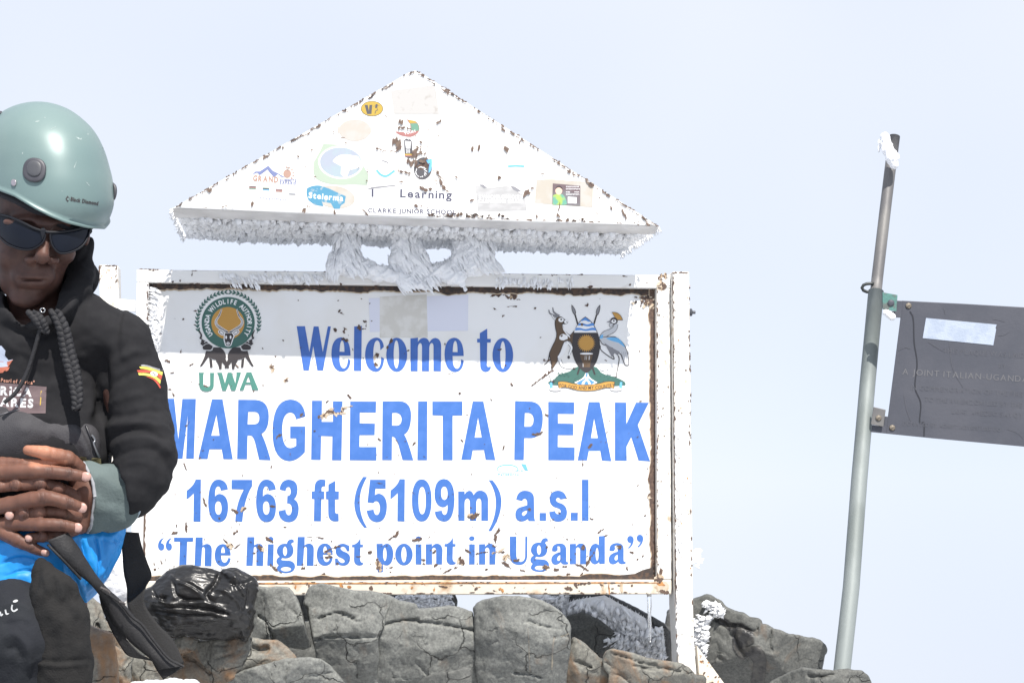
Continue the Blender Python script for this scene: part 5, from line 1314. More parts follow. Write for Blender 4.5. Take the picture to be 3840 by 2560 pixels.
for x_ in (134, 182): g.ell((x_, 984, -172), (9, 6, 14), 4, cut=True)
g.ell((95, 850, -150), (38, 22, 20), 16, cut=True); g.ell((235, 858, -135), (38, 22, 20), 16, cut=True)
g.chain([(220, 985, -130), (226, 1020, -104), (210, 1060, -90)], [5, 5, 4], 14, cut=True)   # smile line
g.chain([(80, 1088, -112), (115, 1091, -116), (150, 1088, -106)], [6, 7, 6], 12, cut=True)
g.cone((130, 1060, 90), (120, 1320, 150), 100, 115, 40)               # neck
g.ell((322, 880, 95), (16, 42, 28), 8)
V, Fc = g.mesh(); V = relax(V, Fc, 1)
V[:, 2] += 0.30 * np.clip(V[:, 1] - 880, 0, 230) * np.clip((160 - V[:, 2]) / 160, 0, 1)      # the head is bowed
headV, headF = V, Fc
tone = np.zeros(len(V))
lip = np.exp(-(((V[:, 0] - 121) / 58) ** 4 + ((V[:, 1] - (1063 + (V[:, 0] - 135) * .04)) / 14) ** 4)) * (V[:, 2] < -100)
tone = np.maximum(tone, lip * 0.16)
tone = np.maximum(tone, 0.08 * np.exp(-(((V[:, 0] - 155) / 60) ** 2 + ((V[:, 1] - 945) / 40) ** 2)) * (V[:, 2] < -100))
headT = tone

# ---- hands, each finger its own chain, interlaced
HC = [  # pts (u,v,w), radii
 ([(-60, 1782, 10), (0, 1772, -30), (130, 1766, -62), (255, 1776, -58), (318, 1788, -42)], [33, 33, 31, 27, 21]),        # index of the right hand
 ([(285, 1868, 8), (215, 1832, -30), (150, 1814, -52), (60, 1817, -50), (0, 1824, -36), (-30, 1826, -26)], [31, 32, 30, 26, 23, 19]),
 ([(-60, 1912, 0), (40, 1890, -35), (160, 1866, -72), (240, 1881, -68), (306, 1901, -46)], [34, 33, 33, 28, 22]),
 ([(290, 1930, 10), (225, 1922, -30), (150, 1920, -50), (92, 1925, -50), (34, 1932, -36)], [28, 29, 29, 26, 21]),
 ([(-40, 1965, 8), (60, 1962, -20), (150, 1965, -60), (225, 1968, -62), (292, 1979, -46)], [30, 30, 28, 25, 21]),
 ([(285, 1985, 15), (225, 2004, -10), (160, 2010, -36), (108, 2017, -32)], [24, 25, 24, 20]),
 ([(-60, 1960, 20), (0, 1990, 0), (62, 2024, -22), (120, 2052, -26), (170, 2072, -20)], [34, 32, 28, 23, 19]),
 ([(300, 1768, 40), (250, 1722, -10), (170, 1697, -52), (104, 1687, -50)], [40, 36, 28, 21]),                         # thumb of the left hand
 ([(-70, 1800, 30), (10, 1745, 0), (90, 1740, -32), (170, 1738, -40), (225, 1730, -30)], [40, 34, 20, 17, 14]),        # other thumb
]
HZ = -60
g = Grid((-190, 1630, -130), (480, 2120, 190), 3.6)
g.chain([(290, 1770, 50), (330, 1850, 55), (300, 1960, 50)], [46, 60, 42], 20, sq=(1, 1, .8))         # back of the left hand
g.chain([(330, 1850, 60), (440, 1870, 100)], [62, 74], 25)
g.chain([(-60, 1790, 45), (-70, 1880, 45), (-30, 1965, 45)], [58, 66, 50], 22)
g.chain([(-70, 1880, 60), (-180, 1880, 100)], [66, 72], 25)
g.ell((120, 1860, 64), (190, 100, 30), 10)
tips = {}
for hi_, (pts, rr_) in enumerate(HC):
    P = spline(pts, 3) + np.array([0, 0, (0, 13, -6, 14, -4, 10, 0, 0, 0)[hi_]]); R_ = np.interp(np.linspace(0, 1, len(P)), np.linspace(0, 1, len(rr_)), rr_) * .90
    g.chain(P, R_, 2.0)
    if len(pts) > 3:
        for q_, r_ in list(zip(pts, rr_))[1:-1]: g.ell((q_[0], q_[1], q_[2]), (r_ * .99, r_ * .95, r_ * 1.0), 5)
V, Fc = g.mesh()
N_ = vnormals(V, Fc)
# knuckle creases and tendons
cr = []
for x, y, h, n_ in ((182, 1764, 26, 3), (262, 1772, 22, 3), (148, 1816, 28, 3), (52, 1818, 22, 3), (156, 1866, 26, 3), (260, 1886, 22, 3), (96, 1924, 22, 2), (232, 1968, 22, 3), (146, 2008, 18, 2), (122, 2050, 18, 2)):
    for j in range(n_):
        dx = (j - (n_ - 1) / 2) * 8
        cr.append(([(x + dx - 2, y - h), (x + dx + 3, y), (x + dx - 2, y + h)], 3.0, -3.4))
V = folds(V, N_, cr)
V = V + N_ * (vnoise(V, .03, 3) * 1.5)[:, None]
tone = np.full(len(V), .17)
thumb, t_ = pl_dist(V[:, :2], [(104, 1687), (170, 1697), (250, 1722)])
tone = np.where((thumb < 40) & (V[:, 1] < 1728 + (V[:, 0] - 104) * .1), 0.95 * np.clip(1.1 - np.abs(t_ - .3) * 1.2, .1, 1), .17)
th2, t2 = pl_dist(V[:, :2], [(120, 1740), (240, 1732)])
tone = np.maximum(tone, 0.85 * np.exp(-(th2 / 15) ** 2) * (V[:, 1] > 1722))
for pts, rr_ in HC[:7]:
    e = np.array(pts[-1]); tone = np.maximum(tone, .45 * np.exp(-(((V - e) ** 2).sum(1)) / (rr_[-1] * 1.25) ** 2))
V = V + np.array([0, 0, HZ])
for x, y in ((182, 1764), (262, 1772), (148, 1816), (52, 1818), (156, 1866), (260, 1886), (96, 1924), (232, 1968), (146, 2008), (122, 2050)):
    tone = tone - .15 * np.exp(-(((V[:, 0] - x) / 17) ** 2 + ((V[:, 1] - y) / 20) ** 2)) * (V[:, 2] < -40)      # darker knuckle skin
tone = np.clip(tone + vnoise(V, .03, 5) * .05, 0, 1)
handV, handF, handT = V, Fc, tone

# ---- hidden trunk and arms joining them
g = Grid((-560, 1180, -60), (640, 2560, 520), 16)
g.cone((125, 1290, 150), (110, 2300, 260), 150, 220, 40, sq=(1, 1, .7)); g.chain([(120, 1330, 170), (420, 1360, 150), (520, 1690, 40), (400, 1850, 90)], [110, 80, 62, 50], 30)
g.chain([(120, 1330, 170), (-280, 1360, 150), (-420, 1740, 60), (-170, 1870, 90)], [110, 80, 62, 50], 30)
V3, F3 = g.mesh()
Vall = np.concatenate([headV, handV, V3]); Fall = np.concatenate([headF, handF + len(headV), F3 + len(headV) + len(handV)])
body = mk('body', BS(Vall), Fall, SKIN, PERSON, True)
at_ = body.data.attributes.new('tone', 'FLOAT', 'POINT')
at_.data.foreach_set('value', np.concatenate([headT, handT, np.zeros(len(V3))]).astype(np.float32))

def uvcap(c, r, rot=0, w_ax=(0, 0, 1), n=10, m=20):
    V = []; Fc = []
    for i in range(n + 1):
        for j in range(m):
            a = math.pi / 2 * i / n; b = 2 * math.pi * j / m
            x = r[0] * math.sin(a) * math.cos(b); y = r[1] * math.sin(a) * math.sin(b); z = -r[2] * math.cos(a)
            V.append((c[0] + x * math.cos(rot) - y * math.sin(rot), c[1] + x * math.sin(rot) + y * math.cos(rot), c[2] + z))
    for i in range(n):
        for j in range(m): Fc.append([i * m + j, i * m + (j + 1) % m, (i + 1) * m + (j + 1) % m, (i + 1) * m + j])
    return V, Fc
NAIL = M('fingernail', (.42, .25, .21), .38, col2=(.46, .29, .25), vscale=50)
for c, r, rt in (((322, 1786, -55), (21, 18, 10), .1), ((-22, 1826, -42), (20, 17, 10), 0), ((308, 1903, -60), (19, 19, 10), .25), ((36, 1931, -50), (17, 17, 10), 0), ((290, 1977, -60), (19, 18, 10), .05), ((108, 2017, -45), (15, 14, 10), .1), ((168, 2071, -32), (17, 13, 10), .35)):
    V, Fc = uvcap((c[0], c[1], c[2] + HZ - 4), r, rt); mk('fingernail', BS(V), Fc, NAIL, PERSON, True)

# ---- hoodie
g = Grid((-640, 880, -190), (740, 2320, 420), 9.0)
g.chain([(110, 1400, 120), (105, 1700, 130), (95, 1960, 160)], [205, 250, 225], 60, sq=(1.15, 1, .72))
g.chain([(110, 1290, 130), (300, 1230, 130), (445, 1290, 125)], [150, 120, 112], 60)
g.chain([(110, 1290, 130), (-140, 1230, 130), (-300, 1300, 125)], [150, 120, 112], 60)
g.chain([(455, 1290, 125), (500, 1450, 105), (530, 1620, 55), (545, 1700, 10)], [118, 118, 114, 116], 36)
g.chain([(548, 1712, 0), (535, 1780, -10), (490, 1845, -14), (430, 1868, -14)], [112, 104, 96, 88], 26)
g.ell((372, 1868, -20), (122, 136, 170), 6, cut=True)
g.chain([(-320, 1310, 125), (-380, 1480, 105), (-430, 1700, 30)], [118, 118, 118], 36)
g.chain([(-430, 1710, 20), (-360, 1830, 0), (-150, 1880, 60)], [112, 96, 80], 26)
# hood piled round the neck and up behind the cheek
g.chain([(-40, 1140, 150), (60, 1190, 20), (150, 1190, -20), (235, 1150, 20), (290, 1080, 70), (305, 1010, 120)], [60, 60, 58, 58, 50, 44], 22)
g.chain([(300, 1010, 130), (300, 920, 150), (290, 820, 170)], [46, 50, 46], 22)
g.chain([(305, 1040, 200), (120, 1010, 300), (-60, 1040, 200)], [70, 90, 70], 30)
g.ell((120, 1120, 40), (105, 120, 160), 10, cut=True)
V, Fc = g.mesh(); V = relax(V, Fc, 2); N_ = vnormals(V, Fc)
fl = [([(470, 1130), (450, 1200), (440, 1290), (455, 1370)], 9, -8), ([(480, 1130), (465, 1210), (460, 1300)], 14, 6),
      ([(400, 1430), (430, 1360), (500, 1320), (560, 1330)], 18, 9), ([(395, 1470), (450, 1420), (530, 1390), (600, 1400)], 14, -9), ([(388, 1520), (470, 1490), (560, 1470)], 17, 8),
      ([(388, 1560), (460, 1560), (560, 1540), (620, 1545)], 15, -9), ([(390, 1610), (450, 1590), (540, 1585), (635, 1610)], 13, 10), ([(400, 1650), (460, 1618), (540, 1612), (640, 1660)], 11, -13),
      ([(410, 1690), (470, 1650), (560, 1645), (650, 1710)], 13, 12), ([(425, 1720), (490, 1690), (580, 1690), (640, 1760)], 12, -7), ([(440, 1750), (510, 1730), (600, 1750)], 12, 5),
      ([(370, 1300), (390, 1400), (380, 1520), (370, 1600)], 22, -22), ([(330, 1380), (345, 1480), (330, 1580)], 24, 10), ([(180, 1230), (210, 1330), (200, 1440)], 20, -7), ([(230, 1250), (270, 1370), (260, 1500)], 18, 6),
      ([(60, 1290), (110, 1370), (170, 1420)], 16, -7), ([(0, 1250), (40, 1300), (110, 1330)], 14, 6),
      ([(30, 1170), (130, 1220), (220, 1190), (290, 1110)], 12, 10), ([(20, 1220), (140, 1262), (250, 1215), (330, 1110)], 12, -12), ([(290, 1000), (340, 1030), (330, 1070)], 12, 8), ([(335, 860), (330, 930), (290, 990)], 9, -6)]
V = folds(V, N_, fl)
V = V + N_ * (fbm(V * np.array([1, 1.6, 1]), .011, 3, 2) * 5 + fbm(V, .035, 2, 8) * 1.6)[:, None]
cuffl = (V[:, 0] > 395) & (V[:, 1] > 1750) & (V[:, 2] < 120)
hood = mk('hoodie', BS(V), Fc, FABRIC, PERSON, True)

# prints on the hoodie
hm = bvh_mapper([hood])
d = Decal(hm, 0.0006, 0.00008)
kf = 700 / 1372
def Hs(s): return path(s, 0, 1100, kf)
d.poly(Hs("M-120,380 L10,385 L40,420 L35,455 L62,490 L95,485 L60,540 L20,580 L-60,590 L-120,560"), M('map_print_blue', (.42, .47, .58), .8), 2)
d.poly(Hs("M-120,500 L60,500 L95,487 L60,540 L20,582 L-60,592 L-120,570"), M('map_print_red', (.42, .13, .08), .8), 2)
d.poly(Hs("M38,555 L72,538 L60,565 L42,574"), M('island_print', (.42, .13, .08), .8), 1)
d.tris(text2('Pearl of Africa"', 3, 1431, 14, 128, .02, rot=.08), M('salmon_print', (.50, .25, .18), .8))
d.poly(Hs("M-160,640 L342,686 L335,880 L-160,880"), M('plum_print', (.12, .085, .09), .8), 4)
WT = M('white_garment_print', (.55, .55, .56), .8)
d.tris(text2('AFRICA', -64, 1476, 32, 188, .05, rot=.05), WT); d.tris(text2('SAFARES', -96, 1516, 32, 226, .05, rot=.05), WT)
d.poly(Hs("M300,715 L308,716 L300,820 L292,820"), YEL, 1)
d.build('chest_print', PERSON, 'map and lettering printed on the hoodie chest')
d = Decal(hm, 0.0008, 0.00012)
kF = 800 / 2240
def Fs(s): return path(s, 500, 1000, kF)
FY = M('flag_yellow', (.55, .52, .10), .8); FR = M('flag_red', (.42, .07, .045), .8)
d.poly(Fs("M78,1030 Q130,1018 200,1050 L308,1080 L300,1095 L190,1070 L90,1050"), GREYP, 2)
d.poly(Fs("M60,1050 Q120,1035 200,1065 Q260,1085 310,1105 L302,1145 Q240,1100 180,1090 Q110,1070 80,1072"), FY, 2)
d.poly(Fs("M35,1085 Q110,1068 180,1092 Q240,1102 305,1140 L290,1190 Q240,1120 170,1112 Q100,1105 50,1108"), FR, 2)
d.poly(Fs("M50,1115 Q120,1110 190,1125 Q250,1150 288,1190 L282,1230 Q230,1160 150,1145 Q90,1135 60,1138"), FY, 2)
d.poly(Fs("M130,1150 Q210,1160 250,1200 Q275,1225 290,1270 L278,1275 Q240,1205 200,1180"), FR, 2)
d.poly([(500 + kF * x, 1000 + kF * y) for x, y in ell2(218, 1122, 40, 26, 20, .3)], WT, 1); d.poly([(500 + kF * x, 1000 + kF * y) for x, y in stroke2([(200, 1112), (218, 1118), (222, 1136), (240, 1138)], 7)], BLACKP, 1)
d.build('sleeve_flag', PERSON, 'black, yellow and red flag patch on the sleeve')

# ---- turned back inner cuff
def sweep(name, rings, mat, parent, closed=False, smooth=True, space=BS, thick=None):
    n = len(rings[0]); V = [p for r in rings for p in r]; Fc = []
    for i in range(len(rings) - 1):
        for j in range(n): Fc.append([i * n + j, i * n + (j + 1) % n, (i + 1) * n + (j + 1) % n, (i + 1) * n + j])
    o = mk(name, space(V), Fc, mat, parent, smooth)
    if thick: m_ = o.modifiers.new('thickness', 'SOLIDIFY'); m_.thickness = thick; m_.offset = 0
    return o
CUFF = M('grey_green_cloth', (.095, .125, .125), .85, col2=(.075, .10, .10), vscale=14, bump=.35, bscale=180)
rings = []
for i in range(25):
    t = i / 24
    cu = 325 + 100 * t; cv = 1862 + 6 * t; cw_ = 2 + 8 * t
    ru = 30 + 32 * t; rv = 132 - 12 * t + 4 * math.sin(t * 9); rw = 78 + 10 * t
    ring = []
    for j in range(72):
        a = 2 * math.pi * j / 72
        # the opening leans: top further left
        x = cu + (ru) * math.cos(a) - 34 * math.sin(a) * (-1) * 0 + (-18 if math.sin(a) < 0 else 0) * abs(math.sin(a)) * (1 - t)
        y = cv + rv * math.sin(a); z = cw_ - rw * math.cos(a) * 1.0
        fz = 5.5 * vnoise(np.array([[x * .5 + j, y, z]]), .035, 4)[0] + 4 * math.sin(a * 3 + t * 7) * t + 3 * math.sin(a * 7 - t * 5)
        # front of the tube (towards the viewer) bulges towards the elbow
        front = max(0, math.cos(a))
        ring.append((x + 42 * t * front + fz, y, z - fz))
    rings.append(ring)
cf = sweep('inner_cuff', rings, CUFF, PERSON, thick=.004)
def bead(name, pts, r, mat, space=BS, parent=None, n=8, jit=0, seed=0):
    P = spline(pts, 8); rs = random.Random(seed)
    rad = [(r + rs.uniform(-jit, jit)) * space.s for _ in P]
    return tube(name, space(P), rad, mat, parent, n)
bead('cuff_edge', [(rings[0][j][0], rings[0][j][1], rings[0][j][2]) for j in range(0, 72, 6)] + [rings[0][0]], 6, M('pale_grey_edging', (.26, .27, .29), .9), parent=PERSON, jit=1.2)
bead('cuff_stitching', [rings[-1][j] for j in list(range(54, 72, 3)) + list(range(0, 19, 3))], 3.5, M('light_blue_stitching', (.25, .31, .36), .9), parent=PERSON, jit=1)

# ---- plaited draw cord and toggles
CORD = M('black_plait', (.011, .011, .014), .75, bump=.5, bscale=260)
def plait(name, pts, r0, r1, period, space=BS):
    P = spline(pts, 14); L = np.concatenate([[0], np.cumsum(np.linalg.norm(np.diff(P, axis=0), axis=1))])
    mbb = MB()
    for s_ in range(3):
        ph = 2 * math.pi * s_ / 3; c = []
        rad = np.interp(np.linspace(0, 1, len(P)), [0, .5, 1], [r0, r1, r0 * .7])
        for i, p in enumerate(P):
            a = 2 * math.pi * L[i] / period + ph
            c.append(p + np.array([math.sin(a) * rad[i] * .95, 0, math.sin(2 * a) * rad[i] * .45]))
        W = space(np.array(c)); T = np.gradient(W, axis=0); T /= np.linalg.norm(T, axis=1, keepdims=True)
        Vv = []; nn = 8
        for i, (p, t) in enumerate(zip(W, T)):
            a_ = np.cross(t, [0, 1, 0]); a_ /= np.linalg.norm(a_); b_ = np.cross(t, a_)
            for k_ in range(nn): Vv.append(p + rad[i] * .75 * space.s * (a_ * math.cos(2 * math.pi * k_ / nn) + b_ * math.sin(2 * math.pi * k_ / nn)))
        mbb.add(Vv, [[i * nn + k_, i * nn + (k_ + 1) % nn, (i + 1) * nn + (k_ + 1) % nn, (i + 1) * nn + k_] for i in range(len(P) - 1) for k_ in range(nn)])
    return mbb.build(name, [CORD], PERSON, True)
plait('plaited_cord', [(205, 1165, -65), (235, 1230, -75), (255, 1320, -72), (280, 1420, -80), (290, 1500, -92), (285, 1535, -98)], 15, 19, 62)
plait('plaited_cord', [(120, 1170, -75), (150, 1205, -80), (172, 1248, -72)], 15, 17, 46)
bead('draw_cord', [(150, 1235, -72), (130, 1310, -66), (100, 1400, -66), (60, 1470, -75), (15, 1510, -90)], 8, CORD, parent=PERSON)
bead('eyelet', [(160 + 9 * math.cos(a), 1163 + 8 * math.sin(a), -74) for a in np.linspace(0, 6.28, 9)], 2.2, M('bright_metal', (.6, .6, .6), .25, 1.0), parent=PERSON)

# ---- helmet
def shell():
    vs_ = [381, 400, 430, 490, 560, 630, 690, 760, 810, 845, 880]
    hw_ = [0, 96, 148, 206, 237, 253, 262, 264, 253, 234, 214]
    cx_ = [140, 140, 141, 146, 153, 159, 163, 164, 162, 160, 158]
    HP = spline([(math.sqrt(x - 381), h_) for x, h_ in zip(vs_, hw_)], 12); CP = spline(list(zip(vs_, cx_)), 12)
    def rim(u_, w_):
        r = np.interp(u_, [-110, 0, 55, 132, 190, 247, 324, 393, 430], [640, 703, 724, 771, 800, 823, 842, 846, 838])
        return r - 0.25 * max(0, w_ - 40)
    NT, NR = 46, 120; rings = []
    cw_ = 90
    for i in range(NT + 1):
        t = i / NT; ring = []
        for j in range(NR):
            th = 2 * math.pi * j / NR
            u_, w_ = 160, cw_
            for _ in range(6):
                v1 = rim(u_, w_); vv = 381 + (v1 - 381) * (1 - math.cos(t * math.pi / 2)) ** 0.96 if t < 1 else v1
                hw = float(np.interp(math.sqrt(max(vv - 381, 0)), HP[:, 0], HP[:, 1])); cx = float(np.interp(vv, CP[:, 0], CP[:, 1]))
                u_ = cx + hw * math.cos(th); w_ = cw_ + hw * 1.13 * math.sin(th)
            ring.append([u_, vv, w_])
        rings.append(ring)
    return np.array(rings)
R_ = shell()
lipb = R_[-1] - np.array([160, 0, 90]); lipn = lipb / np.linalg.norm(lipb[:, [0, 2]], axis=1)[:, None]
lipn[:, 1] = 0
seq = list(R_) + [R_[-1] + lipn * 5 + np.array([0, 3, 0]), R_[-1] + lipn * 7 + np.array([0, 9, 0]), R_[-1] + lipn * 3 + np.array([0, 14, 0]), R_[-1] - lipn * 4 + np.array([0, 13, 0]), R_[-1] - lipn * 9 + np.array([0, 2, 0])]
seq += [R_[k_] - (R_[k_] - np.array([160, 640, 90])) * 0.045 for k_ in range(len(R_) - 3, 0, -3)]
n = R_.shape[1]; V = np.concatenate(seq); Fc = []
for i in range(len(seq) - 1):
    for j in range(n): Fc.append([i * n + j, i * n + (j + 1) % n, (i + 1) * n + (j + 1) % n, (i + 1) * n + j])
HEL = M('pearl_green_shell', (.132, .195, .192), .42, .08, col2=(.148, .21, .203), vscale=6, coat=.06, bump=.03, bscale=30)
HEL.node_tree.nodes['Principled BSDF'].inputs['Coat Roughness'].default_value = .3
helmet = mk('helmet', BS(V), Fc, HEL, PERSON, True)
helmet['label'] = 'pale pearl green climbing helmet'
bm_ = bvh_mapper([helmet])
RUB = M('dark_grey_plastic', (.045, .045, .055), .5, col2=(.055, .055, .065), vscale=30)
def surf(u_, v_, off): return bm_(np.array([float(u_)]), np.array([float(v_)]), off)[0]
# round vent plug: a domed cap lying on the shell
def cap_on(cu, cv, ru, rv, h, rot, name, mat, inner=None, p=2.3):
    V = []; n = 28; prof = [(1.0, -.002), (1.0, h * .55), (.93, h * .9), (.8, h), (.4, h * 1.02), (0.02, h * 1.02)]
    for f, hh in prof:
        for x, y in ell2(cu, cv, ru * f, rv * f, n, rot, p): V.append(surf(x, y, hh))
    Fc = [[i * n + j, i * n + (j + 1) % n, (i + 1) * n + (j + 1) % n, (i + 1) * n + j] for i in range(len(prof) - 1) for j in range(n)] + [list(range((len(prof) - 1) * n, len(prof) * n))]
    return mk(name, V, Fc, mat, helmet, True)
cap_on(129, 638, 44, 46, .006, .15, 'vent_plug', RUB)
cap_on(128, 632, 29, 31, .0085, .15, 'plug_button', M('grey_button', (.06, .062, .07), .45))
cap_on(51, 685, 10, 13, .004, 0, 'rivet', M('pink_steel_rivet', (.45, .40, .42), .3, .8))
d = Decal(bm_, .0006, .00004)
kh = 700 / 1276
d.poly([(0 + 462 * kh - 8, 340 + 740 * kh), (462 * kh, 340 + 718 * kh), (462 * kh + 9, 340 + 740 * kh), (462 * kh, 340 + 762 * kh)], BLACKP, 1)
d.poly([(462 * kh - 3, 340 + 741 * kh), (462 * kh + 2, 340 + 732 * kh), (462 * kh + 8, 340 + 741 * kh), (462 * kh + 2, 340 + 752 * kh)], HEL, 1)
d.tris(text2('Black Diamond', 264, 340 + 752 * kh, 14, 106, .05, rot=.17, gap=.07), BLACKP)
SCF = M('scuff', (.30, .36, .35), .7); rq = random.Random(4); ds = Decal(bm_, .0005, .00001)
for x, y, l, w, a in ((292, 516, 16, 6, .3), (303, 520, 6, 8, 0), (168, 442, 7, 4, 0), (140, 455, 18, 3, -.2), (386, 556, 6, 8, 0), (234, 716, 7, 5, .4), (230, 562, 4, 4, 0), (280, 625, 3, 22, .3), (330, 504, 5, 4, 0), (84, 575, 4, 6, 0), (200, 480, 26, 2, -.5), (330, 690, 20, 2, .8)): ds.poly(scar2(rq, x, y, l, w, a), SCF)
d.build('shell_print', helmet); setp(ds.build('scuffs', helmet), kind='stuff')
bead('side_clip', [(421, 690, 70), (430, 700, 60), (432, 720, 55), (427, 742, 60), (419, 748, 70)], 7, RUB, parent=helmet)
bead('rear_clip', [(-2, 425, 60), (0, 434, 50)], 12, RUB, parent=helmet)
bead('helmet_padding', [(-60, 700, -30), (0, 726, -90), (60, 752, -120), (140, 796, -125), (230, 842, -115), (300, 862, -80), (335, 866, -20)], 13, M('black_padding', (.02, .02, .025), .9), parent=helmet)

# ---- sunglasses
GLASS = M('black_mirror_lens', (.006, .008, .014), .12, 0.0, spec=.2)
FRM = M('black_frame_plastic', (.009, .010, .014), .5, spec=.2)
def gw(u_, v_): return -178 + ((u_ - 150) / 175) ** 2 * 95 + abs(u_ - 150) * .02 + (v_ - 880) * -.05
def lens(pts, name, mat, bulge=7, th=10, off=0):
    P = spline([(x * kh, 340 + y * kh) for x, y in pts], 5)[:-1]; c = P.mean(0); V = []; n = len(P); Fc = []
    lv = [1, .93, .7, .4, .05]
    for f in lv:
        for p in P:
            q = c + (p - c) * f; V.append((q[0], q[1], gw(*q) - off - bulge * (1 - f ** 2)))
    for p in P: V.append((p[0], p[1], gw(*p) - off + th))
    for i in range(len(lv) - 1): Fc += [[i * n + j, i * n + (j + 1) % n, (i + 1) * n + (j + 1) % n, (i + 1) * n + j] for j in range(n)]
    Fc.append(list(range((len(lv) - 1) * n, len(lv) * n))); b_ = len(lv) * n
    Fc += [[j, b_ + j, b_ + (j + 1) % n, (j + 1) % n] for j in range(n)]; Fc.append(list(range(b_, b_ + n)))
    return mk(name, BS(V), Fc, mat, GL, True)
GL = mk('sunglasses', BS([(150, 862, -186), (160, 900, -188), (172, 862, -186), (162, 850, -176)]), [[0, 1, 2], [0, 2, 3], [0, 3, 1], [1, 3, 2]], FRM, PERSON)
GL['label'] = 'black wraparound sunglasses'
l1 = [(-130, 850), (-60, 845), (0, 852), (70, 870), (150, 905), (230, 945), (298, 968), (306, 1000), (285, 1040), (225, 1078), (150, 1080), (60, 1048), (0, 1000), (-60, 950), (-130, 900), (-130, 850)]
l2 = [(345, 968), (420, 970), (500, 955), (560, 938), (605, 925), (612, 945), (600, 990), (565, 1050), (500, 1092), (420, 1108), (375, 1080), (352, 1030), (340, 990), (345, 968)]
lens(l1, 'lens', GLASS); lens(l2, 'lens', GLASS)
def gl3(pts): return [(x * kh, 340 + y * kh, gw(x * kh, 340 + y * kh) - 4) for x, y in pts]
bead('frame', gl3([(-130, 845), (-60, 840), (0, 848), (70, 865), (150, 900), (230, 940), (300, 962), (350, 968), (430, 964), (510, 950), (570, 932), (615, 918)]), 5.5, FRM, parent=GL)
bead('lens_rim', gl3([(300, 962), (308, 1000), (285, 1045), (220, 1084), (140, 1084), (50, 1050), (0, 1010), (-80, 950)]), 3.2, FRM, parent=GL)
bead('lens_rim', gl3([(345, 970), (345, 1010), (365, 1070), (415, 1112), (500, 1098), (568, 1054), (605, 990), (618, 925)]), 3.2, FRM, parent=GL)
bead('temple', [(336, 848, -70), (345, 852, -40), (342, 856, 20), (330, 860, 90)], 6, FRM, parent=GL)

# ---- bag across the stomach
BAGM = M('charcoal_nylon', (.030, .029, .034), .75, col2=(.036, .035, .040), vscale=25, bump=.35, bscale=420, weave=220)
BAG = thing('waist_bag', BS([(150, 1640, -40)])[0], 'charcoal waist bag with a zip worn on the stomach above the clasped hands', 'bag')
g = Grid((-320, 1470, -190), (430, 1800, 120), 6)
g.chain([(-200, 1640, 30), (60, 1634, 20), (270, 1660, 30)], [122, 126, 92], 30, sq=(1, 1, .72)); g.ell((330, 1690, 40), (50, 90, 50), 30)
g.func(lambda U, Vv, Wt: 1505 + 6 * np.sin(U * .01) + np.clip(U - 180, 0, 400) * .20 - Vv, 25, cut=True) if False else None
V, Fc = g.mesh(); N_ = vnormals(V, Fc)
V = folds(V, N_, [([(-100, 1545), (80, 1535), (230, 1550), (300, 1600)], 10, -7), ([(290, 1570), (330, 1640), (360, 1720)], 10, -9), ([(270, 1590), (310, 1660), (335, 1730)], 18, 8), ([(40, 1600), (160, 1620), (240, 1610)], 30, 6)])
V = V + N_ * (fbm(V, .012, 3, 6) * 4)[:, None]
bagb = mk('pouch', BS(V), Fc, BAGM, BAG, True)
bagmap = bvh_mapper([bagb])
def onbag(pts, off): P = spline(pts, 10); return bagmap(P[:, 0], P[:, 1], off)
tube('zip', onbag([(-20, 1562), (60, 1538), (130, 1530), (200, 1535), (235, 1544)], .001), .0016, M('zip_teeth', (.10, .10, .11), .4, .5), BAG, 6)
tube('zip', onbag([(322, 1595), (345, 1650), (362, 1700), (376, 1730)], .001), .0022, M('dark_zip', (.03, .03, .035), .4, .3), BAG, 6)
tube('zip_pull', onbag([(343, 1630), (352, 1640), (356, 1652), (352, 1664), (366, 1700), (372, 1712)], .006), .0022, M('zip_metal', (.25, .26, .28), .35, .8), BAG, 8)
d = Decal(bagmap, .0012, .0001)
d.poly(path("M262,1708 L378,1718 L380,1746 L300,1742 L262,1730"), M('olive_webbing', (.085, .075, .035), .85, bump=.3, bscale=300), 2)
d.build('olive_trim', BAG)

# ---- blue shell trousers, dark over-trousers, gaiter
BLUEC = M('bright_blue_shell_cloth', (.005, .235, .62), .5, col2=(.005, .20, .55), vscale=12, bump=.12, bscale=60)
g = Grid((-300, 1930, -140), (510, 2310, 220), 5.5)
bl = [(-260, 2030), (-60, 2000), (60, 1985), (200, 1975), (330, 1965), (476, 1968), (470, 2010), (458, 2050), (455, 2072), (420, 2140), (398, 2176), (380, 2200), (345, 2240), (322, 2258), (290, 2238), (250, 2210), (150, 2230), (0, 2240), (-260, 2280)]
U, Vv = np.meshgrid(g.ax[0], g.ax[1], indexing='ij'); d2 = poly_sd(U, Vv, bl)
T = 62 * np.clip(-d2 / 46, 0, 1) ** .62 + 2; W = g.ax[2][None, None, :]
wc_ = -22 + np.clip(U - 60, 0, 400) * .30 - 26 * np.sin((U + Vv * .4) / 74.0) + 12 * np.sin((U * .5 - Vv) / 38.0)
g.D = np.maximum(d2[:, :, None] + 0 * W, (np.abs(W - wc_[:, :, None]) - T[:, :, None]) * .72).astype(np.float32)
V, Fc = g.mesh(); V = relax(V, Fc, 1); N_ = vnormals(V, Fc)
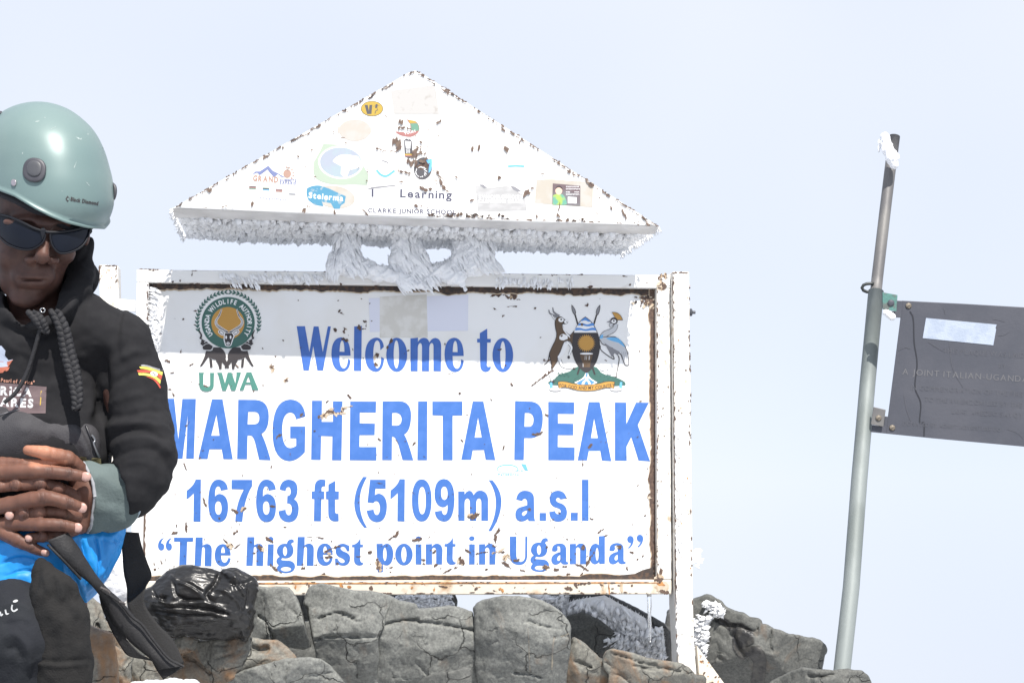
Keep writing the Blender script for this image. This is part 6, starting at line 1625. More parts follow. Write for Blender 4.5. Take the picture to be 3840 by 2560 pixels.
V = folds(V, N_, [([(0, 2118), (60, 2092), (120, 2096), (180, 2130), (230, 2180)], 5, -10), ([(0, 2098), (70, 2072), (140, 2084), (200, 2118)], 16, 6), ([(20, 2160), (90, 2138), (160, 2152)], 4, -8), ([(0, 2190), (60, 2160), (120, 2166)], 14, 5), ([(60, 2060), (110, 2050), (170, 2080)], 4, -6),
    ([(300, 2010), (318, 2070), (330, 2140), (322, 2210)], 4, -11), ([(318, 2010), (340, 2070), (356, 2140), (340, 2220)], 12, 8), ([(352, 2005), (368, 2060), (372, 2130), (352, 2190)], 4, -12), ([(385, 2005), (392, 2080), (380, 2150)], 9, -5), ([(420, 2000), (440, 2060), (410, 2130), (380, 2170)], 4, -7),
    ([(445, 1990), (455, 2040), (440, 2080)], 6, -5), ([(240, 2070), (262, 2130), (290, 2190), (310, 2240)], 4, -9), ([(225, 2080), (240, 2140), (270, 2200)], 12, 6), ([(380, 2030), (430, 2034), (460, 2030)], 3, -5)])
V = V + N_ * (ridged(np.stack([V[:, 0] * .8 + V[:, 1] * .5, (V[:, 1] * .8 - V[:, 0] * .5) * .45, V[:, 2]], 1), .02, 2, 3) * 2.2 - 1 + fbm(V, .03, 2, 4) * 2)[:, None]
mk('blue_trousers', BS(V), Fc, BLUEC, PERSON, True)
DKC = M('navy_cloth', (.012, .0135, .018), .9, col2=(.015, .017, .021), vscale=20, bump=.3, bscale=200, spec=.3)
GAI = M('faded_black_cotton', (.018, .0175, .0175), .95, col2=(.013, .013, .0135), vscale=26, bump=.4, bscale=300, spec=.2)
g = Grid((-360, 2060, -420), (330, 2800, 250), 9)
g.chain([(-60, 2360, 60), (50, 2330, -120), (70, 2420, -170), (80, 2800, -100)], [170, 150, 150, 150], 50)
V, Fc = g.mesh(); N_ = vnormals(V, Fc)
V = folds(V, N_, [([(0, 2280), (60, 2260), (130, 2300)], 14, 7), ([(0, 2400), (60, 2380), (110, 2450), (100, 2520)], 16, 12), ([(20, 2440), (60, 2430), (85, 2480)], 14, -12), ([(0, 2340), (80, 2330), (110, 2360)], 12, -7)])
V = V + N_ * (fbm(V, .012, 3, 12) * 6)[:, None]
leg = mk('dark_trousers', BS(V), Fc, DKC, PERSON, True)
g = Grid((40, 2060, -460), (420, 2800, 60), 7)
g.chain([(155, 2112, -165), (165, 2150, -190), (200, 2230, -210), (222, 2330, -215), (228, 2480, -215), (232, 2800, -215)], [22, 44, 92, 112, 118, 120], 20, sq=(1, 1, .9))
V, Fc = g.mesh(); N_ = vnormals(V, Fc)
V = folds(V, N_, [([(150, 2105), (140, 2180), (120, 2260)], 9, -6), ([(165, 2150), (175, 2210), (165, 2260)], 8, 7), ([(195, 2150), (205, 2200), (200, 2250)], 7, -7), ([(220, 2165), (235, 2215), (232, 2260)], 7, 7), ([(245, 2175), (262, 2220), (270, 2260)], 7, -6), ([(270, 2190), (290, 2240)], 7, 6), ([(105, 2462), (200, 2478), (340, 2470)], 8, -7), ([(105, 2480), (210, 2496), (340, 2488)], 9, 5), ([(150, 2330), (170, 2420)], 16, 4), ([(280, 2300), (300, 2420)], 18, -5)])
V = V + N_ * (fbm(V, .02, 3, 14) * 4)[:, None]
mk('gaiter', BS(V), Fc, GAI, PERSON, True)
lm = bvh_mapper([leg])
d = Decal(lm, .001, .0001)
SIL = M('silver_print', (.36, .37, .38), .5)
for s in ([(0, 2292), (4, 2306), (10, 2300)], [(20, 2284), (24, 2300), (32, 2296), (34, 2280)], [(46, 2266), (44, 2282), (52, 2290), (66, 2282)]): d.poly(stroke2(s, 6), SIL, 1)
d.poly(ell2(58, 2252, 10, 5, 12, -.3), SIL, 1)
d.build('trouser_print', PERSON)
# ================================================================== padded hip belt and webbing hanging beside the person
BLKW = M('black_padding_cloth', (.009, .009, .0105), .7, col2=(.013, .0125, .014), vscale=30, bump=.3, bscale=250)
WEB = M('black_webbing', (.012, .012, .013), .85, bump=.3, bscale=300, weave=300)
BELT = thing('backpack_belt', BS([(640, 2500, 60)])[0], 'black padded backpack hip belt and webbing loop hanging down beside the blue trousers', 'strap')
def ribbon(name, L, R, W, th, mat, parent, space=BS, seg=8, puff=0.0, cols=6):
    """band between two edges L and R (u,v), depth W per station, thickness th (px)"""
    n = min(len(L), len(R)); A = spline([(*L[i], W[i][0]) for i in range(n)], seg); B = spline([(*R[i], W[i][1]) for i in range(n)], seg)
    V = []; m = cols + 1
    for a, b in zip(A, B):
        for j in range(m):
            t = j / cols; p = a * (1 - t) + b * t; p = p + np.array([0, 0, -puff * math.sin(math.pi * t)]); V.append(p)
    V = np.array(V); V = V + np.stack([V[:, 0] * 0, V[:, 0] * 0, vnoise(V, .02, 5) * 3], 1)
    rws = len(A); N1 = rws * m
    V = np.concatenate([V, V + np.array([0, 0, th])])
    Fc = []
    for i in range(rws - 1):
        for j in range(cols):
            a = i * m + j; Fc.append([a, a + m, a + m + 1, a + 1]); Fc.append([N1 + a, N1 + a + 1, N1 + a + m + 1, N1 + a + m])
        Fc.append([i * m, N1 + i * m, N1 + (i + 1) * m, (i + 1) * m]); c = i * m + cols; Fc.append([c, c + m, N1 + c + m, N1 + c])
    for j in range(cols): Fc.append([j, j + 1, N1 + j + 1, N1 + j]); e = (rws - 1) * m + j; Fc.append([e, N1 + e, N1 + e + 1, e + 1])
    return mk(name, space(V), Fc, mat, parent, True)
kk = .4252
def q(x, y): return (x * kk, 2000 + y * kk)
Lb = [q(415, 60), q(540, 215), q(650, 330), q(780, 430), q(870, 535), q(930, 640), q(1010, 800), q(1150, 960), q(1330, 1110), q(1400, 1200)]
Rb = [q(600, -10), q(690, 110), q(780, 255), q(850, 360), q(940, 470), q(1080, 600), q(1235, 790), q(1370, 960), q(1500, 1110), q(1600, 1170)]
ribbon('padded_belt', Lb, Rb, [(-150, -120), (-150, -110), (-120, -90), (-90, -60), (-50, -30), (-30, 0), (-10, 20), (10, 30), (20, 40), (30, 50)], 26, BLKW, BELT, puff=14)
ribbon('belt_wing', [q(870, 540), q(900, 660), q(970, 830), q(1060, 990), q(1140, 1080), q(1330, 1115)], [q(930, 600), q(1010, 760), q(1110, 920), q(1220, 1040), q(1300, 1090), q(1420, 1150)], [(0, 0), (5, 5), (10, 10), (15, 15), (22, 22), (30, 30)], 14, BLKW, BELT)
bead('belt_piping', [(x, y, z) for (x, y), z in zip([q(420, 95), q(540, 215), q(640, 320), q(715, 400)], [-155, -155, -130, -110])], 5, BLKW, parent=BELT)
bead('belt_piping', [(x, y, z) for (x, y), z in zip([q(870, 480), q(960, 540), q(1060, 610), q(1160, 730), q(1250, 800), q(1370, 960), q(1490, 1100), q(1620, 1170)], [-60, -45, -30, -14, -4, 6, 14, 30])], 5, BLKW, parent=BELT, jit=.6)
FRAY = M('frayed_grey_edge', (.075, .068, .068), .9, bump=.6, bscale=250)
for a, b, w_ in (((700, 305), (760, 350), 12), ((885, 475), (965, 520), 16), ((1050, 600), (1100, 620), 12)): bead('frayed_patch', [(*q(*a), -72), (*q((a[0] + b[0]) / 2 + 4, (a[1] + b[1]) / 2 - 4), -70), (*q(*b), -62)], w_ * kk * .8, FRAY, parent=BELT, jit=1.5)
ribbon('webbing_loop', [q(1055, -20), q(1075, 150), q(1090, 340), (q(1118, 480)), q(1125, 640), q(1190, 800), q(1320, 960), q(1450, 1090), q(1550, 1180)], [q(1225, -10), q(1252, 110), q(1300, 250), q(1338, 370), q(1285, 480), q(1278, 620), q(1390, 790), q(1530, 940), q(1625, 1140)],
       [(190, 200), (180, 210), (150, 200), (130, 190), (110, 120), (90, 100), (70, 90), (60, 80), (50, 60)], 6, WEB, BELT)
ribbon('webbing_end', [q(1335, 1110), q(1380, 1200), q(1440, 1285)], [q(1560, 1120), q(1600, 1150), q(1622, 1172)], [(40, 50), (40, 50), (40, 50)], 6, WEB, BELT)

# ================================================================== rocks
ROCK = rock_mat('grey_gneiss', (.134, .138, .132), (.20, .15, .11), (.065, .068, .066), .58, .80)
ROCKW = rock_mat('brown_stained_gneiss', (.130, .128, .115), (.23, .13, .065), (.04, .038, .034), .47, .66)
ROCKD = rock_mat('dark_gneiss', (.082, .084, .080), (.14, .10, .07), (.035, .035, .035), .58, .75)
def rock(name, poly, depth, T, mat, label, tilt=.45, k=34, cracks=(), h=6.5, seed=0, rough=1.0, top=None, group='boulders heaped under the sign', side=0.0, down=150):
    sp = Space(depth); poly = np.array(poly, float); c = poly.mean(0)
    lo = poly.min(0) - 20; hi = poly.max(0) + 20; vb = max(lo[1] + 40, 2245)
    g = Grid((lo[0], lo[1], -T - 150), (hi[0], hi[1], T + 150), h)
    U, Vv = np.meshgrid(g.ax[0], g.ax[1], indexing='ij')
    d2 = poly_sd(U, Vv, poly)
    P3 = np.stack([U, Vv, U * 0], -1)
    rs_ = random.Random(seed * 7 + 1); sz = (hi - lo) / 2
    # flat cleavage faces: the front is the outer envelope of a few tilted planes
    wf = tilt * .35 * (c[1] - Vv) + side * (U - c[0])
    wf = np.maximum(wf, tilt * 1.9 * (c[1] - Vv) - sz[1] * .55)
    for q_ in range(7):
        an = rs_.uniform(0, 6.283); sl_ = rs_.uniform(.25, .75); hx = U - c[0] - rs_.uniform(-.2, .2) * sz[0]; hy = Vv - c[1] - rs_.uniform(-.2, .2) * sz[1]
        wf = np.maximum(wf, sl_ * (math.cos(an) * hx + math.sin(an) * hy) - sl_ * rs_.uniform(.25, .65) * min(sz))
    wf = np.minimum(wf, 1.2 * T)
    wf = wf - T + fbm(P3, .012, 3, seed) * 6 * rough
    for pts, wid, dep in cracks:
        dd, tt = pl_dist(np.stack([U.ravel(), Vv.ravel()], 1), pts); dd = dd.reshape(U.shape)
        dd = dd + vnoise(P3, .05, seed + 2) * 3
        wf = wf + dep * .7 * np.exp(-(dd / (wid * .8)) ** 2)
    W = g.ax[2][None, None, :]
    k = k * .22
    A = d2[:, :, None] - 7 + 0 * W; B = np.maximum(wf[:, :, None] - W, W - (T + 60 - .3 * (c[1] - Vv[:, :, None])))
    f = -smin(-A, -B, k)
    g.D = f.astype(np.float32)
    V, Fc = g.mesh(); N_ = vnormals(V, Fc)
    V = V + N_ * ((fbm(V, .022, 4, seed + 3) * 3.4 + np.clip(ridged(V, .016, 2, seed + 5) - 1.0, 0, 1) * -7) * rough)[:, None]
    o = mk(name, sp(V), Fc, mat, None, True)
    setp(o, label, 'rock', group)
    return o
def r6(*P): return [(900 + x * .4252, 2100 + y * .4252) for x, y in P]
def r7(*P): return [(1800 + x * .3827, 2100 + y * .3827) for x, y in P]
def r8(*P): return [(2500 + x * .3827, 2100 + y * .3827) for x, y in P]
def r0(*P): return [(x * .4252, 2000 + y * .4252) for x, y in P]
rock('boulder', r6((-60, 300), (60, 255), (165, 247), (270, 258), (330, 246), (420, 250), (455, 290), (480, 330), (512, 410), (545, 520), (575, 640), (612, 748), (560, 765), (420, 745), (300, 742), (180, 780), (60, 800), (-80, 760)), 3.86, 70, ROCK,
     'grey boulder right behind the black plastic bag, left of the dark cleft', cracks=[(r6((165, 490), (230, 540), (270, 640), (310, 735)), 5, 34), (r6((430, 560), (440, 640), (420, 700)), 3, 8), (r6((330, 330), (400, 400), (500, 480)), 5, 10)], seed=1)
rock('boulder', r6((615, 262), (640, 235), (720, 219), (800, 236), (850, 252), (1000, 281), (1120, 283), (1200, 297), (1290, 318), (1340, 338), (1310, 400), (1285, 460), (1272, 540), (1240, 610), (1212, 672), (1205, 760), (1215, 830), (1205, 960), (1210, 1180), (900, 1220), (760, 1100), (700, 900), (672, 760), (640, 600), (618, 480), (608, 390), (574, 385), (600, 300)), 3.88, 80, ROCK,
     'tall flat faced grey boulder under the middle of the sign, right of the dark cleft', cracks=[(r6((690, 515), (780, 480), (860, 462), (940, 478), (1000, 515)), 5, 26), (r6((660, 700), (760, 675), (900, 670), (1060, 672), (1220, 668)), 4, 26), (r6((820, 545), (1000, 545), (1100, 530)), 3, 8), (r6((830, 580), (860, 640), (890, 670)), 3, 8), (r6((1010, 900), (1040, 960), (1030, 1030)), 5, 18)], seed=2, tilt=.35)
rock('boulder', r6((1342, 342), (1400, 372), (1470, 384), (1540, 400), (1562, 448), (1700, 432), (1822, 416), (1900, 420), (1955, 442), (2035, 466), (2050, 510), (2075, 535), (2130, 548), (2122, 640), (2150, 690), (2150, 820), (2110, 940), (2130, 1200), (1215, 1200), (1208, 840), (1206, 760), (1218, 680), (1272, 565), (1290, 450)), 3.92, 90, ROCK,
     'broad low grey boulder in the middle with a long horizontal crack and a sloping top', cracks=[(r6((1275, 565), (1350, 545), (1450, 525), (1560, 520), (1570, 545), (1700, 548), (1850, 575), (2000, 605), (2110, 620)), 5, 30), (r6((1560, 560), (1600, 680), (1640, 760), (1630, 860)), 3, 9), (r6((1560, 900), (1610, 960), (1640, 1000)), 7, 16), (r6((1330, 900), (1345, 1030), (1500, 1045)), 3, 12), (r6((1880, 900), (1890, 1030)), 3, 8)], seed=3, tilt=.4)
rock('boulder', r7((-40, 520), (-50, 470), (-15, 430), (60, 400), (130, 385), (235, 366), (330, 370), (420, 376), (520, 390), (600, 410), (700, 460), (790, 525), (850, 600), (872, 650), (866, 720), (870, 880), (850, 1000), (835, 1100), (820, 1300), (0, 1330), (-30, 1000), (-40, 700)), 3.9, 95, ROCK,
     'big smooth rounded grey boulder with two thin pale vertical veins', cracks=[(r7((470, 600), (600, 640), (720, 665), (800, 660)), 5, 16), (r7((840, 740), (780, 735), (730, 755)), 4, 12), (r7((60, 800), (110, 815), (160, 785)), 5, 18), (r7((340, 1095), (500, 1110), (600, 1140)), 6, 26), (r7((370, 910), (410, 890)), 4, 12)], seed=4, tilt=.42, k=48)
rock('boulder', r7((860, 560), (1000, 520), (1160, 590), (1300, 700), (1370, 800), (1370, 910), (1280, 960), (1200, 1010), (1100, 950), (960, 840), (880, 740)), 4.45, 40, ROCKD, 'dark smooth rock in the hollow under the frosted ledge', seed=5, tilt=-.2, rough=.5)
rock('boulder', r7((920, 770), (1000, 820), (1120, 930), (1190, 1010), (1260, 1130), (1280, 1300), (850, 1300), (850, 1080), (880, 900)), 3.95, 55, ROCKW, 'small brown streaked rock wedged between the rounded boulder and the brown slab', cracks=[(r7((930, 990), (1000, 1010), (1080, 1045)), 7, 30), (r7((1040, 1080), (1130, 1090)), 5, 14)], seed=6)
rock('boulder', r7((1225, 950), (1255, 905), (1300, 884), (1400, 908), (1500, 930), (1640, 975), (1800, 1003), (1950, 1022), (2040, 1062), (2080, 1110), (2088, 1170), (2070, 1330), (1250, 1330), (1275, 1120), (1215, 1030)), 3.93, 70, ROCKW, 'brown layered slab with a pale orange face in front of the right post', cracks=[(r7((1290, 905), (1420, 945), (1560, 1000), (1720, 1030)), 5, 22), (r7((1500, 1030), (1640, 1060), (1830, 1060), (1960, 1090)), 5, 20), (r7((1240, 1000), (1330, 1080), (1480, 1160)), 4, 12), (r7((1260, 1110), (1380, 1120), (1470, 1200)), 5, 20)], seed=7, tilt=.5, k=24)
rock('boulder', r8((240, 410), (300, 385), (385, 350), (450, 372), (520, 408), (560, 460), (610, 495), (700, 530), (760, 542), (805, 575), (870, 578), (905, 590), (920, 640), (980, 650), (1040, 690), (1100, 700), (1200, 745), (1290, 748), (1380, 785), (1430, 775), (1500, 802), (1545, 850), (1548, 885), (1525, 920), (1505, 1080), (1300, 1200), (700, 1420), (200, 1420), (180, 800)), 4.55, 130, ROCKD,
     'large dark angular rock sloping down behind the right post', cracks=[(r8((480, 580), (600, 640), (740, 640), (850, 700)), 9, 22), (r8((640, 720), (700, 860), (780, 960)), 8, 18), (r8((1030, 700), (1000, 800), (1040, 900)), 6, 18), (r8((900, 650), (870, 740)), 5, 14), (r8((500, 950), (640, 1030), (760, 1180)), 6, 12)], seed=8, tilt=.55, k=26, rough=1.3)
rock('boulder', r8((980, 1250), (1040, 1190), (1150, 1140), (1240, 1095), (1330, 1068), (1500, 1085), (1620, 1100), (1700, 1082), (1765, 1080), (1800, 1092), (1900, 1094), (1960, 1140), (1985, 1190), (2010, 1340), (940, 1340)), 4.12, 60, ROCKD, 'low flat topped rock hiding the foot of the leaning pole', cracks=[(r8((1400, 1130), (1520, 1140), (1640, 1115)), 6, 22), (r8((1700, 1160), (1850, 1150), (1950, 1165)), 4, 10)], seed=9, tilt=.6, k=22)
rock('boulder', r6((1325, 318), (1500, 300), (1880, 295), (1902, 360), (1890, 430), (1560, 520), (1340, 420)), 4.75, 50, ROCKD, 'frost covered rock behind, seen in the gap under the lower frame', seed=10, rough=.8)
rock('boulder', r6((440, 305), (640, 300), (640, 560), (540, 560), (480, 420)), 4.5, 40, ROCKD, 'dark rock at the back of the cleft', seed=11)
ROCKR = rock_mat('frosted_dark_gneiss', (.07, .072, .075), (.1, .085, .07), (.03, .03, .03), .62, .8)
arch = rock('boulder', r7((590, 410), (640, 335), (1200, 328), (1300, 375), (1400, 420), (1500, 470), (1600, 520), (1700, 575), (1800, 640), (1850, 700), (1850, 1050), (1500, 1050), (1350, 950), (1360, 880), (1330, 780), (1240, 720), (1150, 640), (1030, 560), (950, 590), (860, 640)), 4.5, 60, ROCKR, 'dark rock ledge arching behind the lower right of the frame, plastered with white rime', seed=12, tilt=.4, k=20)
rock('boulder', r0((700, 560), (790, 560), (880, 640), (920, 790), (1000, 830), (1075, 960), (1080, 1060), (700, 1060)), 3.75, 60, ROCKW, 'brown rock behind the hanging belt', seed=13, cracks=[(r0((860, 800), (880, 900), (920, 920)), 8, 40)])
rock('boulder', r0((720, 1000), (830, 985), (980, 992), (1080, 1040), (1160, 1092), (1135, 1180), (1150, 1400), (700, 1400)), 3.45, 60, ROCKW, 'brownish rock with a rusty face next to the gaiter', seed=14, k=20, cracks=[(r0((1140, 1100), (1080, 1180), (1100, 1300)), 5, 12)])
rock('boulder', r0((1120, 1090), (1300, 1095), (1420, 1140), (1480, 1280), (1480, 1420), (1100, 1420), (1110, 1200)), 3.55, 50, ROCKW, 'mottled brown rock below the tip of the belt', seed=15)
rock('boulder', r0((1330, 930), (1420, 905), (1530, 940), (1620, 912), (1720, 940), (1765, 965), (1740, 1005), (1660, 1035), (1560, 1040), (1420, 1020)), 3.7, 40, ROCKW, 'small lens shaped brown rock under the black plastic bag', seed=16, k=16)
rock('boulder', r0((1400, 1040), (1560, 1035), (1700, 1010), (1780, 950), (2000, 930), (2260, 940), (2440, 960), (2520, 1000), (2600, 1090), (2400, 1170), (2200, 1190), (2000, 1290), (1960, 1420), (1300, 1420), (1350, 1200)), 3.72, 75, ROCKW, 'wide orange and brown mottled rock shelf under the plastic bag', seed=17, cracks=[(r0((1620, 1080), (1720, 1120), (1860, 1230)), 6, 26), (r0((1860, 960), (1850, 1100), (1800, 1180)), 4, 12), (r0((2240, 1000), (2290, 1020), (2352, 1010)), 10, 40), (r0((1900, 1100), (2050, 1060)), 5, 14)], tilt=.6, rough=1.3)
rock('boulder', r6((-240, 1120), (-100, 1060), (0, 1000), (140, 955), (280, 905), (440, 880), (600, 868), (700, 880), (780, 935), (850, 1010), (920, 1100), (940, 1260), (-260, 1260)), 3.70, 60, ROCK, 'low grey rock at the bottom edge with a pale tan corner', seed=18, cracks=[(r6((430, 900), (400, 1000), (390, 1080)), 4, 12), (r6((670, 1010), (760, 990), (850, 1000)), 5, 16), (r6((520, 960), (560, 1010), (660, 1010)), 4, 12)], tilt=.6)
rock('boulder', r6((1560, 1110), (1640, 1040), (1720, 1010), (1810, 1000), (1900, 985), (1970, 958), (2020, 962), (2030, 1060), (2040, 1220), (1540, 1220)), 3.7, 45, ROCKD, 'small dark wedge shaped rock at the bottom edge in front of the low boulder', seed=19, k=16, tilt=.3)
rock('boulder', [(-420, 2330), (-100, 2290), (200, 2300), (420, 2380), (440, 2560), (420, 2760), (-440, 2760)], 3.35, 200, ROCKW, 'rock the person sits on', seed=20, h=12)
rock('boulder', r7((1850, 500), (1895, 480), (1960, 600), (1960, 1100), (1850, 1050), (1830, 700)), 4.6, 30, ROCKR, 'narrow frosted rock just left of the right post', seed=22, k=12)

rock('boulder', [(320, 2320), (560, 2330), (640, 2370), (900, 2400), (1090, 2340), (1200, 2330), (1400, 2330), (2100, 2380), (2150, 2420), (2300, 2500), (2640, 2540), (2640, 2640), (560, 2640)], 4.2, 60, ROCKD, 'dark filler rock added behind the clefts between the grey boulders', seed=23, h=10)  # filler slab behind the gaps, added so the clefts stay dark
# pale veins on the rounded boulder
rb = [o_ for o_ in COL.objects if o_.get('label', '').startswith('big smooth rounded')][0]
d = Decal(bvh_mapper([rb]), .0015, .0001); VEIN = M('quartz_vein', (.24, .215, .17), .7, col2=(.16, .15, .135), vscale=60)
d.poly(r7(*stroke2([(468, 660), (478, 800), (482, 950), (492, 1090)], 7)), VEIN, 3); d.poly(r7(*stroke2([(728, 750), (712, 880), (708, 1000), (704, 1070)], 15)), VEIN, 3)
d.poly(r7(*stroke2([(790, 745), (840, 730), (868, 715)], 8)), VEIN, 2); d.build('quartz_vein', rb)
# rime plastered on rocks
def rime_on(name, objs, regions, label, ln_=(.018, .042), wd0=(.009, .021), dirv=None, seed=1):
    mp = bvh_mapper(objs); mbb = MB(); rs = random.Random(seed)
    for poly, nn, dr in regions:
        poly = np.array(poly, float); lo = poly.min(0); hi = poly.max(0); P = []
        while len(P) < nn:
            C_ = np.stack([np.array([rs.uniform(lo[0], hi[0]) for _ in range(200)]), np.array([rs.uniform(lo[1], hi[1]) for _ in range(200)])], 1)
            P += [tuple(c) for c in C_[poly_sd(C_[:, 0], C_[:, 1], poly) < 0]]
        P = np.array(P[:nn]); W = mp(P[:, 0], P[:, 1], .002)
        dd = [np.array(dr) + np.array([rs.gauss(0, .28), rs.gauss(0, .28), rs.gauss(0, .28)]) for _ in P]
        flakes(mbb, list(W), dd, [rs.uniform(*ln_) for _ in P], [rs.uniform(*wd0) for _ in P], rs, .5)
    o = mbb.build(name, [RIME], None, True); setp(o, label, 'rime ice', kind='stuff'); return o
d = Decal(bvh_mapper([arch]), .010, .0001)
d.poly(r7((770, 450), (940, 385), (1220, 340), (1400, 440), (1620, 565), (1640, 690), (1500, 650), (1440, 600), (1330, 590), (1260, 540), (1180, 570), (1100, 540), (1020, 545), (930, 590), (850, 600)), RIME, 5)
d.poly(r7((1440, 690), (1520, 710), (1640, 700), (1790, 640), (1820, 900), (1700, 970), (1560, 930), (1520, 860), (1580, 800), (1480, 760)), RIME, 5)
setp(d.build('rime_crust', arch), kind='stuff')
rime_on('rime_on_ledge', [arch], [(r7((760, 440), (940, 370), (1220, 335), (1400, 430), (1640, 560), (1650, 700), (1500, 640), (1330, 560), (1180, 560), (1020, 540), (930, 590), (850, 600)), 520, (-.1, -.25, -1)), (r7((1240, 700), (1400, 700), (1620, 720), (1800, 650), (1830, 960), (1700, 980), (1540, 900), (1420, 860)), 480, (-.6, -.5, -.35)),
    (r7((640, 345), (900, 345), (760, 430), (650, 410)), 90, (-.6, -.4, -.3)), (r7((1450, 900), (1760, 820), (1850, 1040), (1640, 1000)), 130, (-.5, -.5, -.5))], 'white rime feathers streaking down the rock ledge under the frame', (.03, .06), (.012, .026), seed=3)
rime_on('rime_behind_frame', [o_ for o_ in COL.objects if o_.get('label', '').startswith('frost covered rock')], [(r6((1345, 320), (1880, 305), (1895, 425), (1500, 470), (1360, 380)), 520, (-.8, -.5, .1))], 'grey white rime on the rock behind the gap under the frame', (.015, .03), seed=4)
big = [o_ for o_ in COL.objects if o_.get('label', '').startswith('large dark angular')]
rime_on('rime_on_dark_rock', big, [(r8((410, 400), (520, 410), (590, 500), (560, 540), (430, 450)), 110, (-.8, -.4, -.3)), (r8((360, 540), (480, 540), (440, 640), (430, 760), (400, 960), (320, 900), (290, 740), (310, 600)), 260, (-1, -.4, -.1))], 'white rime feathers on the dark rock beside the right post', (.015, .035), seed=5)
# wet black seep on the dark rock
bgm = bvh_mapper(big); d = Decal(bgm, .003, .0001)
WET = M('wet_black_rock', (.022, .022, .023), .42, col2=(.05, .048, .044), vscale=40, bump=.8, bscale=60)
d.poly(r8((470, 590), (540, 540), (640, 610), (740, 620), (830, 680), (870, 740), (840, 700), (860, 800), (760, 850), (900, 830), (960, 900), (980, 980), (960, 1180), (930, 1300), (820, 1300), (830, 1150), (850, 1000), (800, 940), (740, 990), (700, 930), (650, 860), (640, 700), (560, 640)), WET, 5)
o = d.build('wet_seep', big[0]); 
rnd = random.Random(8)

# small patch of snow at the bottom edge
sp = Space(3.42); g = Grid((440, 2520, -60), (800, 2660, 80), 5)
g.chain([(500, 2590, 0), (560, 2578, -5), (640, 2574, 0), (720, 2580, 0), (760, 2600, 5)], [34, 28, 30, 32, 28], 12); V, Fc = g.mesh(); N_ = vnormals(V, Fc); V = V + N_ * (fbm(V, .05, 3, 3) * 4)[:, None]
o = mk('snow_patch', sp(V), Fc, M('granular_snow', (.52, .53, .55), .7, col2=(.38, .39, .41), vscale=120, bump=.8, bscale=200), None, True); setp(o, 'small patch of granular snow at the bottom edge below the belt', 'snow', kind='stuff')
sp = Space(4.0); g = Grid((330, 2020, -80), (560, 2420, 90), 6)
g.chain([(420, 2060, 0), (430, 2120, 0), (444, 2190, 0), (450, 2215, 0)], [54, 60, 50, 40], 20, sq=(1, 1, .7)); V, Fc = g.mesh(); N_ = vnormals(V, Fc); V = V + N_ * (ridged(V * np.array([1, .35, 1]), .05, 2, 3) * 4)[:, None]
o = mk('snow_clump', sp(V), Fc, SNOW, None, True); setp(o, 'white snow plastered on the left post seen behind the blue trousers', 'snow', kind='stuff')

# ================================================================== black plastic bag
sp = Space(3.66); bpoly = r0((1200, 560), (1262, 490), (1330, 468), (1400, 395), (1480, 332), (1600, 282), (1700, 274), (1790, 290), (1880, 318), (1942, 340), (1960, 308), (2020, 296), (2085, 302), (2180, 350), (2255, 392), (2278, 440), (2282, 500), (2262, 600), (2248, 720), (2238, 830), (2205, 900), (2176, 966), (2130, 950), (2095, 925), (1980, 940), (1850, 936), (1720, 925), (1620, 910), (1540, 945), (1440, 900), (1330, 830), (1240, 700))
g = Grid((490, 2095, -170), (990, 2430, 150), 4.2)
U, Vv = np.meshgrid(g.ax[0], g.ax[1], indexing='ij'); d2 = poly_sd(U, Vv, bpoly)
T = 95 * np.sqrt(np.clip(-d2, 0, 90) / 90) + 3
W = g.ax[2][None, None, :]
g.D = (np.maximum(d2[:, :, None] + 0 * W, (np.abs(W) - T[:, :, None]) * .7)).astype(np.float32)
V, Fc = g.mesh(); V = relax(V, Fc, 2); N_ = vnormals(V, Fc)
V = folds(V, N_, [(r0(*p), w_, a) for p, w_, a in (([(1480, 340), (1560, 420), (1680, 470), (1800, 560)], 7, 9), ([(1520, 380), (1540, 480), (1560, 540), (1640, 580), (1800, 590)], 7, -9), ([(1540, 410), (1680, 450), (1800, 520)], 6, -6), ([(1290, 590), (1500, 620), (1800, 610), (2050, 700), (2110, 760)], 7, 10),
     ([(1400, 640), (1650, 650), (1900, 680), (2080, 750)], 6, -8), ([(1350, 680), (1600, 720), (1850, 730), (2060, 770), (2120, 810)], 7, -11), ([(1440, 790), (1700, 770), (1950, 740), (2090, 760)], 9, 12), ([(1942, 340), (1900, 430), (1820, 530), (1860, 600)], 8, -12), ([(1960, 330), (2060, 400), (2120, 480), (2200, 600)], 7, 9),
     ([(1980, 420), (2080, 440), (2180, 420), (2255, 400)], 6, -8), ([(1880, 480), (2000, 520), (2100, 600), (2120, 700)], 8, 9), ([(2200, 480), (2190, 600), (2150, 700)], 6, -8), ([(2040, 350), (2100, 420), (2200, 450)], 5, 7), ([(1420, 520), (1400, 600), (1460, 610)], 6, 8), ([(1350, 480), (1380, 560), (1480, 570)], 6, -8), ([(2060, 700), (2180, 720), (2180, 850)], 10, 9), ([(1500, 900), (1700, 880), (2050, 890)], 16, -8))])
V = V + N_ * (ridged(np.stack([V[:, 0] * .55 + V[:, 1] * .35, V[:, 1] * 1.25 - V[:, 0] * .3, V[:, 2]], 1), .015, 3, 3) * 5.5 - 5)[:, None]
PLA = M('black_polythene', (.012, .012, .013), .33, bump=.4, bscale=60, spec=.42)
o = mk('plastic_bag', sp(V), Fc, PLA, None, True); setp(o, 'crumpled shiny black plastic bag lying on the rocks at the lower left of the sign', 'plastic bag')

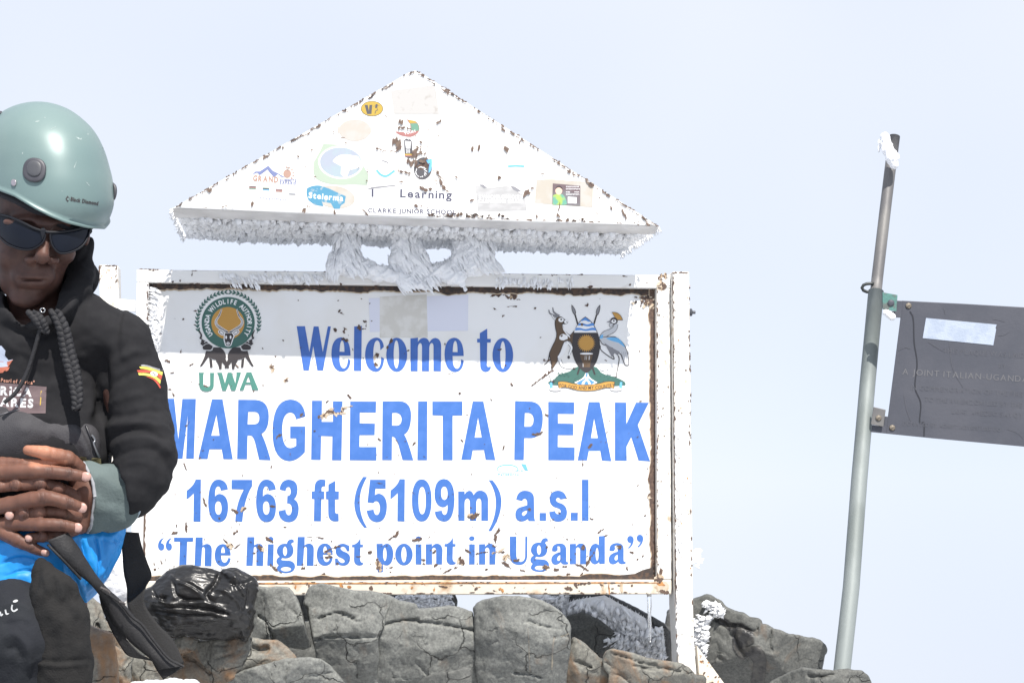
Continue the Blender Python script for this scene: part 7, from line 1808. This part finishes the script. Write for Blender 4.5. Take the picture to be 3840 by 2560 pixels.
# ================================================================== leaning pole with plaque
POLE = thing('plaque_pole', at(np.array(3158.), np.array(2540.), 4.4), 'leaning galvanised pole carrying a dark engraved plaque at the right', 'pole')
GALV = M('galvanised_steel', (.215, .24, .238), .58, .2, col2=(.165, .187, .183), vscale=9, bump=.15, bscale=60, stretch=(1, 1, .3))
DPIPE = M('tarnished_bronze_pipe', (.125, .122, .124), .55, .2, col2=(.165, .16, .155), vscale=14, bump=.2, bscale=80, stretch=(1, 1, .3))
VERD = M('verdigris', (.08, .19, .17), .8, col2=(.10, .115, .11), vscale=30, col2_lo=.5, col2_hi=.58, bump=.4, bscale=120)
def pp(u_, v_, d_): return at(np.array(float(u_)), np.array(float(v_)), d_)
low = [pp(3150, 2640, 4.30), pp(3157, 2515, 4.33), pp(3192, 2200, 4.42), pp(3222, 1800, 4.55), pp(3252, 1450, 4.66), pp(3285, 1092, 4.78)]
tube('lower_pole', low, .0228, GALV, POLE, 28)
up = [pp(3283, 1110, 4.78), pp(3290, 1040, 4.80), pp(3318, 800, 4.87), pp(3340, 620, 4.92), pp(3354, 512, 4.95)]
tube('upper_pole', up, .0172, DPIPE, POLE, 24)
rg = [(3276, 1064, 4.78), (3266, 1063, 4.78), (3250, 1064, 4.78), (3238, 1069, 4.78), (3232, 1079, 4.78), (3238, 1089, 4.78), (3250, 1094, 4.78), (3268, 1095, 4.78), (3280, 1095, 4.78)]
tube('ring', [pp(*r) for r in rg], .0048, M('dark_iron', (.05, .055, .055), .5, .5), POLE, 10)
# bracket plates and plaque share one plane, turned to face slightly left
PN = np.array([0.10, 0.99, 0.0]); PN /= np.linalg.norm(PN)
PQ0 = pp(3400, 1380, 4.60)
PQ = lambda u_, v_, off: on_plane(u_, v_, off, PQ0, PN)
def plate(poly, off, dep, name, mat, parent, bev=.001):
    u_ = np.array([p[0] for p in poly]); v_ = np.array([p[1] for p in poly]); A = PQ(u_, v_, off); B = A + PN * dep; n = len(poly)
    o = mk(name, np.concatenate([A, B]), [list(range(n)), list(range(2 * n - 1, n - 1, -1))] + [[i, i + n, (i + 1) % n + n, (i + 1) % n] for i in range(n)], mat, parent)
    m_ = o.modifiers.new('bevel', 'BEVEL'); m_.width = bev; m_.segments = 2; return o
kq = 740 / 1658
def z(*P): return [(3100 + x * kq, 1050 + y * kq) for x, y in P]
BRZ = M('dark_bronze', (.062, .066, .083), .55, .2, col2=(.073, .076, .093), vscale=7, bump=.08, bscale=90)
pl = plate(z((632, 172), (1150, 198), (1700, 230), (2600, 285), (2450, 1480), (1658, 1397), (900, 1328), (498, 1288), (560, 800), (620, 330)), 0, .006, 'plaque', BRZ, POLE)
pl['label'] = 'dark bronze plaque with engraved lines'
b1 = plate(z((470, 102), (596, 125), (587, 262), (470, 243)), .016, .006, 'bracket', VERD, POLE); plate(z((588, 172), (640, 174), (626, 315), (515, 310), (545, 262), (585, 262)), .005, .005, 'strap_plate', BRZ, POLE)
b2 = plate(z((395, 1064), (497, 1088), (477, 1230), (372, 1210)), .016, .006, 'bracket', DPIPE, POLE); plate(z((490, 1142), (518, 1145), (500, 1288), (378, 1276), (382, 1215), (478, 1230)), .005, .005, 'strap_plate', BRZ, POLE)
def knob(x, y, off, r, mat, name, par):
    c = PQ(np.array(3100 + x * kq), np.array(1050 + y * kq), off); V = []; n = 14; up_ = np.array([0, 0, 1.]); rt = np.cross(PN, up_)
    for f, hh in ((1, 0), (1, .0018), (.8, .003), (.3, .0036)):
        for j in range(n): a = 2 * math.pi * j / n; V.append(c + r * f * (rt * math.cos(a) + up_ * math.sin(a)) - PN * hh)
    return mk(name, V, [[i * n + j, i * n + (j + 1) % n, (i + 1) * n + (j + 1) % n, (i + 1) * n + j] for i in range(3) for j in range(n)] + [list(range(3 * n, 4 * n))], mat, par, True)
RIV = M('pitted_rivet', (.22, .19, .15), .6, .3, col2=(.10, .085, .07), vscale=150)
knob(688, 216, .0005, .0085, RIV, 'rivet', pl); knob(551, 1240, .0005, .0085, RIV, 'rivet', pl)
knob(540, 192, .0165, .0095, BRZ, 'screw', b1); knob(436, 1158, .0165, .0085, RIV, 'screw', b2)
d = Decal(lambda u_, v_, o_: PQ(u_, v_, .0005 + o_), .0006, .00003)
d.poly(z((835, 318), (1428, 373), (1418, 405), (1424, 412), (1400, 547), (807, 487)), M('silver_tape', (.36, .41, .50), .5, col2=(.31, .36, .45), vscale=30, bump=.2, bscale=200))
d.build('silver_tape', pl, 'blank silver tape label')
d = Decal(lambda u_, v_, o_: PQ(u_, v_, .0005 + o_), .0004, .00002)
ENG = M('engraved_line', (.095, .098, .115), .6, .3); ENGL = M('bright_engraved_line', (.15, .15, .16), .6, .3)
def eng(t, x, y, h, w_, mat, rot): d.tris(text2(t, 3100 + x * kq, 1050 + y * kq, h * kq, w_ * kq, -.004, rot=rot, gap=.2), mat)
eng('THIS PLAQUE WAS LAID ON', 980, 612, 42, 800, ENG, .060); eng('BY', 1448, 736, 34, 66, ENG, .06)
eng('A JOINT ITALIAN-UGANDAN EXPEDITION', 636, 792, 52, 1640, ENGL, .062)
eng('IN COMMEMORATION OF THE FIRST SCIENTIFIC ASCENT', 706, 920, 40, 1560, ENG, .062); eng('TO THE RWENZORI LED BY THE DUKE OF ABRUZZI', 822, 1020, 40, 1330, ENG, .062)
eng('LUIGI AMEDEO SAVOY IN 1906', 1055, 1120, 40, 800, ENG, .062); eng('DONATED BY ADRIFT ADVENTURE CO', 640, 1218, 34, 830, ENG, .066)
for s_ in ([(850, 515), (960, 585), (1010, 600)], [(1030, 520), (1060, 740), (1150, 905)], [(650, 960), (670, 1080), (705, 1180)], [(1440, 465), (1490, 460), (1536, 432)], [(1520, 1250), (1600, 1280), (1655, 1330)], [(600, 590), (660, 565), (705, 575)], [(1395, 325), (1450, 335), (1500, 350)], [(985, 235), (1000, 290)]):
    d.poly(z(*stroke2(s_, 4)), ENG)
d.build('engraving', pl, 'fine engraved lettering and scratches')
d = Decal(lambda u_, v_, o_: PQ(u_, v_, .0005 + o_), .0003, .00002)
d.poly(z(*stroke2([(700, 262), (728, 330), (735, 520), (760, 700), (742, 900), (790, 1030), (782, 1190), (818, 1200), (818, 1310)], 11)), M('dark_dribble', (.025, .026, .032), .3)); d.build('water_stain', pl)
# snow on top of the pole and ice below the bracket
sp = Space(4.88); g = Grid((3270, 480, -80), (3400, 660, 60), 3.2)
g.chain([(3318, 516, -12), (3330, 560, -20), (3345, 590, -26), (3352, 618, -26)], [19, 22, 25, 16], 8); g.chain([(3300, 530, -10), (3296, 570, -8)], [8, 4], 4); V, Fc = g.mesh(); N_ = vnormals(V, Fc); V = V + N_ * (ridged(V * np.array([1, .4, 1]), .09, 2, 4) * 3 - 2)[:, None]
o = mk('snow_lump', sp(V), Fc, SNOW, None, True); setp(o, 'lump of white snow stuck to the top of the leaning pole', 'snow')
sp = Space(4.6); g = Grid((3300, 1150, -50), (3390, 1220, 40), 3)
g.chain([(3322, 1172, 0), (3345, 1188, 0)], [11, 13], 4); V, Fc = g.mesh(); N_ = vnormals(V, Fc); V = V + N_ * (ridged(V, .1, 2, 4) * 2)[:, None]
o = mk('ice_lump', sp(V), Fc, RIME, None, True); setp(o, 'little lump of ice under the green bracket of the leaning pole', 'ice')
